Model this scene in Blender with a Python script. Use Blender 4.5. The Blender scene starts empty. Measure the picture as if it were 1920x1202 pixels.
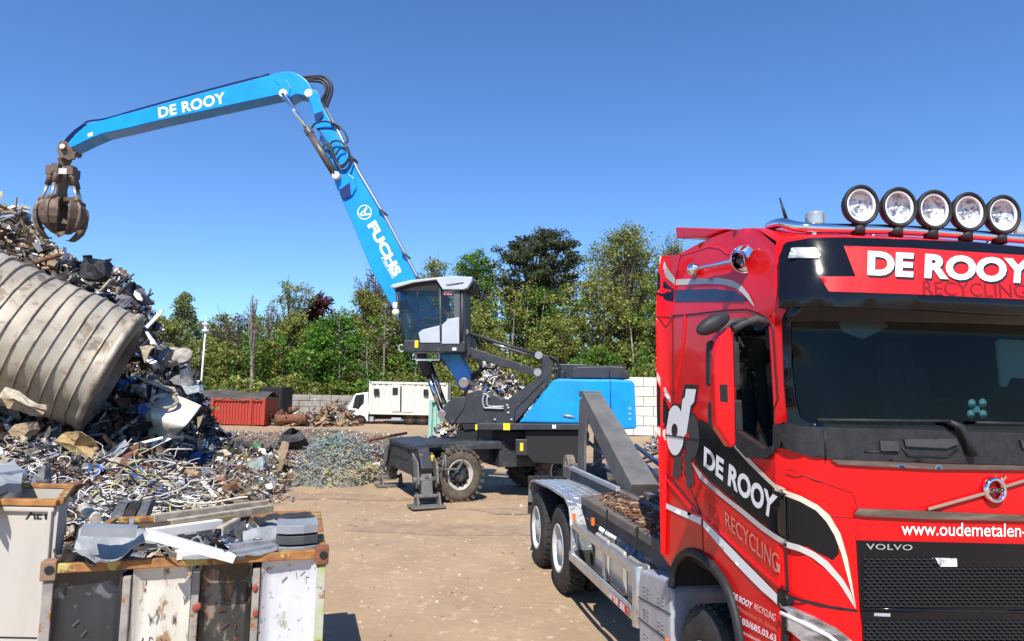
import bpy, bmesh, math, random
from mathutils import Vector, Matrix, noise
from mathutils.geometry import delaunay_2d_cdt

random.seed(7)
sc = bpy.context.scene
col = sc.collection
rad = math.radians

# ------------------------------------------------------------------ camera, sky, sun, exposure
FOC, CAMH, HOR, ROLL = 1251.0, 2.84, 722.0, 0.0197
PIT = math.atan((HOR - 601) / FOC)
cd = bpy.data.cameras.new('camera')
cam = bpy.data.objects.new('camera', cd)
col.objects.link(cam)
cd.sensor_width = 36
cd.lens = 36 * FOC / 1920
cd.clip_start = 0.05
cd.clip_end = 3000
cam.matrix_world = Matrix.Translation((0, 0, CAMH)) @ Matrix.Rotation(rad(90) + PIT, 4, 'X') @ Matrix.Rotation(ROLL, 4, 'Z')
sc.camera = cam

SUN_EL, SUN_AZ = 49.0, 186.0          # azimuth clockwise from +Y
w = bpy.data.worlds.new('World')
sc.world = w
w.use_nodes = True
nt = w.node_tree
bg = nt.nodes['Background']
sky = nt.nodes.new('ShaderNodeTexSky')
sky.sky_type = 'NISHITA'
sky.sun_disc = False
sky.sun_elevation = rad(SUN_EL)
sky.sun_rotation = rad(SUN_AZ)
sky.air_density = 1.0
sky.dust_density = 0.0
sky.ozone_density = 4.0
tint = nt.nodes.new('ShaderNodeMix')
tint.data_type = 'RGBA'
tint.blend_type = 'MULTIPLY'
tint.inputs[0].default_value = 1
tint.inputs[7].default_value = (.72, .98, 1.30, 1)
nt.links.new(sky.outputs[0], tint.inputs[6])
nt.links.new(tint.outputs[2], bg.inputs[0])
bg.inputs[1].default_value = 0.105
sd = bpy.data.lights.new('sun', 'SUN')
sd.energy = 4.9
sd.angle = rad(0.5)
sd.color = (1, 0.95, 0.87)
so = bpy.data.objects.new('sun', sd)
col.objects.link(so)
a, e = rad(SUN_AZ), rad(SUN_EL)
sdir = Vector((math.sin(a) * math.cos(e), math.cos(a) * math.cos(e), math.sin(e)))
so.rotation_euler = sdir.to_track_quat('Z', 'Y').to_euler()
so.location = sdir * 60
sc.view_settings.view_transform = 'Standard'
sc.view_settings.look = 'None'
sc.view_settings.exposure = 0.42
sc.view_settings.gamma = 1
sc.cycles.max_bounces = 8
sc.cycles.transparent_max_bounces = 16
sc.cycles.caustics_reflective = False
sc.cycles.caustics_refractive = False

# ------------------------------------------------------------------ measuring: a pixel of the photo as a sight line
CP, SP_ = math.cos(PIT), math.sin(PIT)
CR, SR = math.cos(ROLL), math.sin(ROLL)
EYE = Vector((0, 0, CAMH))


def ray(px, py):
    x = (px - 960) / FOC
    y = (py - 601) / FOC
    x0 = x * CR + y * SR
    y0 = -x * SR + y * CR
    return Vector((x0, CP + y0 * SP_, SP_ - y0 * CP))


def on_plane(px, py, P, N):
    d = ray(px, py)
    return EYE + d * ((Vector(P) - EYE).dot(N) / d.dot(N))


def at(px, py, Y):
    return on_plane(px, py, (0, Y, 0), Vector((0, 1, 0)))


def gnd(px, py, z=0.0):
    return on_plane(px, py, (0, 0, z), Vector((0, 0, 1)))


class Frame:
    """a local frame on the ground: origin and yaw"""
    def __init__(s, o, yaw):
        s.o = Vector(o)
        s.yaw = yaw
        s.M = Matrix.Translation(s.o) @ Matrix.Rotation(yaw, 4, 'Z')
        s.I = s.M.inverted()

    def px(s, px, py, ax, val):
        n = Vector((0, 0, 0))
        n[ax] = 1
        P = s.M @ (n * val)
        N = (s.M.to_3x3() @ n)
        return s.I @ on_plane(px, py, P, N)


# ------------------------------------------------------------------ materials
def mat(name, c, c2=None, sc_=3.0, lo=.4, hi=.6, rough=.5, metal=0.0, bump=0.0, bs=40, c3=None, s3=1.2, t3=.62,
        coat=0.0, stretch=None, detail=6, spec=None, dirt=None, dt=.55, ds=14):
    m = bpy.data.materials.new(name)
    m.use_nodes = True
    t = m.node_tree
    b = t.nodes['Principled BSDF']
    b.inputs['Roughness'].default_value = rough
    b.inputs['Metallic'].default_value = metal
    if coat:
        b.inputs['Coat Weight'].default_value = coat
        b.inputs['Coat Roughness'].default_value = .04
    if spec is not None:
        b.inputs['Specular IOR Level'].default_value = spec
    b.inputs['Base Color'].default_value = (*c, 1)
    tc = t.nodes.new('ShaderNodeTexCoord')
    src = tc.outputs['Object']
    if stretch:
        mp = t.nodes.new('ShaderNodeMapping')
        mp.inputs['Scale'].default_value = stretch
        t.links.new(src, mp.inputs[0])
        src = mp.outputs[0]
    cur = None

    def layer(cur, colr, scale, a, bb, det):
        n = t.nodes.new('ShaderNodeTexNoise')
        n.inputs['Scale'].default_value = scale
        n.inputs['Detail'].default_value = det
        n.inputs['Roughness'].default_value = .62
        t.links.new(src, n.inputs['Vector'])
        r = t.nodes.new('ShaderNodeMapRange')
        r.inputs[1].default_value = a
        r.inputs[2].default_value = bb
        t.links.new(n.outputs[0], r.inputs[0])
        mx = t.nodes.new('ShaderNodeMix')
        mx.data_type = 'RGBA'
        t.links.new(r.outputs[0], mx.inputs[0])
        if cur is None:
            mx.inputs[6].default_value = (*c, 1)
        else:
            t.links.new(cur, mx.inputs[6])
        mx.inputs[7].default_value = (*colr, 1)
        return mx.outputs[2]
    if c2:
        cur = layer(cur, c2, sc_, lo, hi, detail)
    if c3:
        cur = layer(cur, c3, s3, t3, t3 + .05, 9)
    if dirt:
        cur = layer(cur, dirt, ds, dt, dt + .08, 10)
    if cur is not None:
        t.links.new(cur, b.inputs['Base Color'])
    if bump:
        n = t.nodes.new('ShaderNodeTexNoise')
        n.inputs['Scale'].default_value = bs
        n.inputs['Detail'].default_value = 5
        t.links.new(src, n.inputs['Vector'])
        bp = t.nodes.new('ShaderNodeBump')
        bp.inputs['Strength'].default_value = min(1, bump)
        bp.inputs['Distance'].default_value = .02 * bump
        t.links.new(n.outputs[0], bp.inputs['Height'])
        t.links.new(bp.outputs[0], b.inputs['Normal'])
    return m


def glass(name, tint, refl=1.0, rough=.01):
    m = bpy.data.materials.new(name)
    m.use_nodes = True
    t = m.node_tree
    t.nodes.clear()
    o = t.nodes.new('ShaderNodeOutputMaterial')
    tr = t.nodes.new('ShaderNodeBsdfTransparent')
    tr.inputs[0].default_value = (*tint, 1)
    gl = t.nodes.new('ShaderNodeBsdfGlossy')
    gl.inputs['Roughness'].default_value = rough
    fr = t.nodes.new('ShaderNodeLayerWeight')
    pw = t.nodes.new('ShaderNodeMath')
    pw.operation = 'POWER'
    pw.inputs[1].default_value = 5
    t.links.new(fr.outputs['Facing'], pw.inputs[0])
    ml = t.nodes.new('ShaderNodeMath')
    ml.operation = 'MULTIPLY_ADD'
    ml.inputs[1].default_value = .9
    ml.inputs[2].default_value = .045 * refl
    t.links.new(pw.outputs[0], ml.inputs[0])
    mx = t.nodes.new('ShaderNodeMixShader')
    t.links.new(ml.outputs[0], mx.inputs[0])
    t.links.new(tr.outputs[0], mx.inputs[1])
    t.links.new(gl.outputs[0], mx.inputs[2])
    t.links.new(mx.outputs[0], o.inputs[0])
    return m


RED = mat('truck_red', (.74, .004, .006), (.66, .005, .007), 2, .3, .7, rough=.33, coat=.35, dirt=(.55, .02, .015), dt=.68, ds=30, spec=.25)
REDD = mat('truck_red_matt', (.60, .006, .008), rough=.5)
BLK = mat('gloss_black', (.006, .007, .010), rough=.14, spec=.35)
PLA = mat('black_plastic', (.02, .021, .023), (.03, .03, .032), 20, rough=.55, bump=.1, bs=300, spec=.3)
PLA2 = mat('grey_plastic', (.045, .046, .05), (.06, .06, .064), 12, rough=.6, spec=.3)
RUB = mat('rubber', (.022, .021, .020), (.055, .048, .038), 4, .45, .75, rough=.8, bump=.3, bs=60)
DUSTRUB = mat('dusty_rubber', (.05, .043, .034), (.16, .12, .085), 5, .35, .7, rough=.9, bump=.4, bs=40)
CHR = mat('chrome', (.85, .85, .87), rough=.07, metal=1)
SILV = mat('aluminium', (.62, .64, .66), (.5, .52, .54), 6, rough=.35, metal=.75, dirt=(.25, .22, .18), dt=.64, ds=6)
SILP = mat('silver_paint', (.44, .46, .49), (.37, .38, .41), 5, rough=.4, metal=.2, dirt=(.2, .18, .15), dt=.62, ds=9)
RIMW = mat('rim_white', (.62, .62, .60), (.48, .47, .44), 5, rough=.45, dirt=(.25, .2, .15), dt=.62, ds=8)
WHT = mat('white_paint', (.8, .8, .78), (.68, .68, .66), 6, rough=.45)
DEC = mat('white_lettering', (.85, .85, .82), rough=.5)
DECG = mat('grey_stripe', (.50, .49, .46), rough=.45)
DECB = mat('black_lettering', (.01, .01, .012), rough=.5)
DECR = mat('dark_red_lettering', (.22, .004, .006), rough=.5)
DECP = mat('pale_red_lettering', (.62, .25, .18), rough=.5)
GRYD = mat('machine_dark_grey', (.032, .034, .040), (.05, .052, .056), 3, .35, .7, rough=.45, spec=.35, dirt=(.12, .10, .08), dt=.6, ds=5)
GRYM = mat('hook_arm_grey', (.10, .10, .098), (.17, .16, .145), 3, .35, .7, rough=.6, c3=(.2, .12, .07), s3=4, t3=.63, bump=.2, bs=30)
BLUE = mat('machine_blue', (.003, .30, .86), (.003, .26, .78), 2, rough=.35, coat=.4, dirt=(.03, .27, .65), dt=.63, ds=8)
DBLU = mat('dark_blue', (.006, .02, .12), rough=.4)
CABW = mat('cab_light_grey', (.46, .49, .53), (.42, .45, .49), 3, rough=.4)
YEL = mat('yellow_label', (.85, .62, .02), (.8, .55, .02), 8, rough=.5)
ORA = mat('orange_reflector', (.9, .18, .02), rough=.25, coat=.5)
STEEL = mat('worn_steel', (.19, .135, .095), (.10, .068, .045), 5, .35, .65, rough=.6, metal=.3, c3=(.24, .10, .04), s3=7, t3=.6, bump=.3, bs=30)
RUST = mat('rust', (.25, .10, .045), (.12, .05, .03), 6, .35, .65, rough=.85, bump=.4, bs=50)
RUSTY = mat('rust_yellow', (.42, .20, .05), (.2, .08, .035), 9, .35, .65, rough=.8, c3=(.45, .4, .12), s3=6, t3=.56, bump=.4, bs=50)
ZINC = mat('galvanised', (.36, .38, .40), (.25, .27, .29), 4, .3, .7, rough=.55, metal=.3, c3=(.22, .2, .18), s3=5, t3=.66, bump=.25, bs=8)
ZINCD = mat('dark_zinc', (.16, .17, .19), (.24, .25, .27), 4, .3, .7, rough=.5, metal=.4)
GLS = glass('windscreen_glass', (.45, .62, .66), 1.5)
GLD = glass('cab_glass', (.35, .58, .62), 1.3)
LENS = mat('lamp_reflector', (.80, .80, .82), (.22, .22, .23), 24, .48, .6, rough=.3, metal=.25, bump=.9, bs=26)
CLR = glass('clear_lens', (.95, .97, 1), 1.0)
SEAT = mat('seat_cloth', (.055, .056, .058), (.07, .068, .066), 60, rough=.9)
DARK = mat('dark_interior', (.012, .012, .013), rough=.8)


# ------------------------------------------------------------------ mesh builder
class MB:
    def __init__(s):
        s.v, s.f, s.m, s.s = [], [], [], []

    def add(s, vs, fs, mi=0, smooth=False):
        o = len(s.v)
        s.v += [Vector(v) for v in vs]
        for f in fs:
            s.f.append([i + o for i in f])
            s.m.append(mi)
            s.s.append(smooth)
        return s

    def box(s, c, d, rot=None, mi=0):
        c = Vector(c)
        M = rot if rot else Matrix.Identity(3)
        vs = [c + M @ Vector((x * d[0] / 2, y * d[1] / 2, z * d[2] / 2)) for x in (-1, 1) for y in (-1, 1) for z in (-1, 1)]
        return s.add(vs, [(0, 1, 3, 2), (4, 6, 7, 5), (0, 4, 5, 1), (2, 3, 7, 6), (0, 2, 6, 4), (1, 5, 7, 3)], mi)

    def bar(s, p0, p1, wd, ht, mi=0, up=(0, 0, 1)):
        p0, p1 = Vector(p0), Vector(p1)
        d = (p1 - p0)
        L = d.length
        if L < 1e-6:
            return s
        d.normalize()
        u = Vector(up)
        x = d.cross(u)
        if x.length < 1e-3:
            x = d.cross(Vector((1, 0, 0)))
        x.normalize()
        z = x.cross(d)
        M = Matrix((x, d, z)).transposed()
        return s.box((p0 + p1) / 2, (wd, L, ht), M, mi)

    def tube(s, pts, r, n=8, mi=0, cap=True, smooth=True):
        pts = [Vector(p) for p in pts]
        if len(pts) < 2:
            return s
        o = len(s.v)
        prev = None
        for i, p in enumerate(pts):
            t = (pts[min(i + 1, len(pts) - 1)] - pts[max(i - 1, 0)])
            if t.length < 1e-9:
                t = Vector((0, 0, 1))
            t.normalize()
            if prev is None:
                a_ = Vector((0, 0, 1)) if abs(t.z) < .9 else Vector((1, 0, 0))
                x = t.cross(a_).normalized()
            else:
                x = (prev - t * prev.dot(t))
                x = x.normalized() if x.length > 1e-6 else t.orthogonal().normalized()
            prev = x
            y = t.cross(x)
            rr = r[i] if isinstance(r, (list, tuple)) else r
            for k in range(n):
                an = 2 * math.pi * k / n
                s.v.append(p + (x * math.cos(an) + y * math.sin(an)) * rr)
        for i in range(len(pts) - 1):
            for k in range(n):
                s.f.append([o + i * n + k, o + i * n + (k + 1) % n, o + (i + 1) * n + (k + 1) % n, o + (i + 1) * n + k])
                s.m.append(mi)
                s.s.append(smooth)
        if cap:
            s.f.append([o + k for k in range(n)][::-1])
            s.f.append([o + (len(pts) - 1) * n + k for k in range(n)])
            s.m += [mi, mi]
            s.s += [False, False]
        return s

    def cyl(s, p0, p1, r, r2=None, n=20, mi=0, cap=True):
        return s.tube([p0, p1], [r, r if r2 is None else r2], n, mi, cap)

    def lathe(s, c, ax, prof, n=32, mi=0, zs=1.0, ang=None):
        """prof: (t along axis, radius)"""
        c, ax = Vector(c), Vector(ax).normalized()
        a_ = Vector((0, 0, 1)) if abs(ax.z) < .9 else Vector((1, 0, 0))
        x = ax.cross(a_).normalized()
        y = ax.cross(x)
        o = len(s.v)
        for (t, r) in prof:
            for k in range(n):
                an = 2 * math.pi * k / n
                d = (x * math.cos(an) + y * math.sin(an)) * r + ax * t
                d.z *= zs
                s.v.append(c + d)
        for i in range(len(prof) - 1):
            for k in range(n):
                s.f.append([o + i * n + k, o + i * n + (k + 1) % n, o + (i + 1) * n + (k + 1) % n, o + (i + 1) * n + k])
                s.m.append(mi)
                s.s.append(True)
        return s

    def prism(s, poly, vec, mi=0):
        n = len(poly)
        vec = Vector(vec)
        A = [Vector(p) for p in poly]
        B = [p + vec for p in A]
        fs = [list(range(n)), list(range(2 * n - 1, n - 1, -1))]
        for i in range(n):
            j = (i + 1) % n
            fs.append([i, i + n, j + n, j])
        return s.add(A + B, fs, mi)

    def sph(s, c, r, n=12, mi=0, sq=(1, 1, 1)):
        c = Vector(c)
        o = len(s.v)
        for i in range(n + 1):
            th = math.pi * i / n
            for k in range(2 * n):
                ph = math.pi * k / n
                s.v.append(c + Vector((math.sin(th) * math.cos(ph) * r * sq[0], math.sin(th) * math.sin(ph) * r * sq[1], math.cos(th) * r * sq[2])))
        for i in range(n):
            for k in range(2 * n):
                s.f.append([o + i * 2 * n + k, o + (i + 1) * 2 * n + k, o + (i + 1) * 2 * n + (k + 1) % (2 * n), o + i * 2 * n + (k + 1) % (2 * n)])
                s.m.append(mi)
                s.s.append(True)
        return s

    def xf(s, M, start=0):
        for i in range(start, len(s.v)):
            s.v[i] = M @ s.v[i]
        return s

    def build(s, name, mats, parent=None, bevel=0.0, seg=2, doubles=False):
        me = bpy.data.meshes.new(name)
        me.from_pydata([tuple(v) for v in s.v], [], s.f)
        if not isinstance(mats, (list, tuple)):
            mats = [mats]
        for m in mats:
            me.materials.append(m)
        me.polygons.foreach_set('material_index', s.m)
        me.polygons.foreach_set('use_smooth', s.s)
        me.validate()
        if len(me.polygons) < 60000:
            bm = bmesh.new()
            bm.from_mesh(me)
            if doubles:
                bmesh.ops.remove_doubles(bm, verts=bm.verts, dist=.0004)
            bmesh.ops.recalc_face_normals(bm, faces=bm.faces)
            bm.to_mesh(me)
            bm.free()
        me.update()
        o = bpy.data.objects.new(name, me)
        col.objects.link(o)
        if parent is not None:
            o.parent = parent
        if bevel:
            md = o.modifiers.new('bevel', 'BEVEL')
            md.width = bevel
            md.segments = seg
            md.limit_method = 'ANGLE'
            md.angle_limit = rad(35)
            md.harden_normals = False
        return o


def tag(o, label=None, cat=None, group=None, kind=None):
    if label:
        o['label'] = label
    if cat:
        o['category'] = cat
    if group:
        o['group'] = group
    if kind:
        o['kind'] = kind
    return o


def thing(name, label, cat, loc=(0, 0, 0), yaw=0.0, group=None):
    o = bpy.data.objects.new(name, None)
    o.empty_display_size = .3
    col.objects.link(o)
    o.location = loc
    o.rotation_euler = (0, 0, yaw)
    return tag(o, label, cat, group)


def inpoly(x, y, P):
    c = False
    n = len(P)
    j = n - 1
    for i in range(n):
        xi, yi = P[i][0], P[i][1]
        xj, yj = P[j][0], P[j][1]
        if (yi > y) != (yj > y) and x < (xj - xi) * (y - yi) / (yj - yi + 1e-12) + xi:
            c = not c
        j = i
    return c


def densify(P, step, closed=True):
    out = []
    n = len(P)
    for i in range(n if closed else n - 1):
        a_, b_ = P[i], P[(i + 1) % n]
        L = math.hypot(b_[0] - a_[0], b_[1] - a_[1])
        k = max(1, int(math.ceil(L / step)))
        for q in range(k):
            t = q / k
            out.append((a_[0] + (b_[0] - a_[0]) * t, a_[1] + (b_[1] - a_[1]) * t))
    if not closed:
        out.append(tuple(P[-1][:2]))
    return out


def patch(mb, outer, fn, holes=(), step=.1, mi=0, off=0.0, thick=0.0, smooth=True, inner=None):
    """fill a 2-D outline (with holes) and lay it on the surface fn(u, v, off)"""
    loops = [densify([tuple(p[:2]) for p in outer], step)] + [densify([tuple(p[:2]) for p in h], step) for h in holes]
    pts, edges = [], []
    for L in loops:
        o = len(pts)
        pts += L
        edges += [(o + i, o + (i + 1) % len(L)) for i in range(len(L))]
    xs = [p[0] for p in loops[0]]
    ys = [p[1] for p in loops[0]]
    x = math.floor(min(xs) / step) * step
    grid = []
    while x < max(xs):
        y = math.floor(min(ys) / step) * step
        while y < max(ys):
            if inpoly(x, y, loops[0]) and not any(inpoly(x, y, h) for h in loops[1:]):
                if all((x - p[0]) ** 2 + (y - p[1]) ** 2 > (step * .3) ** 2 for L in loops for p in L):
                    grid.append((x, y))
            y += step
        x += step
    r = delaunay_2d_cdt([Vector(p) for p in pts + grid], edges, [], 0, 1e-6)
    V, Fs = r[0], r[2]
    keep = []
    for f in Fs:
        cx = sum(V[i][0] for i in f) / len(f)
        cy = sum(V[i][1] for i in f) / len(f)
        if inpoly(cx, cy, loops[0]) and not any(inpoly(cx, cy, h) for h in loops[1:]):
            keep.append(list(f))
    mb.add([fn(v[0], v[1], off) for v in V], keep, mi, smooth)
    if thick:
        n = len(V)
        mb.add([fn(v[0], v[1], off - thick) for v in V], [f[::-1] for f in keep], mi if inner is None else inner, smooth)
        cnt = {}
        for f in keep:
            for i in range(len(f)):
                e_ = (f[i], f[(i + 1) % len(f)])
                cnt[tuple(sorted(e_))] = cnt.get(tuple(sorted(e_)), 0) + 1
        rim = []
        for f in keep:
            for i in range(len(f)):
                a_, b_ = f[i], f[(i + 1) % len(f)]
                if cnt[tuple(sorted((a_, b_)))] == 1:
                    rim.append((a_, b_))
        vs, fs = [], []
        for a_, b_ in rim:
            k = len(vs)
            vs += [fn(V[a_][0], V[a_][1], off), fn(V[b_][0], V[b_][1], off), fn(V[b_][0], V[b_][1], off - thick), fn(V[a_][0], V[a_][1], off - thick)]
            fs.append((k, k + 1, k + 2, k + 3))
        mb.add(vs, fs, mi if inner is None else inner, False)
    return mb


def clean(mb):
    return mb


def text_geo(txt, bold=0.0, shear=0.0, space=1.0):
    cu = bpy.data.curves.new('lettering', 'FONT')
    cu.body = txt
    cu.size = 1
    cu.offset = bold
    cu.shear = shear
    cu.space_character = space
    cu.resolution_u = 4
    ob = bpy.data.objects.new('lettering', cu)
    col.objects.link(ob)
    dg = bpy.context.evaluated_depsgraph_get()
    me = bpy.data.meshes.new_from_object(ob.evaluated_get(dg))
    V = [tuple(v.co[:2]) for v in me.vertices]
    Fc = [list(p.vertices) for p in me.polygons]
    bpy.data.objects.remove(ob)
    bpy.data.curves.remove(cu)
    bpy.data.meshes.remove(me)
    x0, x1 = min(v[0] for v in V), max(v[0] for v in V)
    y0, y1 = min(v[1] for v in V), max(v[1] for v in V)
    return [((v[0] - x0) / (x1 - x0), (v[1] - y0) / (y1 - y0)) for v in V], Fc


def lettering(mb, txt, quad, fn, bold=.02, mi=0, shear=0.0, space=1.0):
    """quad TL TR BR BL, fn maps a quad point to 3-D"""
    V, Fc = text_geo(txt, bold, shear, space)
    TL, TR, BR, BL = quad
    vs = []
    for u, v in V:
        x = (BL[0] * (1 - u) + BR[0] * u) * (1 - v) + (TL[0] * (1 - u) + TR[0] * u) * v
        y = (BL[1] * (1 - u) + BR[1] * u) * (1 - v) + (TL[1] * (1 - u) + TR[1] * u) * v
        vs.append(fn(x, y))
    return mb.add(vs, Fc, mi)


def catmull(P, k=6):
    P = [Vector(p) for p in P]
    out = []
    for i in range(len(P) - 1):
        p0, p1, p2, p3 = P[max(i - 1, 0)], P[i], P[i + 1], P[min(i + 2, len(P) - 1)]
        for q in range(k):
            t = q / k
            out.append(.5 * ((2 * p1) + (p2 - p0) * t + (2 * p0 - 5 * p1 + 4 * p2 - p3) * t * t + (3 * p1 - p0 - 3 * p2 + p3) * t ** 3))
    out.append(P[-1])
    return out


def lerp_tab(tab, x):
    if x <= tab[0][0]:
        return tab[0][1]
    for i in range(len(tab) - 1):
        if x <= tab[i + 1][0]:
            t = (x - tab[i][0]) / (tab[i + 1][0] - tab[i][0])
            return tab[i][1] + (tab[i + 1][1] - tab[i][1]) * t
    return tab[-1][1]

# ================================================================== THE RED TRUCK
PSI = .1856
_U = Vector((math.cos(PSI), math.sin(PSI), 0))
_B = Vector((-math.sin(PSI), math.cos(PSI), 0))
TR = Frame(_U * (2.4544 + 1.25) + _B * 3.5568, PSI)     # x across, y back from the front, z up
truck = thing('truck', 'red hook lift truck with five round roof lamps and a bare grey hook arm', 'truck', TR.o, PSI)

BOW = [(0, 0), (.5, .018), (.8, .05), (1.0, .09), (1.12, .135), (1.2, .20), (1.235, .27), (1.25, .36)]
LEAN = [(0, 0), (2.6, 0), (3.32, .035), (3.36, -.04), (3.55, -.01), (3.8, .08), (4.0, .2)]


def hw(z):
    return 1.25 - max(0, z - 3.45) * .22


def sfz(x, z):
    return lerp_tab(BOW, abs(x) * 1.25 / hw(z)) + lerp_tab(LEAN, z)


def front3(x, z, off=0.0):
    """front of the cab: point and offset outward"""
    e_ = .01
    s = sfz(x, z)
    dx = (sfz(x + e_, z) - sfz(x - e_, z)) / (2 * e_)
    n = Vector((dx, -1, 0)).normalized()
    return Vector((x, s, z)) + n * off


def side3(s, z, off=0.0):
    return Vector((-hw(z) - off, s, z))


def FPX(px, py):
    s = 0.1
    for i in range(12):
        p = TR.px(px, py, 1, s)
        s = .5 * s + .5 * sfz(max(-1.249, min(1.249, p.x)), p.z)
    return p


def SPX(px, py):
    x = -1.25
    for i in range(8):
        p = TR.px(px, py, 0, x)
        x = -hw(p.z)
    return p


def HIT(px, py, off=0.0):
    """point of the cab skin seen at a place in the photo"""
    q = SPX(px, py)
    lim = .36 + lerp_tab(LEAN, q.z)
    if q.y >= lim:
        return side3(q.y, q.z, off)
    p = FPX(px, py)
    return front3(max(-1.25, p.x), p.z, off)


def F2(L):
    return [(lambda p: (p.x, p.z))(FPX(*q)) for q in L]


def S2(L):
    return [(lambda p: (p.y, p.z))(SPX(*q)) for q in L]


def mirror_patch_x(mb, start_v, start_f):
    """append a copy mirrored in x of what was added since the marks"""
    vs = [Vector((-v.x, v.y, v.z)) for v in mb.v[start_v:]]
    fs = [[i - start_v for i in f][::-1] for f in mb.f[start_f:]]
    mi = mb.m[start_f:]
    sm = mb.s[start_f:]
    o = len(mb.v)
    mb.v += vs
    for f, m_, s_ in zip(fs, mi, sm):
        mb.f.append([i + o for i in f])
        mb.m.append(m_)
        mb.s.append(s_)


# --- cab shell
top_px = [(1277, 475), (1300, 462), (1322, 451), (1345, 441), (1370, 433), (1395, 428), (1418, 428)]
top = S2(top_px)
FR_S = .36
side_out = [(2.15, 1.375)] + [(2.15, top[0][1])] + top + [(FR_S + .12, 3.83), (FR_S + lerp_tab(LEAN, 3.8), 3.8)]
for z in (3.7, 3.55, 3.45, 3.36, 3.32, 3.0, 2.6, 1.0, .42):
    side_out.append((FR_S + lerp_tab(LEAN, z), z))
arch_px = [(1383, 1161), (1370, 1116), (1354, 1084), (1332, 1057), (1308, 1041), (1291, 1038), (1273, 1057), (1268, 1075)]
arch = S2(arch_px)
side_out += [(.70, .42), (.72, .8)] + arch
win_px = [(1374, 630), (1380, 614), (1400, 600), (1430, 595), (1441, 607), (1453, 794), (1453, 833), (1440, 843), (1384, 806)]
win = S2(win_px)
body = MB()
patch(body, side_out, side3, [win], .09, 0, 0, .04, True, 1)
# frame return inside the window
mirror_patch_x(body, 0, 0)
ws_px = [(1466, 583), (1466, 640), (1470, 720), (1476, 795)]
wl = F2(ws_px)
hole = [(p[0], p[1]) for p in wl]
hole[0] = (hole[0][0], 3.34)
hole = hole + [(1.19, 2.63), (1.20, 3.34)]
xl = min(p[0] for p in hole)
hole = [(max(p[0], -1.225), p[1]) for p in hole]
fr_out = [(-hw(z), z) for z in (.42, 1, 1.5, 2, 2.5, 3, 3.45, 3.6, 3.8)] + [(hw(z), z) for z in (3.8, 3.6, 3.45, 3, 2.5, 2, 1.5, 1, .42)]
patch(body, fr_out, front3, [hole], .09, 0, 0, .03, True, 1)
# roof: arched sheet from one side edge to the other
edge = [(p[0], p[1]) for p in ([(2.15, top[0][1])] + top + [(FR_S + .12, 3.83), (FR_S + lerp_tab(LEAN, 3.8), 3.8)])]
nx = 16
rows = []
for (s, z) in edge:
    r_ = []
    for i in range(nx + 1):
        t = -1 + 2 * i / nx
        x = t * hw(z)
        f_s = s
        if s < .62:
            f_s = sfz(x * .999, min(z, 3.8)) + (s - (FR_S + lerp_tab(LEAN, 3.8)))
        r_.append(Vector((x, f_s, z + .07 * (1 - abs(t) ** 3) * min(1, max(0, (s - .5) / .9)))))
    rows.append(r_)
vs = [v for r_ in rows for v in r_]
fs = [[i * (nx + 1) + k, i * (nx + 1) + k + 1, (i + 1) * (nx + 1) + k + 1, (i + 1) * (nx + 1) + k] for i in range(len(rows) - 1) for k in range(nx)]
body.add(vs, fs, 0, True)
zt = top[0][1]
body.add([(-hw(zt), 2.15, zt), (hw(zt), 2.15, zt), (1.25, 2.15, 1.375), (-1.25, 2.15, 1.375)], [(0, 1, 2, 3)])
rv = rows[0]
body.add(rv + [Vector((hw(zt), 2.15, zt)), Vector((-hw(zt), 2.15, zt))], [list(range(nx + 1)) + [nx + 1, nx + 2]])
cab = body.build('cab_body', [RED, DARK], truck)

# interior
it = MB()
it.box((0, 1.2, 1.5), (2.3, 1.7, .06))
it.box((0, 1.95, 2.6), (2.3, .06, 2.2))
it.box((0, .58, 2.42), (2.25, .5, .28))
it.box((0, .72, 2.2), (2.25, .2, .3))
it.box((1.18, 1.2, 2.0), (.05, 1.6, 1.1))
it.box((-1.16, 1.2, 1.9), (.04, 1.6, .95))
it.box((0, 1.25, 3.62), (2.2, 1.5, .05))
it.build('cab_interior', DARK, truck, .02)
st = MB()
for x in (-.72, .72):
    st.box((x, 1.28, 2.18), (.52, .5, .16))
    st.box((x, 1.55, 2.62), (.50, .16, .86), Matrix.Rotation(-.16, 3, 'X'))
    st.box((x, 1.63, 3.16), (.28, .12, .24), Matrix.Rotation(-.16, 3, 'X'))
    for k in (-.12, 0, .12):
        st.box((x + k, 1.455, 2.62), (.015, .03, .8), Matrix.Rotation(-.16, 3, 'X'))
st.build('seat', SEAT, truck, .05, 3)
sw = MB()
c0 = Vector((.6, .82, 2.62))
ring = [c0 + Vector((math.cos(t) * .24, math.sin(t) * .16, math.sin(t) * .18)) for t in [i * math.pi / 12 for i in range(25)]]
sw.tube(ring, .018, 6)
sw.build('steering_wheel', PLA, truck)
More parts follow.
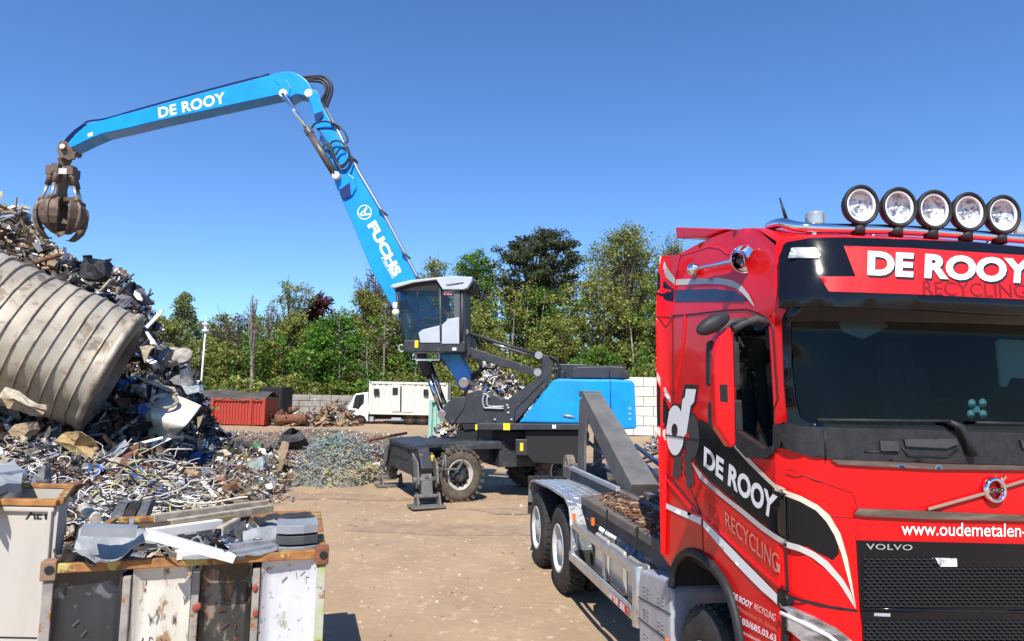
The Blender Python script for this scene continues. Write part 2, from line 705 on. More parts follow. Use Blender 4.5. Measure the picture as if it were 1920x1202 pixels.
# things behind the windscreen that belong to the cab: sun flap, suction cups
m = MB()
cups = [(1822, 757), (1842, 756), (1820, 777), (1843, 777)]
for q in cups:
    p = TR.px(*q, 1, .10)
    m.lathe(p, (0, -1, 0), [(0, .028), (.004, .03), (.008, .012), (.02, .008), (.02, 0)], 14)
p = TR.px(1830, 767, 1, .11)
m.box(p, (.05, .01, .04))
m.build('suction_cup_holder', mat('pale_rubber', (.35, .50, .46), rough=.4), truck)
m = MB()
fl = [TR.px(x, y, 1, .22) for x, y in [(1572, 596), (1600, 594), (1625, 600), (1648, 588), (1666, 612), (1620, 636), (1582, 622)]]
m.prism(fl, (0, .02, 0))
m.build('camera_bracket', mat('bracket_grey', (.3, .3, .3), rough=.5), truck, .006)
m = MB()
m.prism([TR.px(x, y, 1, .62) for x, y in ((1869, 640), (1876, 634), (1960, 640), (1960, 712), (1898, 708), (1890, 726), (1878, 726))], (0, .03, 0))
m.build('curtain', mat('pale_green_cloth', (.62, .66, .60), rough=.9, bump=.4, bs=14), truck, .02)

# windscreen glass with black border
wsg = MB()
gl = [(hole[0][0] - .0, 3.345), (hole[3][0], 2.625), (1.19, 2.625), (1.20, 3.345)]
patch(wsg, gl, front3, (), .1, 0, -.012)
wsg.build('windscreen', glass('windscreen_glass_dark', (.30, .46, .50), .45), truck)
m = MB()
inner_px = [(1482, 604), (1484, 690), (1490, 745), (1500, 782), (1516, 797), (1545, 800), (1700, 805), (1800, 809), (1920, 815)]
inner = [(a_, max(b_, 2.645)) for a_, b_ in F2(inner_px)] + [(1.1, 2.66), (1.12, 3.30)]
o_ = F2([(1467, 590), (1468, 640), (1471, 720), (1478, 797)])
outl = [(o_[0][0], 3.37)] + o_[1:-1] + [(o_[-1][0], 2.57), (1.21, 2.57), (1.22, 3.37)]
patch(m, outl, front3, [inner], .08, 0, .004, .012)
m.build('windscreen_rubber', BLK, truck)

# upper fascia and visor (one moulded piece that steps outward towards its lower lip)
fa = MB()
fa_px = [(1519, 448), (1480, 455), (1464, 463), (1458, 485), (1458, 550), (1460, 580)]
L = F2(fa_px)
L = [(max(p[0], -hw(p[1]) + .01), p[1]) for p in L]
zl = L[-1][1]
fas = L + [(0, 3.335), (1.2, zl), (1.2, 3.6), (1.0, 3.78), (.5, 3.81), (0, 3.82), (-.5, 3.81)]
patch(fa, fas, front3, (), .06, 0, .03, .06)
fascia = fa.build('visor_panel', BLK, truck)
m = MB()


def OFF(d):
    return lambda x, y, o=0.0: HIT(x, y, d + o)


patch(m, [(1577, 463), (1700, 467), (1920, 481), (1990, 486), (1990, 567), (1920, 563), (1700, 553), (1551, 548), (1533, 520), (1599, 520)], OFF(.034), (), 12)
m.build('name_panel', REDD, fascia)
m = MB()
lettering(m, 'DE ROOY', [(1624, 476), (1929, 492), (1925, 538), (1623, 522)], OFF(.037), .045)
m.build('lettering_shadow', DECB, fascia)
m = MB()
lettering(m, 'DE ROOY', [(1621, 472), (1926, 488), (1922, 534), (1620, 518)], OFF(.040), .045)
m.build('lettering', DEC, fascia)
m = MB()
lettering(m, 'RECYCLING', [(1722, 528), (1913, 535), (1916, 560), (1723, 554)], OFF(.037), .0)
m.build('lettering', DECR, fascia)
m = MB()
patch(m, [(1490, 466), (1526, 466), (1536, 480), (1532, 486), (1484, 485)], OFF(.04), (), 8, 0, 0, .01)
m.build('marker_lamp', SILP, fascia)

# black cowl under the windscreen
m = MB()
cw_px = [(1452, 796), (1464, 791), (1478, 792), (1500, 799), (1540, 801), (1740, 806), (1920, 812)]
cb_px = [(1920, 872), (1746, 867), (1600, 862), (1560, 860), (1523, 857), (1490, 847), (1464, 838), (1452, 846)]
patch(m, [(p[0], p[1]) for p in cw_px] + cb_px, lambda x, y, o=0.0: HIT(x, y, o), (), 14, 0, .012, .03)
cowl = m.build('lower_cowl', PLA, truck)
m = MB()
for P in ([(1690, 823), (1786, 822), (1790, 832), (1770, 840), (1693, 836)], [(1645, 826), (1679, 827), (1680, 845), (1647, 845)], [(1906, 825), (1925, 826), (1925, 842), (1910, 840)]):
    patch(m, P, OFF(.016), (), 10, 0, .012, .012)
    m.build('cowl_handle', PLA2, cowl)
    m = MB()
m = MB()
for P in ([(1545, 804), (1547, 862)], [(1618, 846), (1680, 849)], [(1688, 838), (1700, 855), (1770, 857), (1792, 842)]):
    m.tube([HIT(x, y, .016) for x, y in P], .006, 5)
m.build('cowl_groove', DECB, cowl)
m = MB()
patch(m, [(1557, 861), (1640, 864), (1746, 869), (1920, 873), (1920, 881), (1746, 879), (1640, 874), (1570, 870)], OFF(.01), (), 10, 0, .01, .01)
DCH = mat('dark_chrome_trim', (.28, .28, .30), (.5, .5, .52), 3, .5, .7, rough=.12, metal=1, stretch=(1, 1, 8))
m.build('cowl_trim', DCH, cowl)
# wiper
m = MB()
m.tube([HIT(1530, 787, .03), HIT(1640, 788, .03), HIT(1770, 789, .035)], .010, 6)
m.tube([HIT(1770, 790, .04), HIT(1790, 800, .045), HIT(1802, 822, .05), HIT(1814, 852, .04)], [.016, .022, .024, .03], 8)
m.tube([HIT(1822, 792, .03), HIT(1925, 794, .03)], .009, 6)
m.build('wiper', PLA, truck)

# bonnet, emblem bar, grille
m = MB()
patch(m, [(1598, 964), (1606, 952), (1760, 958), (1920, 965), (1920, 976), (1750, 973), (1620, 967)], OFF(.008), (), 10, 0, .014, .014)
m.build('bonnet_trim', DCH, truck)
m = MB()
m.bar(HIT(1735, 953, .02), HIT(1843, 923, .02), .012, .018)
m.bar(HIT(1878, 911, .02), HIT(1930, 895, .02), .012, .018)
c0 = HIT(1860, 918, .012)
m.lathe(c0, (0, -1, 0), [(0, .078), (.02, .076), (.026, .066), (.02, .056), (0, .055)], 28)
m.bar(c0 + Vector((-.06, -.014, 0)), c0 + Vector((.06, -.014, 0)), .01, .024)
m.bar(c0 + Vector((.05, -.01, .055)), c0 + Vector((.078, -.01, .083)), .012, .014)
em = m.build('emblem', CHR, truck)
m = MB()
lettering(m, 'VOLVO', [(1847, 913), (1873, 913), (1873, 922), (1847, 922)], OFF(.034), .03)
m.build('lettering', DECB, em)
m = MB()
lettering(m, 'www.oudemetalen-', [(1689, 978), (1923, 982), (1923, 1007), (1689, 1003)], OFF(.006), .008)
m.build('web_address', DEC, truck)
gr = MB()
g_px = [(1605, 1013), (1700, 1015), (1800, 1017), (1920, 1020), (2010, 1022), (2010, 1240), (1624, 1235), (1618, 1190), (1612, 1145)]
patch(gr, g_px, OFF(.004), (), 14, 0, .004, .03)
grille = gr.build('grille', BLK, truck)
m = MB()
rr = 0
y = 1046.0
while y < 1225:
    x = 1616.0 + (5.5 if rr % 2 else 0)
    while x < 1935:
        if not (1744 < x < 1920 and y < 1066 and rr < 3) and not (1138 < y < 1160):
            p = HIT(x, y, .012)
            q = HIT(x + 8, y + 1.5, .012)
            m.bar(p, q, .018, .010)
            m.bar(q, HIT(x + 10.5, y + 4.5, .010), .014, .007)
        x += 11
    y += 6.2
    rr += 1
m.build('grille_mesh', mat('mesh_black', (.018, .018, .02), rough=.55, spec=.35), grille)
m = MB()
lettering(m, 'VOLVO', [(1621, 1018), (1708, 1020), (1707, 1031), (1622, 1029)], OFF(.016), .02, space=1.1)
m.build('lettering', SILV, grille)
m = MB()
patch(m, [(1749, 1045), (1789, 1046), (1790, 1061), (1758, 1061)], OFF(.014), (), 8, 0, .006, .01)
m.build('grille_lamp', LENS, grille)
m = MB()
m.tube([HIT(x, y, .012) for x, y in ((1745, 1044), (1752, 1064), (1800, 1066), (1920, 1068))], .007, 5)
m.tube([HIT(x, y, .012) for x, y in ((1612, 1140), (1700, 1142), (1925, 1146))], .012, 5)
m.build('grille_frame', BLK, grille)
m = MB()
lettering(m, 'ENGINE', [(1637, 1148), (1667, 1149), (1667, 1155), (1637, 1154)], OFF(.012), .02)
# (unreadable small badge: kept as a plain strip)
m = MB()
patch(m, [(1637, 1148), (1667, 1149), (1667, 1155), (1637, 1154)], OFF(.012), (), 6)
m.build('small_badge', SILP, grille)

# bumper: lower red corner with the headlamp
m = MB()
patch(m, [(1470, 1118), (1500, 1128), (1560, 1142), (1608, 1148), (1608, 1143), (1560, 1136), (1500, 1122), (1472, 1112)], OFF(.002), (), 8)
m.build('panel_gap', DECB, truck)
m = MB()
patch(m, [(1472, 1143), (1480, 1136), (1514, 1150), (1568, 1177), (1600, 1204), (1604, 1240), (1540, 1240), (1500, 1195), (1474, 1174)], OFF(.004), (), 8, 0, .02, .03)
hl = m.build('headlight', mat('headlight_silver', (.70, .70, .72), (.20, .20, .21), 7, .45, .6, rough=.22, metal=.7, bump=.4, bs=7, stretch=(.5, 1, 2)), truck)
m = MB()
patch(m, [(1473, 1142), (1480, 1137), (1514, 1151), (1568, 1178), (1599, 1205), (1602, 1240), (1542, 1240), (1502, 1194), (1476, 1172)], OFF(.03), (), 8)
m.build('headlight_glass', CLR, hl)
m = MB()
m.tube([HIT(x, y, .035) for x, y in ((1476, 1150), (1510, 1166), (1550, 1188), (1580, 1212))], .012, 6)
m.build('running_light', DEC, hl)
m = MB()
patch(m, [(1465, 1108), (1478, 1112), (1494, 1120), (1488, 1130), (1478, 1136), (1472, 1142), (1468, 1160), (1474, 1176), (1480, 1240), (1464, 1240), (1463, 1140)], OFF(.006), (), 6)
m.build('corner_gap', DECB, truck)

# --- decals on the side of the cab
def decal(name, P, mt, off=.004, step=9, par=None, holes=()):
    q = MB()
    patch(q, P, OFF(off), holes, step)
    return q.build(name, mt, par or cab)


decal('stripe', [(1266, 524), (1310, 522), (1350, 521), (1375, 526), (1392, 536), (1405, 552), (1416, 573), (1412, 573), (1402, 560), (1392, 549), (1378, 539), (1360, 534), (1330, 532), (1266, 535)], DECG)
decal('stripe', [(1266, 544), (1340, 541), (1375, 546), (1392, 553), (1401, 565), (1266, 566)], mat('navy_stripe', (.012, .015, .03), rough=.25, coat=.4))
band_top = [(1311, 784), (1340, 801), (1380, 838), (1420, 879), (1450, 909), (1467, 925), (1500, 936), (1531, 953), (1550, 975), (1568, 1003), (1573, 1038), (1561, 1050)]
band_bot = [(1515, 1025), (1474, 1014), (1440, 990), (1400, 958), (1360, 925), (1330, 899), (1303, 868)]
decal('black_band', band_top + band_bot, BLK, .003)
decal('stripe', [(1297, 866), (1330, 903), (1360, 929), (1391, 952), (1430, 984), (1474, 1015), (1500, 1022), (1528, 1035), (1552, 1053), (1580, 1086), (1595, 1112), (1604, 1142), (1590, 1120), (1572, 1092), (1546, 1064), (1524, 1046), (1500, 1034), (1474, 1026), (1430, 995), (1391, 963), (1345, 926), (1312, 896)], DECG, .005)
decal('stripe', [(1380, 832), (1420, 873), (1450, 903), (1470, 918), (1500, 929), (1532, 946), (1555, 966), (1575, 1000), (1588, 1045), (1597, 1095), (1604, 1140), (1598, 1118), (1588, 1080), (1576, 1035), (1564, 1003), (1549, 978), (1530, 957), (1500, 940), (1466, 927), (1440, 903), (1408, 872), (1378, 839)], mat('cream_stripe', (.70, .58, .45), rough=.5), .006)
decal('white_stripe', [(1249, 943), (1316, 971), (1316, 984), (1249, 953)], DEC, .006)
decal('white_stripe', [(1320, 975), (1360, 1014), (1400, 1055), (1432, 1087), (1464, 1120), (1464, 1137), (1430, 1108), (1400, 1078), (1360, 1035), (1320, 988)], DEC, .006)


def ell(cx, cy, rx, ry, n=24, rot=0.0, a0=0, a1=360):
    out = []
    for i in range(n):
        t = rad(a0 + (a1 - a0) * i / (n if a1 - a0 == 360 else n - 1))
        x, y = rx * math.cos(t), ry * math.sin(t)
        out.append((cx + x * math.cos(rot) - y * math.sin(rot), cy + x * math.sin(rot) + y * math.cos(rot)))
    return out


DGR = mat('logo_dark_grey', (.045, .045, .045), rough=.5)
decal('logo_outline', ell(1268, 808, 20, 52), DECB, .004, 6)
decal('logo_outline', [(1285, 720), (1310, 722), (1306, 757), (1299, 765), (1294, 810), (1282, 824), (1270, 800), (1276, 760)], DECB, .004, 6)
decal('logo_outline', ell(1298, 818, 15, 45), DECB, .0045, 6)
decal('logo_letter', ell(1299, 818, 13, 42, a0=-90, a1=90) + [(1288, 850), (1287, 800)], DGR, .006, 6)
decal('logo_letter', [(1266, 856), (1281, 856), (1277, 897), (1262, 893)], DGR, .006, 6)
decal('logo_letter', [(1283, 848), (1297, 856), (1303, 909), (1290, 915)], DGR, .006, 6)
decal('logo_letter', ell(1267, 807, 17, 47), DEC, .006, 6, holes=[ell(1266, 807, 6, 13, 12)])
decal('logo_letter', [(1288, 729), (1307, 730), (1303, 754), (1297, 761), (1289, 812), (1284, 820), (1275, 815), (1281, 750), (1286, 744)], DEC, .0085, 6)
decal('logo_hole', ell(1291, 818, 4, 7, 10), RED, .009, 4)
decal('logo_line', [(1248, 814), (1312, 824), (1312, 827), (1248, 817)], DECB, .010, 6)
for txt, q, mt, bo in (('DE ROOY', [(1322, 836), (1458, 930), (1452, 977), (1321, 874)], DEC, .04),
                       ('RECYCLING', [(1361, 958), (1462, 1040), (1461, 1075), (1362, 986)], DECP, 0),
                       ('DE ROOY', [(1376, 1110), (1414, 1130), (1410, 1142), (1375, 1121)], DEC, .04),
                       ('RECYCLING', [(1417, 1131), (1457, 1152), (1455, 1165), (1416, 1141)], DEC, 0),
                       ('Wijnegembaan 24 - Schoten', [(1382, 1133), (1458, 1176), (1457, 1187), (1383, 1143)], DECP, 0),
                       ('( 03/685.03.63', [(1387, 1154), (1458, 1191), (1457, 1208), (1386, 1170)], DEC, .03),
                       ('www.oudemetalen-recycling.be', [(1386, 1177), (1462, 1216), (1462, 1226), (1388, 1187)], DEC, .0)):
    m = MB()
    lettering(m, txt, q, OFF(.008), bo)
    m.build('side_lettering', mt, cab)
m = MB()
for P in ([(1240, 594), (1300, 589), (1360, 582), (1400, 580), (1424, 588), (1440, 598), (1447, 612), (1457, 794)],
          [(1262, 600), (1262, 700), (1263, 830), (1278, 870), (1296, 915), (1316, 968), (1320, 1055)],
          [(1245, 885), (1262, 900), (1290, 935), (1318, 970), (1360, 1008), (1400, 1045), (1440, 1084), (1476, 1108)],
          [(1473, 930), (1475, 1020), (1478, 1108)]):
    P = densify(P, 10, False)
    m.tube([HIT(x, y, .0) for x, y in P], .006, 5, cap=False)
m.build('door_seam', DECB, cab)
m = MB()
patch(m, [(1328, 944), (1350, 962), (1353, 986), (1330, 968)], OFF(.004), (), 6, 0, .0, .004)
m.build('door_handle', REDD, cab)
m = MB()
for P in ([(1476, 880), (1530, 900), (1600, 925), (1606, 950)], [(1540, 966), (1600, 972)], [(1606, 1000), (1604, 1012)], [(1480, 640), (1484, 560), (1520, 450)]):
    m.tube([HIT(x, y, .0) for x, y in densify(P, 10, False)][:60], .0035, 4, cap=False)
m.build('panel_seam', DECR, cab)
# pressed mouldings in the side: raised ribs
m = MB()
for P, r in (([(1285, 590), (1282, 640), (1272, 700), (1266, 730)], .02), ([(1275, 480), (1330, 463), (1350, 466), (1366, 478)], .012),
             ([(1250, 900), (1300, 960), (1322, 972), (1400, 1045), (1462, 1100)], .018)):
    m.tube([HIT(x, y, -.006) for x, y in densify(P, 12, False)], r, 8, cap=False)
m.build('side_moulding', RED, cab)

# rear wind deflector strip, flared outwards
DF = MB()
dpx = [(1238, 480), (1276, 477), (1266, 520), (1263, 600), (1260, 760), (1250, 905), (1247, 1040), (1239, 1038), (1236, 900), (1231, 760), (1230, 580), (1233, 520)]


def DFL(px, py, off=0.0):
    x = -1.3
    for i in range(10):
        p = TR.px(px, py, 0, x)
        x = -hw(min(p.z, 3.7)) - .001 - max(0, (p.y - 1.95)) * .42
    return p + Vector((-.7, -.7, 0)) * off


patch(DF, dpx, DFL, (), 12, 0, 0, .02)
dfl = DF.build('wind_deflector', RED, truck)
for P, mt in (([(1237, 480), (1243, 480), (1250, 500), (1266, 522), (1265, 534), (1250, 522), (1238, 506)], DECG),
              ([(1234, 508), (1240, 520), (1252, 534), (1264, 543), (1263, 566), (1248, 562), (1232, 551)], BLK),
              ([(1232, 697), (1247, 725), (1258, 745), (1258, 757), (1245, 738), (1232, 712)], DECG),
              ([(1232, 716), (1248, 748), (1255, 770), (1250, 800), (1232, 798)], BLK),
              ([(1232, 800), (1248, 806), (1248, 826), (1232, 814)], DECG)):
    m = MB()
    patch(m, P, lambda x, y, o=0.0: DFL(x, y, .004), (), 8)
    m.build('stripe', mt, dfl)
m = MB()
m.tube([DFL(1231, 594, .004), DFL(1262, 596, .004)], .006, 5)
m.build('panel_gap', DECB, dfl)
# right-hand deflector (far side) and roof flap
m = MB()
m.box((1.3, 2.05, 2.8), (.03, .35, 2.6), Matrix.Rotation(-.3, 3, 'Z'))
m.build('wind_deflector', RED, truck, .01)
m = MB()
fp = [TR.px(x, y, 0, -1.08) for x, y in ((1266, 426), (1362, 429), (1322, 446), (1268, 447))]
m.prism(fp, (2.16, 0, 0))
m.build('roof_flap', RED, truck, .012)
m = MB()
for q in (-.9, .9):
    m.box((q, 1.75, 4.08), (.05, .5, .14))
m.build('flap_bracket', PLA2, truck)

# window sill trim, arch lip
m = MB()
patch(m, [(1382, 806), (1440, 843), (1453, 836), (1456, 850), (1441, 861), (1406, 858), (1388, 839), (1382, 824)], OFF(.0), (), 8, 0, .03, .05)
m.build('window_sill', PLA, truck)
m = MB()
ap = [(1264, 1100), (1267, 1074), (1275, 1052), (1292, 1036), (1312, 1040), (1334, 1055), (1357, 1082), (1373, 1114), (1386, 1160), (1394, 1206), (1398, 1245)]
pts = []
for x, y in ap:
    p = SPX(x, y)
    pts.append(Vector((-1.27, p.y, p.z)))
m.tube(catmull(pts, 3), .035, 8)
for i in range(len(pts) - 1):
    a_, b_ = pts[i], pts[i + 1]
    m.add([a_, b_, b_ + Vector((.5, 0, 0)), a_ + Vector((.5, 0, 0))], [(0, 1, 2, 3)])
m.build('wheel_arch', PLA, truck)

# side window glass (rear pane wound down: only a thin pane at the back edge) and mirrors
m = MB()
patch(m, win, side3, (), .12, 0, -.02)
m.build('side_window', glass('side_glass', (.55, .6, .6), .35), truck)
MS = .30
mm = MB()
mp = [TR.px(x, y, 1, MS) for x, y in ((1372, 611), (1377, 640), (1380, 756), (1381, 833), (1373, 842), (1345, 800), (1341, 700), (1342, 660), (1347, 630))]
mm.prism(mp, (0, .10, 0))
mir = mm.build('mirror', RED, truck, .02, 3)
m = MB()
m.prism([TR.px(x, y, 1, MS - .004) for x, y in ((1350, 721), (1364, 721), (1365, 754), (1351, 752))], (0, .01, 0))
m.build('mirror_recess', DECB, mir)
m = MB()
m.prism([TR.px(x, y, 1, MS + .06) for x, y in ((1376, 640), (1387, 641), (1389, 722), (1378, 727))], (0, .06, 0))
m.prism([TR.px(x, y, 1, MS + .06) for x, y in ((1378, 750), (1392, 750), (1394, 808), (1380, 808))], (0, .06, 0))
m.prism([TR.px(x, y, 1, MS + .06) for x, y in ((1340, 636), (1331, 642), (1330, 722), (1341, 728))], (0, .06, 0))
m.prism([TR.px(x, y, 1, MS + .06) for x, y in ((1342, 748), (1334, 756), (1335, 800), (1344, 806))], (0, .06, 0))
m.build('mirror_glass_housing', PLA, mir, .01)
m = MB()
m.tube([TR.px(x, y, 1, .42) for x, y in ((1374, 618), (1394, 606), (1418, 598), (1440, 606))], .028, 8)
m.tube([TR.px(x, y, 1, .42) for x, y in ((1340, 660), (1350, 622), (1370, 604), (1400, 600))], .022, 8)
m.build('mirror_arm', PLA2, mir)
m = MB()
c0 = TR.px(1337, 607, 1, .30)
m.sph(c0, 1, 10, 0, (.125, .05, .055))
m.xf(Matrix.Translation(c0) @ Matrix.Rotation(.5, 4, 'Y').inverted() @ Matrix.Translation(-c0))
m.build('kerb_mirror', PLA, mir)

# horn on the side of the roof
m = MB()
a_ = TR.px(1395, 486, 1, .72)
b_ = TR.px(1300, 505, 0, a_.x + .02)
d = (b_ - a_)
m.lathe(a_, d, [(.0, .095), (-.004, .1), (.01, .098), (.04, .07), (.10, .04), (.2, .022), (d.length, .012)], 28)
m.sph(b_, .055, 8)
m.cyl(b_, b_ + Vector((.12, 0, -.02)), .02)
m.cyl(a_ + d * .25, a_ + d * .25 + Vector((.14, 0, -.05)), .014)
hn = m.build('horn', CHR, truck)
m = MB()
m.cyl(a_ + d.normalized() * .06, a_ + d.normalized() * .062, .03)
m.build('horn_throat', DARK, hn)

# roof bar with lamps, beacons
m = MB()
bar_px = [(1443, 424), (1466, 418), (1496, 425), (1540, 428), (1600, 429), (1680, 431), (1750, 435), (1830, 441), (1920, 448), (1990, 455)]
bp = []
for i, (x, y) in enumerate(bar_px):
    s = .34 if i > 2 else (.75, .52, .40)[i]
    bp.append(TR.px(x, y, 1, s))
m.tube(catmull(bp, 5), .034, 12)
for x in (1530, 1640, 1760, 1860):
    p = TR.px(x, lerp_tab([(b[0], b[1]) for b in bar_px], x), 1, .34)
    m.cyl(p, p + Vector((0, .12, -.16)), .018)
rb = m.build('lamp_bar', CHR, truck)
lamps = [(1613, 385, 30.5), (1684, 389, 30), (1750, 394, 29.5), (1815, 398, 29), (1879, 403, 28.5)]
for (x, y, r) in lamps:
    p = TR.px(x, y, 1, .30)
    e_ = TR.px(x + r, y, 1, .30)
    R_ = (e_ - p).length
    ax = Vector((-.10, -1, -.03))
    m = MB()
    m.lathe(p, ax, [(-.11, .02), (-.10, R_ * .45), (-.05, R_ * .85), (0, R_), (.02, R_), (.026, R_ * .93), (.02, R_ * .84), (.0, R_ * .83)], 28, zs=1.1)
    m.cyl(p + Vector((0, .03, -R_ * .95)), p + Vector((0, .03, -R_ * 1.1 - .06)), .045)
    lh = m.build('roof_lamp', PLA, truck)
    m = MB()
    m.lathe(p, ax, [(.004, R_ * .84), (-.03, R_ * .6), (-.05, R_ * .3), (-.055, .012), (-.02, .012), (-.018, 0)], 24, zs=1.1)
    m.build('reflector', LENS, lh)
    m = MB()
    m.lathe(p, ax, [(.001, R_ * .84), (.012, R_ * .82), (.012, R_ * .73), (.0, R_ * .70)], 28, zs=1.1)
    m.build('lamp_ring', DEC, lh)
    m = MB()
    m.lathe(p, ax, [(.008, R_ * .85), (.016, R_ * .5), (.02, 0)], 24, zs=1.1)
    m.build('lens', CLR, lh)
for (x, y) in ((1528, 411), (1907, 431)):
    p = TR.px(x, y, 1, .42)
    m = MB()
    m.lathe(p, (0, 0, 1), [(-.05, .058), (-.045, .062), (-.03, .06), (-.02, .064), (-.005, .06), (.005, .064), (.02, .06), (.032, .062), (.045, .056), (.05, 0)], 24)
    m.build('beacon', mat('beacon_clear', (.62, .6, .56), rough=.15, metal=.6), truck)
m = MB()
p0, p1 = TR.px(1475, 414, 1, .6), TR.px(1462, 371, 1, .62)
m.tube([p0, p1], [.014, .005], 6)
m.build('antenna', DECB, truck)

# --- wheels
def truck_wheel(c, mir=1, rimc=RIMW, R_=.52, twin=False, name='wheel'):
    c = Vector(c)
    ax = Vector((-1 * mir, 0, 0))
    m = MB()
    W_ = .30
    m.lathe(c, ax, [(.0, R_ * .57), (.01, R_ * .62), (.012, R_ * .8), (-.005, R_ * .93), (-.04, R_), (-W_ + .04, R_), (-W_, R_ * .93), (-W_, R_ * .6)], 40, zs=1.12)
    for k in range(36):
        an = 2 * math.pi * k / 36
        for q, tt in ((.07, 0), (.15, .5), (.23, 0)):
            t_ = an + tt * 2 * math.pi / 36
            p = c - ax * q + Vector((0, math.cos(t_) * R_, math.sin(t_) * R_ * 1.12))
            m.box(p, (.06, .055, .03), Matrix.Rotation(t_ - math.pi / 2, 3, 'X'))
    w_ = m.build(name, RUB, truck)
    m = MB()
    m.lathe(c, ax, [(-.28, R_ * .56), (-.0, R_ * .575), (.012, R_ * .565), (.010, R_ * .53), (-.03, R_ * .50), (-.10, R_ * .46), (-.11, R_ * .38), (-.11, R_ * .2)], 36, zs=1.12)
    m.build('rim', rimc, w_)
    m = MB()
    m.lathe(c, ax, [(-.115, R_ * .3), (-.04, R_ * .26), (-.03, R_ * .22), (.0, R_ * .18), (.01, 0)], 24, zs=1.12)
    for k in range(10):
        an = 2 * math.pi * k / 10
        p = c + ax * -.1 + Vector((0, math.cos(an) * R_ * .33, math.sin(an) * R_ * .33 * 1.12))
        m.cyl(p, p + ax * .035, .016, n=6)
    m.build('hub', SILP, w_)
    if twin:
        m = MB()
        c2 = c - ax * .36
        m.lathe(c2, ax, [(.0, R_ * .5), (.01, R_ * .8), (-.04, R_), (-W_ + .04, R_), (-W_, R_ * .6)], 32, zs=1.12)
        m.build('inner_tyre', RUB, w_)


for s, tw in ((1.38, False), (5.77, True), (7.14, True)):
    truck_wheel((-1.23, s, .575), 1, RIMW if tw else SILP, twin=tw)
    truck_wheel((1.23, s, .575), -1, RIMW if tw else SILP, twin=tw)

# --- chassis, fender, hook arm
m = MB()
for x in (-.42, .42):
    m.box((x, 4.9, 1.12), (.09, 6.4, .3))
for s in (1.4, 3.0, 4.2, 5.77, 7.14, 8.0):
    m.box((0, s, 1.08), (.8, .12, .22))
for s in (1.38, 5.77, 7.14):
    m.cyl((-1.0, s, .575), (1.0, s, .575), .075)
    m.sph((0, s, .575), .2, 8)
for s in (3.2, 3.9, 4.6):
    m.box((-.8, s, .95), (.5, .08, .1))
m.build('chassis_frame', PLA, truck, .006)
fe = MB()
prof = [(7.62, .92), (7.58, 1.16), (7.46, 1.27), (7.25, 1.31), (6.2, 1.36), (5.35, 1.36), (5.12, 1.27), (5.02, 1.05), (4.99, .82), (4.97, .66)]
for sx in (-1, 1):
    vs, fs = [], []
    for (s, z) in prof:
        vs += [(sx * 1.27, s, z), (sx * .62, s, z), (sx * .62, s, z - .02), (sx * 1.27, s, z - .03)]
    for i in range(len(prof) - 1):
        for k in range(4):
            fs.append((i * 4 + k, i * 4 + (k + 1) % 4, i * 4 + 4 + (k + 1) % 4, i * 4 + 4 + k))
    fs += [(0, 1, 2, 3), tuple((len(prof) - 1) * 4 + k for k in (3, 2, 1, 0))]
    fe.add(vs, fs)
fender = fe.build('fender', SILV, truck)
m = MB()   # chequer plate ribs
for i in range(len(prof) - 1):
    (s0, z0), (s1, z1) = prof[i], prof[i + 1]
    Ls = math.hypot(s1 - s0, z1 - z0)
    for k in range(max(1, int(Ls / .075))):
        t = (k + .5) / max(1, int(Ls / .075))
        s, z = s0 + (s1 - s0) * t, z0 + (z1 - z0) * t
        for q in range(6):
            x = -1.22 + q * .11
            a2 = .5 if (q + k) % 2 else -.5
            dd = Vector((math.cos(a2) * .035, (s1 - s0) / Ls * math.sin(a2) * .035, (z1 - z0) / Ls * math.sin(a2) * .035))
            p = Vector((x, s, z + .002))
            m.bar(p - dd, p + dd, .012, .01)
m.build('tread_pattern', SILV, fender)
m = MB()
for c_, d_ in (((-.95, 7.68, 1.0), (.62, .02, .62)), ((-.95, 4.93, .62), (.55, .02, .25)), ((.95, 7.68, 1.0), (.62, .02, .62))):
    m = MB()
    m.box(c_, d_)
    m.build('mud_flap', RUB, truck)
m = MB()
m.box((-1.05, 7.8, 1.22), (.36, .1, .16))
m.box((0, 7.9, .95), (2.2, .1, .12))
m.build('rear_light_bar', PLA, truck, .01)

# side guard rails
m = MB()
for z, h in ((1.06, .10), (.64, .12)):
    m.box((-1.235, 3.95, z), (.045, 2.35, h))
sg = m.build('side_guard', SILV, truck, .012)
m = MB()
m.cyl((-1.2, 2.78, .55), (-1.2, 2.78, 1.12), .075, n=20)
for s in (5.0, 3.9):
    m.box((-1.18, s, .85), (.03, .07, .36))
m.build('guard_post', SILV, sg, .004)
m = MB()
patch(m, [(2.9, .60), (3.5, .60), (3.5, .67), (2.9, .67)], lambda s, z, o=0: Vector((-1.262 - .0005, s, z)), (), .1)
m.build('warning_strip', mat('red_white_strip', (.8, .75, .7), (.6, .02, .02), 14, .49, .51, rough=.4, stretch=(1, 1, .2)), sg)
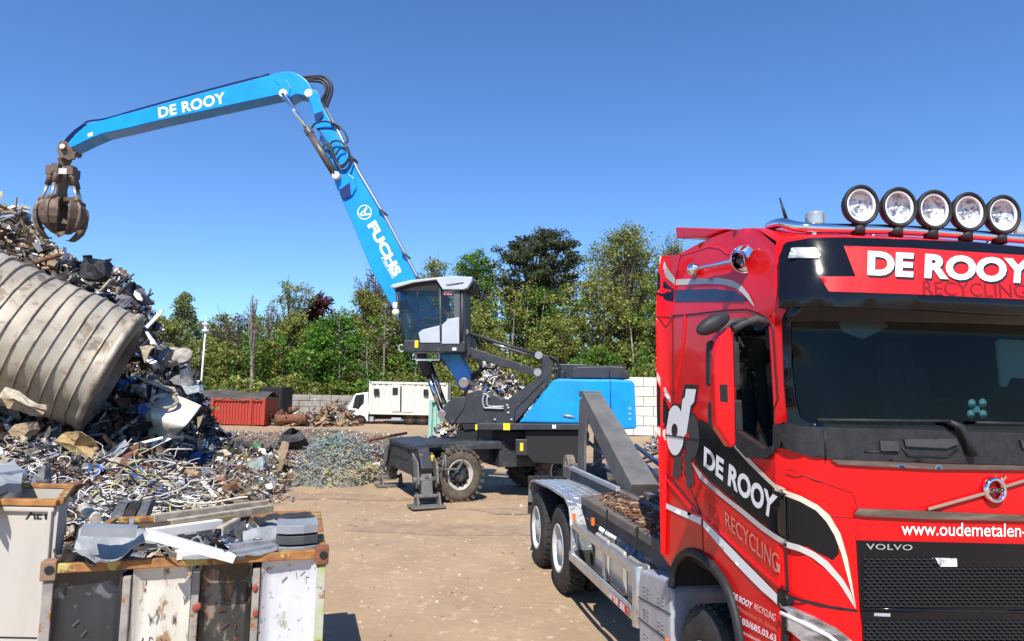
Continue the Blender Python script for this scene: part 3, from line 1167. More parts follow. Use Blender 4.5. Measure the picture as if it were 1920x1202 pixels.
# side tanks and boxes
m = MB()
for i, s in enumerate((3.05, 3.62, 4.15)):
    m.box((-.93, s + .02, .86), (.42, .46, .46))
m.build('side_box', mat('brushed_tank', (.46, .43, .38), (.62, .60, .55), 3, .4, .6, rough=.35, metal=.4), truck, .03, 3)
m = MB()
m.cyl((-.98, 3.0, 1.09), (-.98, 4.35, 1.09), .125, n=24)
m.sph((-.98, 3.0, 1.09), .125, 10)
m.sph((-.98, 4.35, 1.09), .125, 10)
at_ = m.build('air_tank', mat('tank_blue_black', (.02, .035, .07), (.16, .2, .26), 3, .5, .8, rough=.2, metal=.5), truck)
m = MB()
for s in (3.3, 3.75, 4.15):
    m = MB()
    m.lathe((-.98, s, 1.09), (0, 1, 0), [(-.02, .129), (.02, .129)], 24)
    m.build('tank_strap', DECB, at_)
m = MB()
bx = [(1.93, .42), (2.68, .42), (2.70, 1.0), (2.64, 1.12), (2.05, 1.20), (1.96, 1.12)]
m.prism([(-1.25, s, z) for s, z in bx], (.55, 0, 0))
bb = m.build('battery_box', SILP, truck, .035, 3)
m = MB()
m.tube([(-1.252, 1.96, .93), (-1.252, 2.69, .85)], .006, 5)
m.tube([(-1.252, 1.96, .70), (-1.252, 2.69, .66)], .006, 5)
m.build('box_seam', PLA, bb)
m = MB()
for z in (1.0, .8, .58):
    for s in (2.12, 2.2, 2.45, 2.53):
        for k in range(3):
            m.box((-1.253, s, z - k * .035), (.012, .045, .012))
m.build('box_vents', SILV, bb)
m = MB()
m.box((-1.256, 2.02, .66), (.02, .05, .1))
for s, z, yy in ((4.95, 1.16, -1.24), (4.45, 1.2, -1.15)):
    m.box((yy, s, z), (.03, .06, .09))
m.build('side_marker', ORA, truck, .004)

# flat deck box behind the cab with scrap dirt on it
m = MB()
dk = [(-1.12, 5.06, 1.30), (-1.12, 2.28, 1.30), (-.12, 2.28, 1.30), (-.12, 5.10, 1.30), (-.85, 5.12, 1.30)]
m.prism(dk, (0, 0, .115))
m.prism([(x * 1, s, 1.12) for x, s in ((-1.08, 5.0), (-1.08, 2.3), (-.2, 2.3), (-.2, 5.0))], (0, 0, .18))
DKM = mat('dusty_deck', (.12, .105, .09), (.19, .15, .115), 4, .4, .7, rough=.9, bump=.3)
dck = m.build('deck_plate', DKM, truck, .02)
m = MB()
for s in (4.0, 3.05):
    m.box((-1.125, s, 1.33), (.012, .035, .20), Matrix.Rotation(.15, 3, 'X'))
m.build('deck_strap', DECB, dck)
m = MB()
random.seed(3)
for i in range(1100):
    x, s = random.uniform(-1.05, -.15), 2.35 + abs(random.gauss(0, 1)) * 1.2
    if s > 4.9:
        continue
    p = Vector((x, s, 1.42 + random.uniform(0, .06)))
    d = Vector((random.uniform(-1, 1), random.uniform(-1, 1), random.uniform(-.15, .25))).normalized() * random.uniform(.03, .13)
    m.tube([p - d, p + d * .3 + Vector((0, 0, random.uniform(0, .03))), p + d], random.uniform(.004, .011), 4, mi=random.choice((0, 0, 1, 2)))
tag(m.build('deck_debris', [RUST, mat('dry_brown', (.20, .12, .07), rough=.95), mat('dry_tan', (.42, .30, .18), rough=.95)], dck), kind='stuff')

# hook arm
HK = MB()
for w0, w1 in ((-.62, -.18),):
    pass
t0 = TR.px(1100, 744, 0, -.62)
t1 = TR.px(1139, 744, 0, -.30)
f0 = TR.px(1163, 898, 0, -.62)
f1 = TR.px(1207, 893, 0, -.30)
zt, zf = (t0.z + t1.z) / 2, (f0.z + f1.z) / 2
HK = MB()
A0, A1 = Vector((-.45, 6.75, 2.76)), Vector((-.40, 4.62, 1.62))
dirv = (A1 - A0).normalized()
nrm = Vector((0, dirv.z, -dirv.y)).normalized()
if nrm.y > 0:
    nrm = -nrm
wv = Vector((.17, 0, 0))


def arm_seg(mb, p, q, wp, wq, tp, tq, mi=0):
    dv = (q - p).normalized()
    n_ = Vector((0, -abs(dv.z), -dv.y * (1 if dv.z < 0 else -1)))
    n_ = Vector((0, dv.z, -dv.y))
    if n_.y > 0:
        n_ = -n_
    n_.normalize()
    vs = []
    for c_, w_, t_ in ((p, wp, tp), (q, wq, tq)):
        vs += [c_ + Vector((-w_, 0, 0)), c_ + Vector((w_, 0, 0)), c_ + Vector((w_, 0, 0)) - n_ * t_, c_ + Vector((-w_, 0, 0)) - n_ * t_]
    mb.add(vs, [(0, 1, 2, 3), (7, 6, 5, 4), (0, 4, 5, 1), (1, 5, 6, 2), (2, 6, 7, 3), (3, 7, 4, 0)], mi)


arm_seg(HK, A0, A1, .15, .19, .26, .34)
HK.prism([(-.60, 6.70, 2.70), (-.60, 6.95, 2.62), (-.60, 7.02, 1.45), (-.60, 6.62, 1.45), (-.60, 6.62, 2.0), (-.60, 6.45, 2.45)], (.035, 0, 0))
HK.prism([(-.34, 6.70, 2.70), (-.34, 6.95, 2.62), (-.34, 7.02, 1.45), (-.34, 6.62, 1.45), (-.34, 6.62, 2.0), (-.34, 6.45, 2.45)], (.035, 0, 0))
HK.box((-.45, 6.85, 2.72), (.30, .26, .10))
harm = HK.build('hook_arm', GRYM, truck, .015)
m = MB()
for x in (-.62, .42):
    m.box((x, 5.3, 1.40), (.12, 4.6, .20))
m.box((0, 7.4, 1.42), (1.2, .2, .26))
m.box((0, 4.3, 1.45), (1.0, .3, .2))
m.build('hook_frame', mat('frame_dusty', (.09, .085, .08), (.22, .19, .15), 4, .4, .7, rough=.7), harm, .01)
m = MB()
m.box((-.70, 5.9, 1.53), (.06, 2.2, .06))
m.box((-.18, 5.6, 1.53), (.06, 2.6, .05))
m.build('guide_rail', SILP, harm, .006)
m = MB()
for x, z in ((-.14, 1.62), (.12, 1.60)):
    m.cyl((x, 6.3, z + .35), (x, 4.6, z + .02), .035, n=14, mi=1)
    m.cyl((x, 4.9, z + .08), (x, 2.5, z - .12), .085, n=18)
m.cyl((-.45, 6.9, 1.95), (-.3, 5.3, 1.62), .03, n=10)
m.tube(catmull([(-.5, 6.6, 1.6), (-.3, 6.2, 1.82), (-.25, 5.7, 1.6), (-.3, 5.2, 1.72), (-.2, 4.6, 1.6)], 5), .02, 8)
m.tube(catmull([(.3, 6.6, 1.7), (.35, 5.8, 1.9), (.3, 5.0, 1.8), (.3, 4.0, 1.75), (.3, 2.6, 1.6)], 5), .022, 8)
m.tube(catmull([(.38, 6.6, 1.66), (.42, 5.8, 1.8), (.4, 5.0, 1.7), (.38, 4.0, 1.7), (.38, 2.6, 1.55)], 5), .022, 8)
m.build('hydraulic_cylinder', [mat('cyl_grey', (.13, .13, .13), (.2, .19, .18), 5, rough=.5), mat('blue_chrome', (.3, .36, .5), rough=.15, metal=1)], harm)
for x in (-.5, .5):
    m = MB()
    m.cyl((x - .07, 7.85, 1.48), (x + .07, 7.85, 1.48), .17, n=24)
    m.cyl((x - .09, 7.85, 1.48), (x + .09, 7.85, 1.48), .06, n=16)
    m.build('rear_roller', mat('dusty_roller', (.25, .19, .13), (.12, .1, .08), 8, rough=.9, bump=.4), harm, .01)

# ================================================================== THE BLUE MATERIAL HANDLER
# upper body frame: x along the machine, y away from the viewer
FS = Frame((-.30, 18.2, 0), rad(-5))
UF = Frame((-.30, 18.2, 0), rad(24))
T_U = FS.I @ UF.M        # undercarriage frame to upper frame
mh = thing('material_handler', 'blue material handler with raised cab and a long bent boom over the scrap heap', 'scrap handler', FS.o, FS.yaw)
NEAR, CABY, BOOMY = -1.25, -1.30, -.35


def fp(L, y):
    return [FS.px(a_, b_, 1, y) for a_, b_ in L]


def slab(name, L, y, th, mt, par=None, bevel=.01, seg=2):
    q = MB()
    q.prism(fp(L, y), (0, th, 0))
    return q.build(name, mt, par or mh, bevel, seg)


# --- engine housing (blue), rounded back corner
hp = [(972, 793), (1000, 759), (1037, 713), (1047, 710), (1100, 711), (1150, 711), (1182, 713), (1190, 718), (1194, 804), (1164, 806), (1150, 796), (1094, 795)]
hous = slab('engine_housing', hp, NEAR, 2.5, BLUE, None, .06, 4)
m = MB()
m.tube([FS.px(1144, 712, 1, NEAR - .002), FS.px(1146, 796, 1, NEAR - .002)], .012, 5)
m.build('panel_gap', DECB, hous)
m = MB()
m.tube([FS.px(1056, 779, 1, NEAR - .01), FS.px(1066, 780, 1, NEAR - .02), FS.px(1077, 782, 1, NEAR - .01)], .03, 8)
m.build('door_handle', SILV, hous)
m = MB()
for y in (766, 776, 786):
    m.box(FS.px(1181, y, 1, NEAR - .005), (.06, .02, .05))
m.build('rear_catch', SILP, hous)
hd = slab('bonnet', [(1069, 710), (1073, 692), (1082, 686), (1140, 685), (1171, 686), (1178, 700), (1182, 711)], NEAR + .25, 1.9, GRYD, None, .05, 3)
m = MB()
m.tube([FS.px(1142, 687, 1, NEAR + .245), FS.px(1143, 710, 1, NEAR + .245)], .012, 5)
for k in range(6):
    m.bar(FS.px(1162 + k * 3.2, 708, 1, NEAR + .244), FS.px(1165 + k * 2.2, 694 + k * 2, 1, NEAR + .244), .012, .01)
m.build('vent_slots', DECB, hd)
m = MB()
m.box((FS.px(1070, 700, 1, .6)), (.9, .5, .5))
m.cyl(FS.px(1055, 712, 1, .3), FS.px(1055, 695, 1, .3), .09)
m.build('engine_block', GRYD, mh, .02)

# --- deck beam and the king post side plates
deck = slab('deck_frame', [(893, 794), (1095, 795), (1095, 806), (893, 806)], NEAR - .02, 2.5, GRYD, None, .012)
for x, y, w_, h_, mt in ((950, 800, .17, .17, YEL), (1039, 800, .09, .09, DEC), (893, 801, .05, .14, YEL)):
    p = FS.px(x, y, 1, NEAR - .03)
    m = MB()
    m.box(p, (w_, .01, h_))
    m.build('label', mt, deck)
slab('deck_step', [(866, 795), (893, 795), (893, 805), (870, 807)], NEAR + .3, 1.8, DARK)
plate_px = [(828, 778), (828, 767), (838, 755), (853, 744), (872, 744), (876, 738), (885, 735), (899, 731), (920, 739), (953, 749), (962, 741),
            (1012, 706), (1017, 700), (1015, 672), (1018, 664), (1028, 667), (1036, 682), (1033, 713), (1022, 727), (972, 786), (964, 794), (842, 794)]
kp = slab('boom_bracket', plate_px, -.95, .10, GRYD, None, .015)
kp2 = slab('boom_bracket', plate_px, .55, .10, GRYD, None, .015)
m = MB()
for L in ([(876, 742), (870, 766), (851, 793)], [(964, 793), (966, 768), (1018, 716), (1031, 700)]):
    m.tube(fp(L, -.955), .012, 5)
m.build('weld_seam', DECB, kp)
m = MB()
m.prism(fp([(828, 776), (842, 793), (964, 793), (972, 786), (1030, 713), (1022, 706), (962, 748), (900, 770), (860, 765), (838, 765)], -.85), (0, 1.4, 0))
m.build('bracket_core', GRYD, mh, .01)
m = MB()
for (x, y, r) in ((828, 777, .11), (869, 718, .13)):
    p = FS.px(x, y, 1, -1.0)
    m.cyl(p, p + Vector((0, 1.7, 0)), r, n=20)
m.build('pivot_pin', mat('pin_steel', (.32, .26, .24), rough=.4, metal=.6), kp, .01)
m = MB()
for L in ([(907, 741), (905, 752), (908, 764), (915, 765), (945, 766)], [(914, 742), (913, 755), (918, 762), (945, 762)], [(905, 738), (912, 740), (918, 745)]):
    m.tube(catmull(fp(L, -1.0), 4), .022, 7)
m.build('hydraulic_pipe', SILP, kp)
m = MB()
for x, y in ((928, 787), (959, 787), (953, 774), (951, 760), (953, 765)):
    m.sph(FS.px(x, y, 1, -.96), .035, 6)
m.build('bolt_head', SILP, kp)

# --- boom: thick blue box girder
b_near = [(741, 592), (735, 575), (696, 506), (660, 418), (640, 372), (628, 345), (625, 330), (606, 280), (592, 240), (586, 212), (577, 184), (578, 172),
          (583, 166), (590, 170), (607, 203), (625, 235), (666, 312), (716, 398), (759, 479), (800, 556), (836, 616), (866, 668), (884, 706), (882, 730), (866, 733), (858, 722),
          (848, 702), (820, 660), (790, 630), (760, 612)]
BW = .62
boom = slab('boom', b_near, BOOMY, BW, BLUE, None, .03, 3)
m = MB()
m.prism(fp([(578, 180), (584, 166), (596, 172), (604, 200), (606, 214), (594, 222), (588, 214)], BOOMY - .05), (0, .05, 0))
m.build('boom_cheek', BLUE, boom, .02)
m = MB()
m.prism(fp([(632, 330), (650, 322), (664, 334), (668, 352), (660, 366), (642, 368), (634, 350)], BOOMY - .06), (0, .06, 0))
m.build('boom_cheek', BLUE, boom, .02)
m = MB()
m.prism(fp([(636, 356), (656, 342), (658, 366), (648, 372), (640, 372)], BOOMY - .066), (0, .006, 0))
m.build('cheek_cap', DBLU, boom)
m = MB()
m.prism(fp([(589, 214), (604, 208), (606, 216), (597, 226), (590, 222)], BOOMY - .056), (0, .006, 0))
m.build('cheek_cap', DBLU, boom)
m = MB()
m.prism(fp([(594, 240), (624, 240), (625, 243), (595, 243)], BOOMY - .006), (0, .006, 0))
m.build('boom_stripe', DBLU, boom)
m = MB()
pp = [(610, 203), (640, 262), (671, 322), (722, 408), (765, 489), (806, 566), (815, 580)]
for dy, r in ((-.02, .035), (.16, .035)):
    m.tube(fp([(x + 1.5, y) for x, y in pp], BOOMY + dy), r, 8, cap=True)
pipe = m.build('boom_pipe', mat('pipe_steel', (.62, .6, .57), rough=.3, metal=.8), boom)
for x, y in ((627, 235), (661, 297), (717, 397), (760, 478), (785, 522)):
    m = MB()
    m.bar(FS.px(x - 4, y - 3, 1, BOOMY + .06), FS.px(x + 7, y + 5, 1, BOOMY + .06), .34, .05)
    m.build('pipe_clamp', GRYD, boom)
HOSE = mat('hose_black', (.015, .015, .016), rough=.45)
m = MB()
for L in ([(560, 150), (578, 149), (600, 147), (614, 158), (616, 172), (608, 195), (610, 205)], [(568, 152), (590, 152), (606, 156), (612, 170), (604, 190), (611, 212)],
          [(562, 146), (585, 144), (607, 144), (620, 156), (622, 174), (613, 200), (614, 210)]):
    m.tube(catmull(fp(L, BOOMY + .12), 6), .042, 7)
for L in ([(585, 240), (592, 231), (615, 228), (640, 240), (652, 262), (648, 268)], [(617, 285), (621, 268), (634, 264), (650, 274), (655, 292), (645, 308), (632, 312)],
          [(600, 262), (620, 282), (628, 300), (640, 314), (652, 304), (656, 295)], [(598, 244), (610, 262), (622, 275), (627, 290), (634, 305)],
          [(630, 290), (636, 280), (646, 276)], [(603, 280), (612, 270), (626, 280)], [(630, 305), (640, 318), (655, 315), (660, 300)]):
    m.tube(catmull(fp(L, BOOMY - .12), 6), .026, 6)
m.build('hydraulic_hose', HOSE, boom)
# white lettering and the round emblem on the boom
def BS(x, y):
    return FS.px(x, y, 1, BOOMY - .006)


m = MB()
lettering(m, 'FUCHS', [(704, 412), (754, 510), (739, 520), (688, 423)], BS, .05)
m.build('lettering', DEC, boom)
m = MB()
lettering(m, 'A TEREX BRAND', [(719, 480), (741, 518), (736, 523), (714, 484)], BS, .01)
m.build('lettering', DEC, boom)
m = MB()
pts = ell(683.5, 398, 13.4, 13.8, 28)
inn = ell(683.5, 398, 11.8, 12.2, 28)
patch(m, pts, lambda x, y, o=0: BS(x, y), [inn], 5)
patch(m, [(674, 401), (679, 397), (687, 388), (689, 391), (685, 396), (686, 401), (693, 400), (694, 403), (683, 404), (678, 406)], lambda x, y, o=0: BS(x, y), [[(678, 400), (683, 397), (684, 401), (680, 403)]], 5)
m.build('round_emblem', DEC, boom)

# --- stick
SY0, SW = BOOMY + .06, .5
s_near = [(585, 167), (578, 154), (570, 146), (558, 138), (546, 134), (530, 134), (515, 137), (505, 141), (450, 156), (415, 165), (340, 184), (273, 204), (230, 214), (181, 228), (168, 231), (156, 238),
          (140, 252), (128, 268), (125, 277), (131, 278), (160, 264), (190, 251), (240, 240), (289, 228), (450, 193), (520, 178), (530, 180), (540, 184), (556, 176), (574, 180), (582, 176)]
stick = slab('stick', s_near, SY0, SW, BLUE, None, .025, 3)
m = MB()
for L in ([(150, 240), (160, 230), (172, 226), (200, 222), (273, 201), (400, 166), (505, 139)],):
    m.tube(catmull(fp(L, SY0 + .04), 3), .025, 6)
    m.tube(catmull(fp(L, SY0 + .16), 3), .025, 6)
m.tube(catmull(fp([(112, 282), (124, 262), (142, 244), (160, 232)], SY0 + .02), 4), .03, 6)
m.tube(catmull(fp([(118, 284), (128, 264), (146, 246), (164, 234)], SY0 + .2), 4), .03, 6)
m.build('stick_hose', DBLU, stick)


def STS(x, y):
    return FS.px(x, y, 1, SY0 - .006)


m = MB()
lettering(m, 'DE ROOY', [(296, 202), (421, 172), (423, 193), (298, 222)], STS, .03, space=1.06)
m.build('lettering', DEC, stick)
m = MB()
patch(m, [(164, 251), (174, 247), (174, 254), (165, 257)], lambda x, y, o=0: STS(x, y), (), 6)
m.build('label', mat('pale_yellow', (.8, .7, .3)), stick)
m = MB()
for (x, y, r) in ((530, 174, .12), (578, 174, .12)):
    p = FS.px(x, y, 1, SY0 - .12)
    m.cyl(p, p + Vector((0, SW + .24, 0)), r, n=18)
m.build('pivot_pin', mat('pin_white', (.75, .72, .7), rough=.4), stick, .015)
m = MB()
m.prism(fp([(515, 150), (523, 160), (524, 178), (532, 185), (541, 180), (545, 165), (538, 150)], SY0 - .03), (0, .03, 0))
m.build('stick_cheek', BLUE, stick, .015)
# stick cylinders
for yy in (SY0 - .20, SY0 + SW + .12):
    a_, b_, c_ = FS.px(530, 176, 1, yy), FS.px(578, 245, 1, yy), FS.px(629, 328, 1, yy)
    m = MB()
    m.cyl(b_, c_, .105, n=18)
    m.lathe(b_, (c_ - b_), [(-.05, .12), (.12, .12)], 16)
    cyl = m.build('stick_cylinder', mat('cylinder_grey', (.07, .068, .068), (.11, .1, .1), 4, rough=.4), mh)
    m = MB()
    m.cyl(a_, b_, .055, n=14)
    m.build('piston_rod', CHR, cyl)
    m = MB()
    p = FS.px(629, 328, 1, yy - .1)
    m.cyl(p, p + Vector((0, .24, 0)), .11, n=18)
    m.build('pivot_pin', mat('pin_white2', (.6, .58, .56), rough=.4), cyl, .01)
# boom lift cylinders
for yy in (-.78, .45):
    a_, b_, c_ = FS.px(829, 776, 1, yy), FS.px(806, 712, 1, yy), FS.px(786, 655, 1, yy)
    m = MB()
    m.cyl(a_, b_ + (c_ - b_) * .3, .075, n=16)
    lc = m.build('lift_cylinder', mat('dark_chrome', (.5, .5, .52), rough=.12, metal=1), mh)
    m = MB()
    m.cyl(b_ + Vector((-.05, 0, .1)), c_ + (c_ - b_) * 1.6, .14, n=18)
    m.build('cylinder_barrel', GRYD, lc)
for yy in (-.5, .2):
    m = MB()
    m.cyl(FS.px(834, 758, 1, yy), FS.px(806, 680, 1, yy), .06, n=12)
    m.build('lift_cylinder', mat('dark_chrome2', (.4, .4, .42), rough=.15, metal=1), mh)

# --- cab
cabf = MB()
CW = 1.15
P = [(757, 638), (872, 640), (871, 660), (812, 660), (757, 658)]
cabf.prism(fp(P, CABY), (0, CW, 0))
cabo = cabf.build('cab_floor', GRYD, mh, .02)
m = MB()
fr = lambda L, r=.035: m.tube(fp(L, CABY + .03), r, 6)
for yy in (CABY + .03, CABY + CW - .03):
    for L, r in (([(743, 540), (747, 575), (757, 640)], .04), ([(825, 532), (826, 600), (826, 640)], .045), ([(866, 538), (867, 600), (864, 642)], .05), ([(743, 540), (826, 530), (866, 536)], .04)):
        m.tube(fp(L, yy), r, 6)
for a_, b_ in (((743, 540), (743, 540)), ((757, 640), (757, 640))):
    m.tube([FS.px(*a_, 1, CABY + .03), FS.px(*b_, 1, CABY + CW - .03)], .035, 6)
m.build('cab_pillar', GRYD, mh, .0)
slab('cab_back', [(858, 540), (871, 540), (872, 642), (862, 642)], CABY + .04, CW - .08, GRYD)
slab('cab_rear_panel', [(851, 545), (862, 545), (862, 600), (851, 600)], CABY - .005, .03, mat('cab_dark_trim', (.09, .10, .11), rough=.5))
roof = slab('cab_roof', [(731, 539), (735, 533), (770, 525), (818, 520), (850, 518), (886, 519), (884, 528), (876, 540), (868, 543), (830, 543), (818, 524.5), (775, 530), (740, 540)], CABY - .1, CW + .2, CABW, None, .02, 3)
m = MB()
m.prism(fp([(742, 539), (775, 530), (818, 525), (828, 541), (826, 545), (745, 545)], CABY + .0), (0, CW, 0))
m.prism(fp([(868, 543), (880, 537), (890, 526), (889, 538), (880, 545), (870, 546)], CABY + .1), (0, CW - .2, 0))
m.build('roof_lining', DARK, roof)
m = MB()
patch(m, [(834, 534), (842, 533), (862, 530), (870, 529), (868, 532), (840, 536)], lambda x, y, o=0: FS.px(x, y, 1, CABY - .105), (), 6)
m.build('roof_groove', PLA2, roof)
slab('cab_door_panel', [(784, 624), (792, 618), (824, 610), (825, 643), (788, 643)], CABY - .03, .06, CABW, None, .02)
slab('cab_side_panel', [(828, 609), (841, 598), (861, 594.5), (861, 645), (828, 645)], CABY - .03, .06, CABW, None, .02)
m = MB()
patch(m, [(743, 542), (824, 534), (824, 611), (792, 618), (784, 624), (784, 640), (758, 639), (748, 575)], lambda x, y, o=0: FS.px(x, y, 1, CABY + .01), (), 20)
patch(m, [(829, 545), (849, 545), (849, 594), (841, 597), (829, 607)], lambda x, y, o=0: FS.px(x, y, 1, CABY + .01), (), 20)
m.build('cab_window', GLD, mh)
m = MB()
A_, B_ = FS.px(742, 542, 1, CABY + .05), FS.px(757, 640, 1, CABY + .05)
dv = Vector((0, CW - .1, 0))
m.add([A_, B_, B_ + dv, A_ + dv], [(0, 1, 2, 3)])
m.build('front_window', GLD, mh)
m = MB()
for L in ([(747, 586), (785, 584), (824, 574)], [(782, 538), (784, 584)]):
    m.tube(fp(L, CABY + .02), .015, 5)
m.build('window_bar', DECB, mh)
m = MB()
sp = FS.px(812, 610, 1, CABY + .55)
m.box(sp, (.55, .5, .14))
m.box(sp + Vector((.28, 0, .4)), (.14, .48, .75), Matrix.Rotation(.15, 3, 'Y'))
m.box(sp + Vector((-.0, -.3, .14)), (.4, .07, .1))
m.build('driver_seat', SEAT, mh, .04)
m = MB()
for x, y, r in ((777, 605, .1), (788, 598, .06), (770, 615, .09)):
    m.sph(FS.px(x, y, 1, CABY + .3), r, 6)
m.tube(fp([(770, 640), (768, 612), (778, 600)], CABY + .3), .03, 6)
m.tube(fp([(800, 600), (812, 588), (820, 592)], CABY + .4), .025, 6)
m.build('control_stick', PLA2, mh)
m = MB()
p = FS.px(839, 553, 1, CABY - .0)
patch(m, [(832, 547), (847, 547), (847, 553), (832, 553)], lambda x, y, o=0: FS.px(x, y, 1, CABY + .004), (), 8)
m.build('red_sticker', mat('sticker_red', (.75, .05, .05), (.8, .7, .7), 30, .5, .52, rough=.5), mh)
m = MB()
m.prism(fp([(832, 575), (838, 568), (844, 574), (845, 585), (838, 592), (832, 586)], CABY + .35), (0, .05, 0))
m.build('red_cloth', mat('cloth_red', (.55, .03, .03), (.3, .02, .02), 12, rough=.9), mh)
for x, y, w_, h_, mt in ((781, 645, .09, .19, YEL), (852, 654.5, .10, .07, DEC)):
    m = MB()
    m.box(FS.px(x, y, 1, CABY - .012), (w_, .012, h_))
    m.build('label', mt, cabo)
m = MB()
q = fp([(780, 661), (823, 660), (823, 674), (780, 675)], CABY + .2)
for i in range(4):
    m.bar(q[i], q[(i + 1) % 4], .05, .05)
m.build('step_frame', SILP, cabo)
m = MB()
m.tube(catmull(fp([(756, 648), (750, 647), (748, 653), (751, 659), (757, 658)], CABY + .1), 4), .022, 6)
m.build('grab_rail', SILP, cabo)
m = MB()
m.box(FS.px(741, 572, 1, CABY - .05), (.12, .06, .14))
m.sph(FS.px(742, 586, 1, CABY - .05), .10, 8)
m.build('work_lamp', mat('lamp_cream', (.75, .72, .55), rough=.3), mh, .01)

# cab riser: lower arm, upper rod, end frame
slab('riser_arm', [(874, 652), (884, 652), (1008, 692), (1008, 706), (998, 704), (874, 667)], -.90, .22, GRYD, None, .012)
slab('riser_arm', [(874, 652), (884, 652), (1008, 692), (1008, 706), (998, 704), (874, 667)], .15, .22, GRYD, None, .012)
slab('riser_head', [(864, 622), (872, 620), (878, 636), (880, 650), (884, 664), (872, 672), (862, 660)], -.95, 1.3, GRYD, None, .02)
m = MB()
m.cyl(FS.px(870, 622, 1, -.8), FS.px(1011, 666, 1, -.8), .045, n=12)
m.cyl(FS.px(870, 622, 1, .2), FS.px(1011, 666, 1, .2), .045, n=12)
m.build('riser_rod', GRYD, mh)
m = MB()
m.cyl(FS.px(955, 653, 1, -.6), FS.px(1009, 667, 1, -.6), .07, n=14)
m.cyl(FS.px(925, 645, 1, -.6), FS.px(960, 655, 1, -.6), .04, n=12)
for x, y in ((870, 622), (1010, 666), (1008, 698)):
    p = FS.px(x, y, 1, -1.0)
    m.cyl(p, p + Vector((0, .25, 0)), .10, n=14)
m.build('riser_cylinder', mat('cyl_light', (.42, .4, .38), rough=.35, metal=.6), mh)
m = MB()
for L in ([(880, 650), (895, 672), (902, 690), (892, 706), (880, 712)], [(884, 705), (910, 690), (925, 690), (935, 680), (930, 668)], [(1036, 700), (1045, 690), (1046, 706), (1040, 716)], [(1030, 668), (1044, 676), (1050, 696)]):
    m = MB()
    m.tube(catmull(fp(L, -.3), 5), .05, 6)
    m.build('loom_hose', HOSE, mh)

# --- undercarriage (its own heading)
UM = T_U


def umb(mb, name, mt, par=None, bevel=.012, seg=2):
    mb.xf(UM)
    return mb.build(name, mt, par or mh, bevel, seg)


m = MB()
m.box((0, 0, 1.12), (4.6, 1.0, .5))
m.box((0, 0, 1.55), (1.7, 1.5, .5))
m.prism([(-2.65, -.55, 1.30), (-1.2, -.85, 1.42), (-.3, -.95, 1.42), (-.3, -.95, 1.22), (-1.9, -.85, 1.20), (-2.65, -.55, .95)], (0, 1.5, 0))
m.prism([(-.35, -.9, 1.42), (1.8, -.9, 1.42), (1.8, -.9, .75), (-.35, -.9, .75)], (0, 1.8, 0))
chs = umb(m, 'undercarriage', GRYD)
m = MB()
m.cyl((0, 0, 1.5), (0, 0, 2.0), .75, n=32)
umb(m, 'slewing_ring', DARK)
m = MB()
m.box((0, 0, 0), (3.4, 1.9, .3))
m.xf(Matrix.Translation((.7, .05, 1.50)))
m.build('deck_underside', DARK, mh)
m = MB()
for k, (x, mt) in enumerate(((1073 - 63, 0), (1052, 0), (1066, 0), (1080, 0))):
    m.box(FS.px((1010, 1058, 1068, 1082)[k], (811, 812, 812, 811)[k], 1, -1.04), (.10, .012, .08))
m.build('red_label', mat('label_red', (.7, .03, .03), (.7, .5, .5), 20, .52, .55), mh)
slab('shade_box', [(985, 807), (1094, 807), (1096, 862), (1060, 872), (1000, 868), (985, 850)], -1.12, 1.8, DARK, None, .03)  # added black box: stands in for deck shade and darkens the rear wheels
m = MB()
m.box(FS.px(978, 838, 1, -1.0), (.30, .25, .40))
tb = m.build('side_box', GRYD, mh, .02)
m = MB()
m.box(FS.px(978, 838, 1, -1.14), (.08, .01, .2))
m.build('label', YEL, tb)
# front blade plate and outriggers
m = MB()
m.prism([(-2.35, -1.35, 1.33), (-2.35, 1.35, 1.33), (-2.35, 1.75, .9), (-2.35, 1.45, .42), (-2.35, 1.1, .62), (-2.35, -1.1, .62), (-2.35, -1.4, .42), (-2.35, -1.72, .9)], (-.28, 0, 0))
m.prism([(-2.7, -1.2, 1.36), (-2.7, 1.2, 1.36), (-1.9, 1.0, 1.42), (-1.9, -1.0, 1.42)], (0, 0, -.12))
umb(m, 'outrigger_beam', GRYD, chs, .03)
for sy in (-1, 1):
    m = MB()
    for dx in (-2.72, -2.26):
        m.prism([(dx, sy * 1.15, 1.20), (dx, sy * 1.62, 1.02), (dx, sy * 1.78, .55), (dx, sy * 1.62, .42), (dx, sy * 1.40, .72)], (.05, 0, 0))
    m.bar((-2.48, sy * 1.45, 1.0), (-2.48, sy * 1.68, .22), .26, .2)
    og = umb(m, 'outrigger_leg', mat('outrigger_grey', (.10, .10, .10), (.16, .15, .135), 4, rough=.6, dirt=(.25, .2, .14), dt=.58, ds=6), chs, .015)
    m = MB()
    m.box((-2.48, sy * 1.70, .04), (.80, .5, .05))
    for dx in (-.26, .26):
        m.prism([(-2.48 + dx, sy * 1.70 - .2, .06), (-2.48 + dx, sy * 1.70 + .2, .06), (-2.48 + dx, sy * 1.70 + .07, .34), (-2.48 + dx, sy * 1.70 - .07, .34)], (.04, 0, 0))
    m.cyl((-2.78, sy * 1.70, .26), (-2.18, sy * 1.70, .26), .05)
    umb(m, 'foot_pad', GRYM, og, .01)
    m = MB()
    m.cyl((-2.48, sy * 1.2, 1.15), (-2.48, sy * 1.62, .62), .08)
    m.cyl((-2.8, sy * 1.6, .62), (-2.2, sy * 1.6, .62), .07)
    umb(m, 'outrigger_cylinder', GRYM, og, 0)
m = MB()
m.prism([(-2.66, -1.0, 1.16), (-2.66, -.72, 1.16), (-2.66, -.72, 1.28), (-2.66, -1.0, 1.28)], (-.0, 0, 0.0))
m = MB()
m.box((-2.36, -1.36, 1.08), (.26, .02, .14))
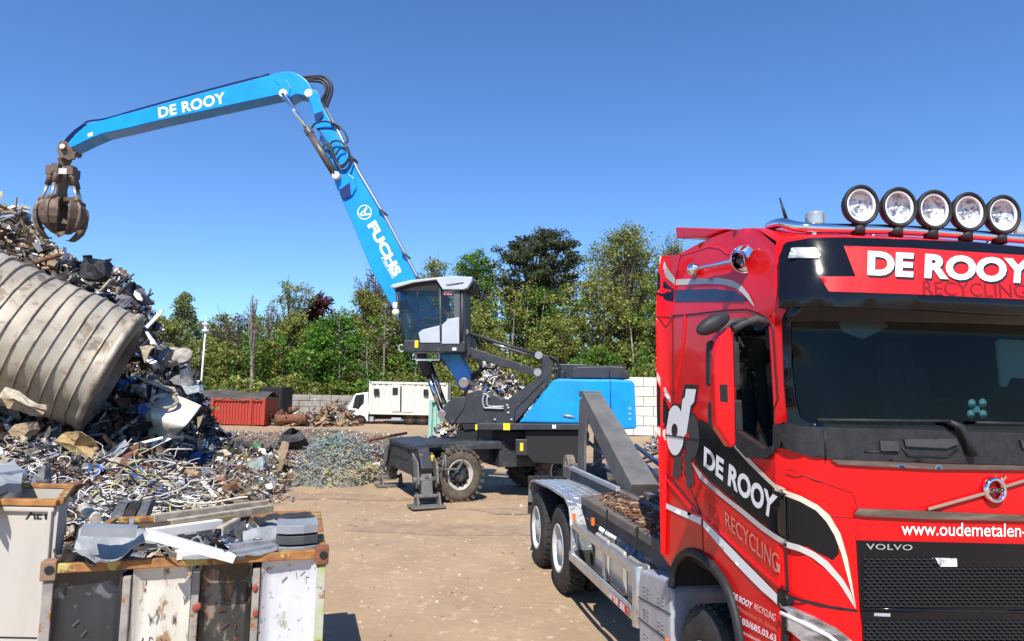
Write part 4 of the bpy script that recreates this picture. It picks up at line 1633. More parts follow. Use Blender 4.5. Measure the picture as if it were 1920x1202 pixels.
umb(m, 'label', YEL, chs, 0)
m = MB()
m.tube([(-1.95, -1.25, 1.05), (-2.0, -1.3, .8), (-1.6, -1.3, .8), (-1.45, -1.25, 1.0)], .03, 6)
m.tube([(-1.9, -1.2, 1.15), (-1.9, -1.3, .68)], .03, 6)
umb(m, 'foot_step', GRYM, chs, 0)


def mh_wheel(x, y, sy):
    c = Vector((x, y, .63))
    ax = Vector((0, sy, 0))
    R_ = .575
    m = MB()
    m.lathe(c, ax, [(.06, R_ * .56), (.08, R_ * .64), (.10, R_ * .8), (.07, R_ * .94), (.02, R_), (-.22, R_), (-.28, R_ * .92), (-.3, R_ * .6)], 40, zs=1.12)
    for k in range(26):
        an = 2 * math.pi * k / 26
        for q, of in ((.02, 0), (-.18, .5)):
            t_ = an + of * 2 * math.pi / 26
            p = c + ax * q + Vector((math.cos(t_) * R_ * 1.01, 0, math.sin(t_) * R_ * 1.13))
            m.box(p, (.07, .19, .075), Matrix.Rotation(-t_, 3, 'Y'))
    w_ = umb(m, 'wheel', DUSTRUB, chs, 0)
    m = MB()
    m.lathe(c, ax, [(.05, R_ * .58), (.075, R_ * .58), (.07, R_ * .53), (.0, R_ * .50), (-.01, R_ * .44)], 36, zs=1.12)
    umb(m, 'rim', mat('rim_dusty_white', (.52, .49, .44), (.36, .32, .26), 4, rough=.6), w_, 0)
    m = MB()
    m.lathe(c, ax, [(-.06, R_ * .5), (-.06, R_ * .28), (.10, R_ * .24), (.13, R_ * .18), (.13, 0)], 28, zs=1.12)
    for k in range(10):
        an = 2 * math.pi * k / 10
        m.cyl(c + Vector((math.cos(an) * R_ * .36, -.06 * -sy, math.sin(an) * R_ * .40)), c + Vector((math.cos(an) * R_ * .36, .0, math.sin(an) * R_ * .40)), .025, n=6)
    umb(m, 'hub', GRYD, w_, 0)


for x in (-1.48, 1.32):
    for sy in (-1, 1):
        mh_wheel(x, sy * 1.08, sy)
m = MB()
for x in (-1.48, 1.32):
    m.cyl((x, -1, .63), (x, 1, .63), .12)
    m.sph((x, 0, .63), .25, 8)
umb(m, 'axle', DARK, chs, 0)

# --- orange peel grab, hangs from the stick
GY = SY0 + SW / 2
grab = thing('scrap_grab', 'rusty five tined orange peel grab hanging over the scrap heap', 'scrap grab', tuple((FS.M @ FS.px(118, 440, 1, GY))), 0)
GM = Matrix.Translation(grab.location).inverted() @ FS.M


def gpx(x, y, dy=0.0):
    return GM @ FS.px(x, y, 1, GY + dy)


m = MB()
for dy in (-.3, .22):
    L = [gpx(x, y, dy) for x, y in ((109, 268), (116, 263), (124, 265), (132, 276), (136, 284), (142, 284), (138, 298), (128, 300), (120, 296), (112, 297), (106, 282))]
    m.prism(L, (0, .08, 0))
p = gpx(116, 274, -.38)
m.cyl(p, p + Vector((0, .8, 0)), .09, n=16)
m.lathe(gpx(121, 306), (0, 0, 1), [(-.25, .12), (-.22, .16), (.0, .15), (.1, .19), (.2, .12)], 16)
m.cyl(gpx(121, 300), gpx(120, 330), .11, n=14)
m.build('swivel_link', STEEL, grab, .01)
m = MB()
p = gpx(116, 274, -.44)
m.cyl(p, p + Vector((0, .06, 0)), .075, n=14)
m.build('pin_cap', mat('pin_cream', (.7, .62, .5), rough=.5), grab)
ht = gpx(119, 322)
m = MB()
m.lathe(ht, (0, 0, 1), [(-.95, .0), (-.95, .18), (-.6, .14), (-.5, .14), (-.15, .26), (0, .30), (.12, .24), (.14, .0)], 18)
m.build('head', STEEL, grab)
m = MB()
m.box(gpx(116, 321, -.34), (.3, .03, .17))
m.build('name_plate', mat('plate_pale', (.55, .54, .5), rough=.6), grab)
ctr = gpx(116, 400)
Rg = abs(gpx(155, 397).x - gpx(74, 397).x) / 2 * .93
for k in range(5):
    an = rad(200 + 72 * k)
    dr = Vector((math.cos(an), math.sin(an), 0))
    tn = Vector((-dr.y, dr.x, 0))
    # curved tine: shell strip with a raised rib
    prof = [(rad(62), .50, .16), (rad(42), .80, .24), (rad(20), .97, .34), (rad(0), 1.0, .38), (rad(-20), .97, .36), (rad(-40), .86, .28), (rad(-58), .66, .19), (rad(-74), .52, .11), (rad(-86), .34, .07)]
    m = MB()
    vs = []
    stretch = .86 + (.18 if k in (0, 3) else -.02)
    for (el, rr, wd) in prof:
        r_ = Rg * rr
        z_ = Rg * 1.0 * math.sin(el) * (.74 if el > 0 else (1.15 * stretch + .05))
        c = ctr + dr * r_ + Vector((0, 0, z_))
        inn_ = dr * .07
        wd *= .74
        vs += [c - tn * wd, c + dr * .06, c + tn * wd, c + tn * wd - inn_, c - inn_ * .2, c - tn * wd - inn_]
    fs = []
    for i in range(len(prof) - 1):
        for q in range(6):
            fs.append((i * 6 + q, i * 6 + (q + 1) % 6, i * 6 + 6 + (q + 1) % 6, i * 6 + 6 + q))
    fs += [tuple(range(6)), tuple(len(prof) * 6 - 6 + q for q in range(6))[::-1]]
    m.add(vs, fs)
    rib = [ctr + dr * (Rg * rr + .05) + Vector((0, 0, Rg * math.sin(el) * (.74 if el > 0 else (1.15 * stretch + .05)))) for (el, rr, wd) in prof]
    m.tube(rib, [.04, .05, .06, .06, .06, .06, .06, .05, .03], 5)
    tine = m.build('tine', STEEL, grab, .006)
    a_ = ht + dr * .26 + Vector((0, 0, .0))
    b_ = ctr + dr * Rg * .84 + Vector((0, 0, Rg * .56))
    mid = a_ + (b_ - a_) * .48
    m = MB()
    m.cyl(a_ + Vector((0, 0, .08)), mid, .085, n=12)
    m.box(a_ + dr * .05, (.2, .2, .26))
    gc = m.build('grab_cylinder', STEEL, grab)
    m = MB()
    m.cyl(mid, b_, .045, n=10)
    m.build('piston_rod', mat('rod_pale', (.6, .58, .55), rough=.3, metal=.7) if k == 0 else bpy.data.materials['rod_pale'], gc)
    m = MB()
    m.bar(ht + Vector((0, 0, -.85)) + dr * .1, b_ + Vector((0, 0, .02)), .12, .12)
    m.sph(b_, .10, 6)
    m.build('tine_link', STEEL, tine)

# ================================================================== GROUND
GRD = mat('yard_dirt', (.415, .285, .17), (.34, .235, .14), .9, .35, .65, rough=.95, bump=.9, bs=9, c3=(.26, .18, .115), s3=.5, t3=.60,
          dirt=(.50, .37, .24), dt=.58, ds=5, stretch=(1, .8, 1))
m = MB()
nx_, ny_ = 230, 150
xs = [-26 + 52 * i / nx_ for i in range(nx_ + 1)]
ys = [-4 + 56 * (j / ny_) ** 1.35 for j in range(ny_ + 1)]


def gz(x, y):
    f = max(0, min(1, (y + 4) / 3)) * max(0, min(1, (52 - y) / 3)) * max(0, min(1, (26 - abs(x)) / 3))
    z = .05 * noise.noise(Vector((x * .35, y * .35, 0))) + .02 * noise.noise(Vector((x * 1.7, y * 1.7, 3)))
    for (c0_, sl) in ((-1.6, .10), (.5, .10), (1.6, -.04), (3.4, -.04), (-3.2, .3)):
        d_ = abs(x - c0_ - sl * y)
        if d_ < .45:
            z -= .035 * math.cos(d_ / .45 * 1.57) * (.6 + .6 * noise.noise(Vector((x, y * .5, 9))))
    return (z - .02) * f


vs = [(x, y, gz(x, y)) for y in ys for x in xs]
fs = [(j * (nx_ + 1) + i, j * (nx_ + 1) + i + 1, (j + 1) * (nx_ + 1) + i + 1, (j + 1) * (nx_ + 1) + i) for j in range(ny_) for i in range(nx_)]
m.add(vs, fs, 0, True)
k = len(m.v)
BX = [(-600, -60), (600, -60), (600, 1500), (-600, 1500)]
IX = [(-26, -4), (26, -4), (26, 52), (-26, 52)]
m.add([(x, y, 0) for x, y in BX + IX], [(0, 1, 5, 4), (1, 2, 6, 5), (2, 3, 7, 6), (3, 0, 4, 7)])
tag(m.build('ground', GRD), 'bare trodden sandy yard floor', kind='structure')
# dark churned strip of earth and tyre marks (thin raised skins of darker soil)
DRK = mat('dark_soil', (.29, .20, .125), (.39, .27, .165), 3, .4, .65, rough=.95, bump=.8, bs=14)
m = MB()
random.seed(11)
for (cx, cy, rx, ry) in ((-2.5, 27, 9, 2.2), (-3.6, 21, 3.6, .9), (1.5, 15.5, 2.6, .5), (-1.2, 13.6, 2.0, .5), (-5.2, 17.0, 3, .5), (4, 25, 6, 1.2)):
    P = []
    for k in range(40):
        a_ = 2 * math.pi * k / 40
        r = 1 + .3 * noise.noise(Vector((math.cos(a_) * 2 + cx, math.sin(a_) * 2 + cy, 0)))
        P.append((cx + rx * r * math.cos(a_), cy + ry * r * math.sin(a_)))
    patch(m, P, lambda x, y, o: Vector((x, y, gz(x, y) + .006)), (), .5)
tag(m.build('dark_soil', DRK), 'patches of darker churned earth on the yard', kind='structure')

random.seed(21)
m = MB()
for i in range(3000):
    y = 4.5 + 30 * random.random() ** 1.6
    x = random.uniform(-.95, .95) * (y * .8 + 1)
    s = random.uniform(.008, .03) * (1 + y / 22) * (2.2 if random.random() < .02 else 1)
    a_ = random.uniform(0, 6.28)
    c = Vector((x, y, gz(x, y)))
    vs = [c + Vector((math.cos(a_ + q * 1.57) * s * random.uniform(.5, 1.2), math.sin(a_ + q * 1.57) * s * random.uniform(.5, 1.2), 0)) for q in range(4)]
    vs.append(c + Vector((0, 0, s * random.uniform(.3, .8))))
    m.add(vs, [(0, 1, 4), (1, 2, 4), (2, 3, 4), (3, 0, 4)], random.choice((0, 0, 0, 1, 1, 3, 3, 2)))
tag(m.build('gravel', [mat('stone_tan', (.45, .35, .25), rough=.9), mat('stone_grey', (.3, .27, .23), rough=.9), mat('stone_pale', (.52, .42, .31), rough=.9), mat('stone_dark', (.16, .12, .085), rough=.9)]), 'loose stones strewn over the yard', kind='stuff')

# ================================================================== TREES
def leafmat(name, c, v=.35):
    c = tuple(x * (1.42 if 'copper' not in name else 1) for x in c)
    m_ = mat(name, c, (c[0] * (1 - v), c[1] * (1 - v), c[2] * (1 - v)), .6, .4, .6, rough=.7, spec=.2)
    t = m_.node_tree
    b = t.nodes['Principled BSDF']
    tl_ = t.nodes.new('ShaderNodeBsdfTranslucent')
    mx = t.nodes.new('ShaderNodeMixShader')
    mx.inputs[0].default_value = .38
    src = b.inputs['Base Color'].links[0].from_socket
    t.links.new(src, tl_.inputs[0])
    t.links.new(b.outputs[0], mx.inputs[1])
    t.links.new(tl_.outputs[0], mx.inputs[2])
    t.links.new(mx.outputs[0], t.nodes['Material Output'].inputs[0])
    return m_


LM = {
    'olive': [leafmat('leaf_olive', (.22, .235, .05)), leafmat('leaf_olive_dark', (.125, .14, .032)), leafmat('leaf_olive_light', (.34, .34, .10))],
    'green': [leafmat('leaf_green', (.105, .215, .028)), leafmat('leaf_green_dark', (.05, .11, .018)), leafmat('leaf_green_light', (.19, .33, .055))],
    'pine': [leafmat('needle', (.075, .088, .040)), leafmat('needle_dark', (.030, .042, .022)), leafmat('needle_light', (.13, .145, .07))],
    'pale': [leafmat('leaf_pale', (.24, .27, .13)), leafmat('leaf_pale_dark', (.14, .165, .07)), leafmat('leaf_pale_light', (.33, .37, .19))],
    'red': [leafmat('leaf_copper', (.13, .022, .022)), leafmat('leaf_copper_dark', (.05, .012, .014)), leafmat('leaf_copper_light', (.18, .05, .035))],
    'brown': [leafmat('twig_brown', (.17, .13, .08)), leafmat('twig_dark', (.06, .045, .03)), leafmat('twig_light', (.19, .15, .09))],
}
BARK = mat('bark', (.11, .085, .06), (.06, .045, .035), 4, rough=.95, bump=.5, bs=12)
BARKP = mat('pale_bark', (.30, .27, .22), (.16, .13, .10), 4, rough=.95, bump=.4, bs=12)


def leaves(V, Fq, MI, c, R_, n, size, flat=1.0, rng=random, sh=0.0):
    """n leaf clumps around a branch end; shade picks one of three leaf tones"""
    for i in range(n):
        while True:
            x, y, z = rng.uniform(-1, 1), rng.uniform(-1, 1), rng.uniform(-1, 1)
            d = x * x + y * y + z * z
            if d < 1:
                break
        f = R_ * (.55 + .45 * d)
        p = (c[0] + x * f, c[1] + y * f, c[2] + z * f * flat)
        s = size * rng.uniform(.5, 1.25)
        ux, uy, uz = rng.gauss(0, 1), rng.gauss(0, 1), rng.gauss(0, .6)
        l = math.sqrt(ux * ux + uy * uy + uz * uz) + 1e-6
        ux, uy, uz = ux / l * s, uy / l * s, uz / l * s
        wx, wy, wz = rng.gauss(0, 1), rng.gauss(0, 1), rng.gauss(0, 1)
        vx, vy, vz = uy * wz - uz * wy, uz * wx - ux * wz, ux * wy - uy * wx
        l = math.sqrt(vx * vx + vy * vy + vz * vz) + 1e-6
        q = s * rng.uniform(.4, .8) / l
        vx, vy, vz = vx * q, vy * q, vz * q
        o = len(V)
        V.append((p[0] - ux, p[1] - uy, p[2] - uz))
        V.append((p[0] + vx, p[1] + vy, p[2] + vz))
        V.append((p[0] + ux, p[1] + uy, p[2] + uz))
        V.append((p[0] - vx, p[1] - vy, p[2] - vz))
        Fq.append((o, o + 1, o + 2, o + 3))
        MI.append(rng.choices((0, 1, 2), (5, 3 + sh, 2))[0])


def fast_mesh(name, V, Fq, MI, mats, parent=None):
    me = bpy.data.meshes.new(name)
    me.from_pydata(V, [], Fq)
    for m_ in mats:
        me.materials.append(m_)
    me.polygons.foreach_set('material_index', MI)
    me.update()
    o = bpy.data.objects.new(name, me)
    col.objects.link(o)
    if parent:
        o.parent = parent
    return o


def tree(name, label, px, top, Y, wpx, kind, seed, cat='tree', n=46, per=75, size=.19, low=.25, shape='round', bark=BARK, lean=0.0, bare=0.0, group='trees at the edge of the yard'):
    rng = random.Random(seed)
    n = int(n * 1.6)
    per = int(per * 1.7)
    size *= .70 if size > .15 else 1
    base = at(px, 740, Y)
    H_ = at(px, top, Y).z
    W_ = wpx / FOC * Y
    t = thing(name, label, cat, (base.x, Y, 0), 0, group)
    tr = MB()
    ends = []
    tip = Vector((lean * H_, 0, H_ * (.93 if shape != 'spread' else .8)))
    trunk = [Vector((0, 0, -.1)), Vector((lean * .2 * H_ + .1, .05, H_ * .3)), Vector((lean * .55 * H_ - .1, 0, H_ * .62)), tip]
    tp = catmull(trunk, 4)
    r0 = .018 * H_ + .04
    tr.tube(tp, [r0 * (1 - .9 * i / (len(tp) - 1)) for i in range(len(tp))], 7)
    for i in range(n):
        for q in range(30):
            a_ = rng.uniform(0, 6.283)
            hz = rng.random()
            if shape == 'round':
                env = math.sin(math.pi * min(1, .12 + .86 * hz)) ** .6
            elif shape == 'spire':
                env = (1 - hz) ** .8 * .9 + .08
            elif shape == 'spread':
                env = .35 + .65 * hz if hz < .8 else 1 - (hz - .8) * 2.6
            else:
                env = .6 + .4 * math.sin(3 * hz + seed)
            rr = math.sqrt(rng.random()) * env
            if rr > .25 or hz > .7:
                break
        z = H_ * (low + (1 - low) * hz * .97)
        if kind == 'pine':
            z = z + .55 * (round(z / 1.7) * 1.7 - z) + .5 * rr
        ax_ = tp[min(len(tp) - 1, int(z / H_ * (len(tp) - 1)))]
        e_ = Vector((ax_.x + math.cos(a_) * rr * W_ / 2, math.sin(a_) * rr * W_ / 2, z))
        s_ = tp[max(1, min(len(tp) - 2, int((z / H_ * .75) * (len(tp) - 1))))]
        midp = (s_ + e_) / 2 + Vector((0, 0, -.03 * H_ * rng.random()))
        tr.tube([s_, midp, e_], [r0 * .35, r0 * .2, .02], 4, cap=False)
        ends.append(e_)
        if bare:
            for q in range(int(9 * bare)):
                d = (e_ - s_).normalized() * .6 + Vector((rng.gauss(0, .5), rng.gauss(0, .5), abs(rng.gauss(.4, .4))))
                b0 = midp + (e_ - midp) * rng.random()
                L_ = rng.uniform(.5, 1.4) * W_ / 7
                tr.tube([b0, b0 + d * L_ * .5 + Vector((rng.gauss(0, .08), 0, 0)), b0 + d * L_], [.03, .022, .012], 3, cap=False)
    tr.build('trunk', bark, t)
    V, Fq, MI = [], [], []
    br = W_ * .11 + .25
    for e_ in ends:
        b = br * rng.uniform(.6, 1.25) * (.9 if kind == 'pine' else 1)
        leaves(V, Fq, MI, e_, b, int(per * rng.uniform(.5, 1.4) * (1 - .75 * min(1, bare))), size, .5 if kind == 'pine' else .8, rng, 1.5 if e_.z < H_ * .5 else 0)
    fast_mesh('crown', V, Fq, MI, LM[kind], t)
    return t


TREES = [
    ('bushy_tree', 'low yellowish green bushy tree just right of the steel tank', 296, 592, 60, 110, 'olive', dict(n=50, low=.05, shape='round')),
    ('silvery_poplar', 'slender silvery tree rising between the steel tank and the white pole', 337, 546, 66, 80, 'pale', dict(n=52, low=.1, shape='spire', size=.2)),
    ('small_tree', 'small grey green feathery tree top directly right of the white pole', 398, 588, 70, 90, 'pale', dict(n=34, low=.3, shape='spread', size=.18, bare=.5)),
    ('bare_tree', 'purplish brown twiggy tree without leaves behind the dead thin trunk', 447, 590, 68, 110, 'brown', dict(n=60, low=.12, per=60, size=.17, bare=.7)),
    ('dead_tree', 'thin pale dead tree with a bare spiky top', 468, 546, 58, 22, 'brown', dict(n=22, low=.35, per=3, size=.1, bare=1.0, bark=BARKP, shape='col')),
    ('bare_sapling', 'thin bare saplings with light twigs left of the grey green open crown', 500, 560, 72, 50, 'brown', dict(n=26, low=.3, per=18, size=.14, bare=1.0, bark=BARKP)),
    ('open_tree', 'grey green open crowned tree standing above the woods left of the copper tree', 541, 527, 72, 100, 'pale', dict(n=40, low=.35, per=48, size=.2, shape='spread', bare=.4)),
    ('copper_tree', 'dark red leaved copper coloured tree', 592, 548, 74, 66, 'red', dict(n=40, low=.35, per=70, size=.22)),
    ('round_tree', 'dark olive rounded tree below the copper coloured tree', 548, 590, 64, 120, 'olive', dict(n=70, low=.06)),
    ('leafy_tree', 'bright green broad leafy tree behind the stubby concrete wall', 625, 592, 60, 150, 'green', dict(n=100, low=.03, per=85)),
    ('tall_olive_tree', 'olive green tree left of the blue boom with a rounded top', 678, 545, 68, 110, 'olive', dict(n=72, low=.1)),
    ('twiggy_tree', 'leafless fan of twigs poking above the woods left of the boom', 697, 506, 74, 96, 'brown', dict(n=52, low=.5, per=20, size=.15, bare=1.0, shape='spread')),
    ('brown_tree', 'brownish half bare tree directly behind the raised cab', 748, 552, 66, 90, 'brown', dict(n=60, low=.15, per=60, bare=.4)),
    ('loose_tree', 'loose yellow green tree top just right of the boom', 810, 484, 76, 100, 'olive', dict(n=52, low=.35, per=50, size=.2, bare=.4)),
    ('light_green_tree', 'fresh green round topped tree between the cab roof and the dark pine', 886, 466, 74, 100, 'green', dict(n=66, low=.35, per=70)),
    ('pine_tree', 'big dark pine with layered flat branches', 1003, 436, 70, 190, 'pine', dict(n=125, low=.26, per=95, size=.24, shape='spread')),
    ('hazel_bush', 'yellow green bush behind the cab lifting arms', 905, 590, 60, 110, 'olive', dict(n=60, low=.04)),
    ('rounded_bush', 'olive rounded bush below the right side of the dark pine', 1045, 592, 60, 110, 'olive', dict(n=60, low=.04)),
    ('big_spring_tree', 'tall wide olive tree with fine see through twigs next to the red truck', 1172, 424, 68, 190, 'olive', dict(n=130, low=.15, per=62, size=.2, bare=.25, shape='round')),
    ('edge_tree', 'greyish spring tree half hidden by the red truck roof', 1262, 440, 72, 110, 'pale', dict(n=60, low=.25, per=40, size=.18, bare=.6)),
    ('dark_green_bush', 'deep green bush above the blue engine housing', 1120, 650, 58, 120, 'green', dict(n=60, low=.03)),
]
for i, (nm, lb, px, top_, Y, wp, kd, kw) in enumerate(TREES):
    tree(nm, lb, px, top_, Y, wp, kd, 40 + i * 7, **kw)
# a few single trunks one can tell apart
for (x0, y0, x1, y1, Y, r, lb) in ((716, 716, 724, 590, 57, .10, 'slim straight pale trunk left of the raised cab'), (690, 700, 689, 640, 57, .07, 'short thin grey trunk second left of the raised cab'),
                                   (637, 690, 638, 590, 57.5, .06, 'thin trunk standing in front of the bright green tree')):
    b = at(x0, y0, Y)
    tp = at(x1, y1, Y)
    t = thing('thin_tree', lb, 'tree', (b.x, Y, 0), 0, 'trees at the edge of the yard')
    m = MB()
    L_ = [Vector((0, 0, 0)), Vector(((tp.x - b.x) * .4 + .08, 0, tp.z * .4)), Vector(((tp.x - b.x) * .8 - .06, 0, tp.z * .8)), Vector((tp.x - b.x, 0, tp.z))]
    m.tube(catmull(L_, 4), [r * (1 - .05 * i) for i in range(13)], 6)
    for k in range(9):
        z = tp.z * random.uniform(.4, 1)
        m.tube([(0, 0, z - .5), (random.uniform(-.6, .6), random.uniform(-.4, .4), z + .2), (random.uniform(-1.2, 1.2), random.uniform(-.6, .6), z + .7)], [.03, .02, .01], 4)
    m.build('trunk', BARKP, t)
    V, Fq, MI = [], [], []
    for k in range(6):
        leaves(V, Fq, MI, (random.uniform(-.8, .8), random.uniform(-.4, .4), tp.z * random.uniform(.6, 1)), .5, 14, .16)
    fast_mesh('crown', V, Fq, MI, LM['brown'], t)

# the wood behind reads as one mass
rng = random.Random(5)
PROF = [(-200, 600), (150, 620), (270, 600), (330, 588), (400, 604), (470, 592), (520, 585), (600, 590), (650, 570), (700, 552), (760, 548), (820, 505), (880, 492), (940, 485), (1100, 462), (1180, 452), (1260, 455), (1400, 500), (1700, 520), (2300, 540)]
V, Fq, MI = [], [], []
MATS = LM['olive'] + LM['green'] + LM['brown'] + LM['pine']
trk = MB()
for layer, (Y, ntr, lowf, topf) in enumerate(((80, 190, .08, 1.0), (64, 130, .0, .82), (57.5, 80, .0, .36))):
    for i in range(ntr):
        px = -150 + 2250 * (i + rng.random()) / ntr
        yy = Y + rng.uniform(-3, 3)
        H_ = at(px, lerp_tab(PROF, px), yy).z * topf * rng.uniform(.80, 1.0)
        x = at(px, 740, yy).x
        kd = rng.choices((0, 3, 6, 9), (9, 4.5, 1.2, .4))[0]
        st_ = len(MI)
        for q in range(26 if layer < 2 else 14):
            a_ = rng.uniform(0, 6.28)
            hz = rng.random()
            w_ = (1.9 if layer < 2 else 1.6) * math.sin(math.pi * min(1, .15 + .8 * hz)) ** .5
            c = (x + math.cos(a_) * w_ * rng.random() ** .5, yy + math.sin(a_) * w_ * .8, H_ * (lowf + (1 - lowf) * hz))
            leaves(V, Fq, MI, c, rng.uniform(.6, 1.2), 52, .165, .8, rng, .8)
        for q in range(st_, len(MI)):
            MI[q] += kd
        if rng.random() < .7:
            trk.tube([(x, yy, 0), (x + rng.uniform(-.3, .3), yy, H_ * .5), (x + rng.uniform(-.5, .5), yy, H_ * .95)], [.13, .09, .03], 5, mi=rng.choice((0, 0, 1)))
wd = fast_mesh('woods', V, Fq, MI, MATS)
tag(wd, 'dense spring woodland closing off the yard', kind='stuff')
tk = trk.build('woodland_trunks', [BARK, BARKP])
tag(tk, 'trunks standing inside the dense woodland', kind='stuff')

# ================================================================== BACK OF THE YARD
CONC = mat('old_concrete', (.34, .31, .27), (.22, .20, .175), 2.5, .35, .65, rough=.9, bump=.5, bs=10, c3=(.46, .43, .38), s3=1.2, t3=.58)
CONW = mat('pale_blocks', (.72, .68, .60), (.60, .56, .48), 2.5, .35, .65, rough=.9, bump=.3, bs=10)


def block_wall(name, label, x0, x1, ytop, Y, mt, rows, thick=.8, bl=1.6):
    A, B = at(x0, ytop, Y), at(x1, ytop, Y)
    H_ = A.z
    t = thing(name, label, 'wall', (A.x, Y, 0))
    m = MB()
    rh = H_ / rows
    for r in range(rows):
        x = -(r % 2) * bl / 2
        while x < B.x - A.x:
            a0, a1 = max(0, x), min(B.x - A.x, x + bl)
            if a1 - a0 > .1:
                m.box(((a0 + a1) / 2, random.uniform(-.03, .03) + thick / 2, rh * (r + .5)), (a1 - a0 - .03, thick, rh - .03))
            x += bl
    m.build('blockwork', mt, t, .02)
    return t


block_wall('concrete_wall', 'grey weathered concrete block wall left of the box truck', 522, 668, 739, 51, CONC, 4)
block_wall('block_wall', 'cream block wall between the blue machine and the red truck', 1150, 1420, 706, 40, CONW, 6, bl=1.2)

# white box truck
BTY = 46.0
bt = thing('box_truck', 'old white box truck with a white container body parked by the woods', 'truck', tuple(at(690, 795, BTY) * 1.0))
bt.location.z = 0
BTI = Matrix.Translation(bt.location).inverted()


def bq(L, Y):
    return [BTI @ at(x, y, Y) for x, y in L]


BWH = mat('container_white', (.70, .69, .60), (.60, .58, .49), 1.2, .35, .65, rough=.6, dirt=(.35, .22, .13), dt=.66, ds=3)
m = MB()
A, B = bq([(692, 776), (838, 777)], BTY)[0], bq([(838, 718), (838, 718)], BTY)[0]
n_ = 26
for i in range(n_):
    x0_, x1_ = A.x + (B.x - A.x) * i / n_, A.x + (B.x - A.x) * (i + 1) / n_
    d_ = .05 if i % 2 else 0
    m.box(((x0_ + x1_) / 2, 1.2 + d_, (A.z + B.z) / 2), ((x1_ - x0_), 2.4, B.z - A.z))
for z in (A.z + .05, B.z - .08):
    m.box(((A.x + B.x) / 2, 1.2, z), (B.x - A.x + .04, 2.5, .14))
for x in (A.x, B.x):
    m.box((x, 1.2, (A.z + B.z) / 2), (.14, 2.5, B.z - A.z))
bxo = m.build('box_body', BWH, bt, .01)
m = MB()
m.prism(bq([(734, 721), (750, 721), (750, 772), (734, 772)], BTY - .09), (0, .1, 0))
bd = m.build('door', BWH, bxo, .02)
m = MB()
m.prism(bq([(753, 723), (774, 723), (774, 773), (753, 773)], BTY - .07), (0, .08, 0))
m.build('side_door', BWH, bxo, .02)
for L, par in (([(736, 727), (746, 727), (746, 740), (736, 741)], bd), ([(701, 729), (711, 729), (711, 741), (701, 742)], bxo), ([(794, 730), (803, 730), (803, 742), (794, 743)], bxo)):
    m = MB()
    m.prism(bq(L, BTY - .12), (0, .02, 0))
    m.build('window', DARK, par)
m = MB()
m.prism(bq([(751, 724), (753, 724), (752, 772), (750, 772)], BTY - .095), (0, .02, 0))
m.build('door_gap', DARK, bxo)
m = MB()
m.prism(bq([(690, 735), (668, 738), (664, 741), (655, 760), (651, 765), (650, 790), (659, 791), (665, 781), (674, 778), (683, 781), (688, 790), (690, 790)], BTY + .05), (0, 2.3, 0))
bc = m.build('cab', WHT, bt, .05)
m = MB()
m.prism(bq([(667, 741), (683, 739), (682, 756), (672, 766), (661, 765)], BTY + .03), (0, .02, 0))
m.build('cab_window', DARK, bc)
m = MB()
m.prism(bq([(666, 742), (667, 742), (659, 764), (658, 764)], BTY + .02), (0, .02, 0))
m.build('window_post', WHT, bc)
m = MB()
m.prism(bq([(671, 748), (675, 746), (672, 764), (668, 762)], BTY - .1), (0, .1, 0))
m.build('side_mirror', PLA, bc)
m = MB()
m.prism(bq([(688, 777), (838, 777), (838, 785), (688, 786)], BTY + .5), (0, 1.4, 0))
m.build('truck_frame', DARK, bt)
for x, y in ((675, 787), (768, 789), (791, 789)):
    p = bq([(x, y)], BTY + .2)[0]
    m = MB()
    m.lathe((p.x, p.y, .52), (0, -1, 0), [(.0, .25), (.02, .44), (-.03, .5), (-.3, .5)], 20)
    w_ = m.build('wheel', RUB, bt)
    m = MB()
    m.lathe((p.x, p.y, .52), (0, -1, 0), [(-.02, .26), (-.04, .12), (.02, .1), (.02, 0)], 16)
    m.build('hub', RUST, w_)
m = MB()
m.prism(bq([(693, 780), (700, 780), (700, 790), (693, 790)], BTY + .1), (0, .5, 0))
m.prism(bq([(734, 783), (752, 783), (752, 788), (734, 788)], BTY + .1), (0, .4, 0))
m.build('tank_box', SILP, bt)

# red roll-off skip with a dark net, dark container behind it
RCY = 42.0
rc = thing('red_skip', 'rusty red open skip heaped with dark scrap beside the white pole', 'skip', tuple(at(445, 797, RCY)))
rc.location.z = 0
RCI = Matrix.Translation(rc.location).inverted()
q_ = lambda L, Y: [RCI @ at(x, y, Y) for x, y in L]
RDC = mat('skip_red', (.45, .03, .018), (.34, .045, .022), 3, .35, .65, rough=.6, stretch=(5, 1, .6), dirt=(.28, .10, .05), dt=.56, ds=6)
m = MB()
A = q_([(397, 798), (494, 797)], RCY)
zt = q_([(397, 749)], RCY)[0].z
n_ = 34
for i in range(n_):
    x0_, x1_ = A[0].x + (A[1].x - A[0].x) * i / n_, A[0].x + (A[1].x - A[0].x) * (i + 1) / n_
    m.box(((x0_ + x1_) / 2, .05 + (.05 if i % 2 else 0), zt / 2 + .05), (x1_ - x0_, .12, zt))
m.box(((A[0].x + A[1].x) / 2, 2.4, zt / 2), (A[1].x - A[0].x, .1, zt))
m.box(((A[0].x + A[1].x) / 2, 1.2, .15), (A[1].x - A[0].x, 2.3, .1))
m.box((A[1].x, 1.2, zt / 2 + .05), (.1, 2.4, zt))
for x in (A[0].x, (q_([(470, 780)], RCY)[0]).x, A[1].x):
    m.box((x, -.02, zt / 2 + .1), (.16, .2, zt + .1))
m.box(((A[0].x + A[1].x) / 2, -.02, zt), (A[1].x - A[0].x, .14, .14))
b0, b1 = q_([(397, 798)], RCY)[0], q_([(372, 794)], RCY + 2.2)[0]
m.prism([b0, b1, b1 + Vector((-.3, 0, zt + .3)), b0 + Vector((0, 0, zt))], (0, .06, 0))
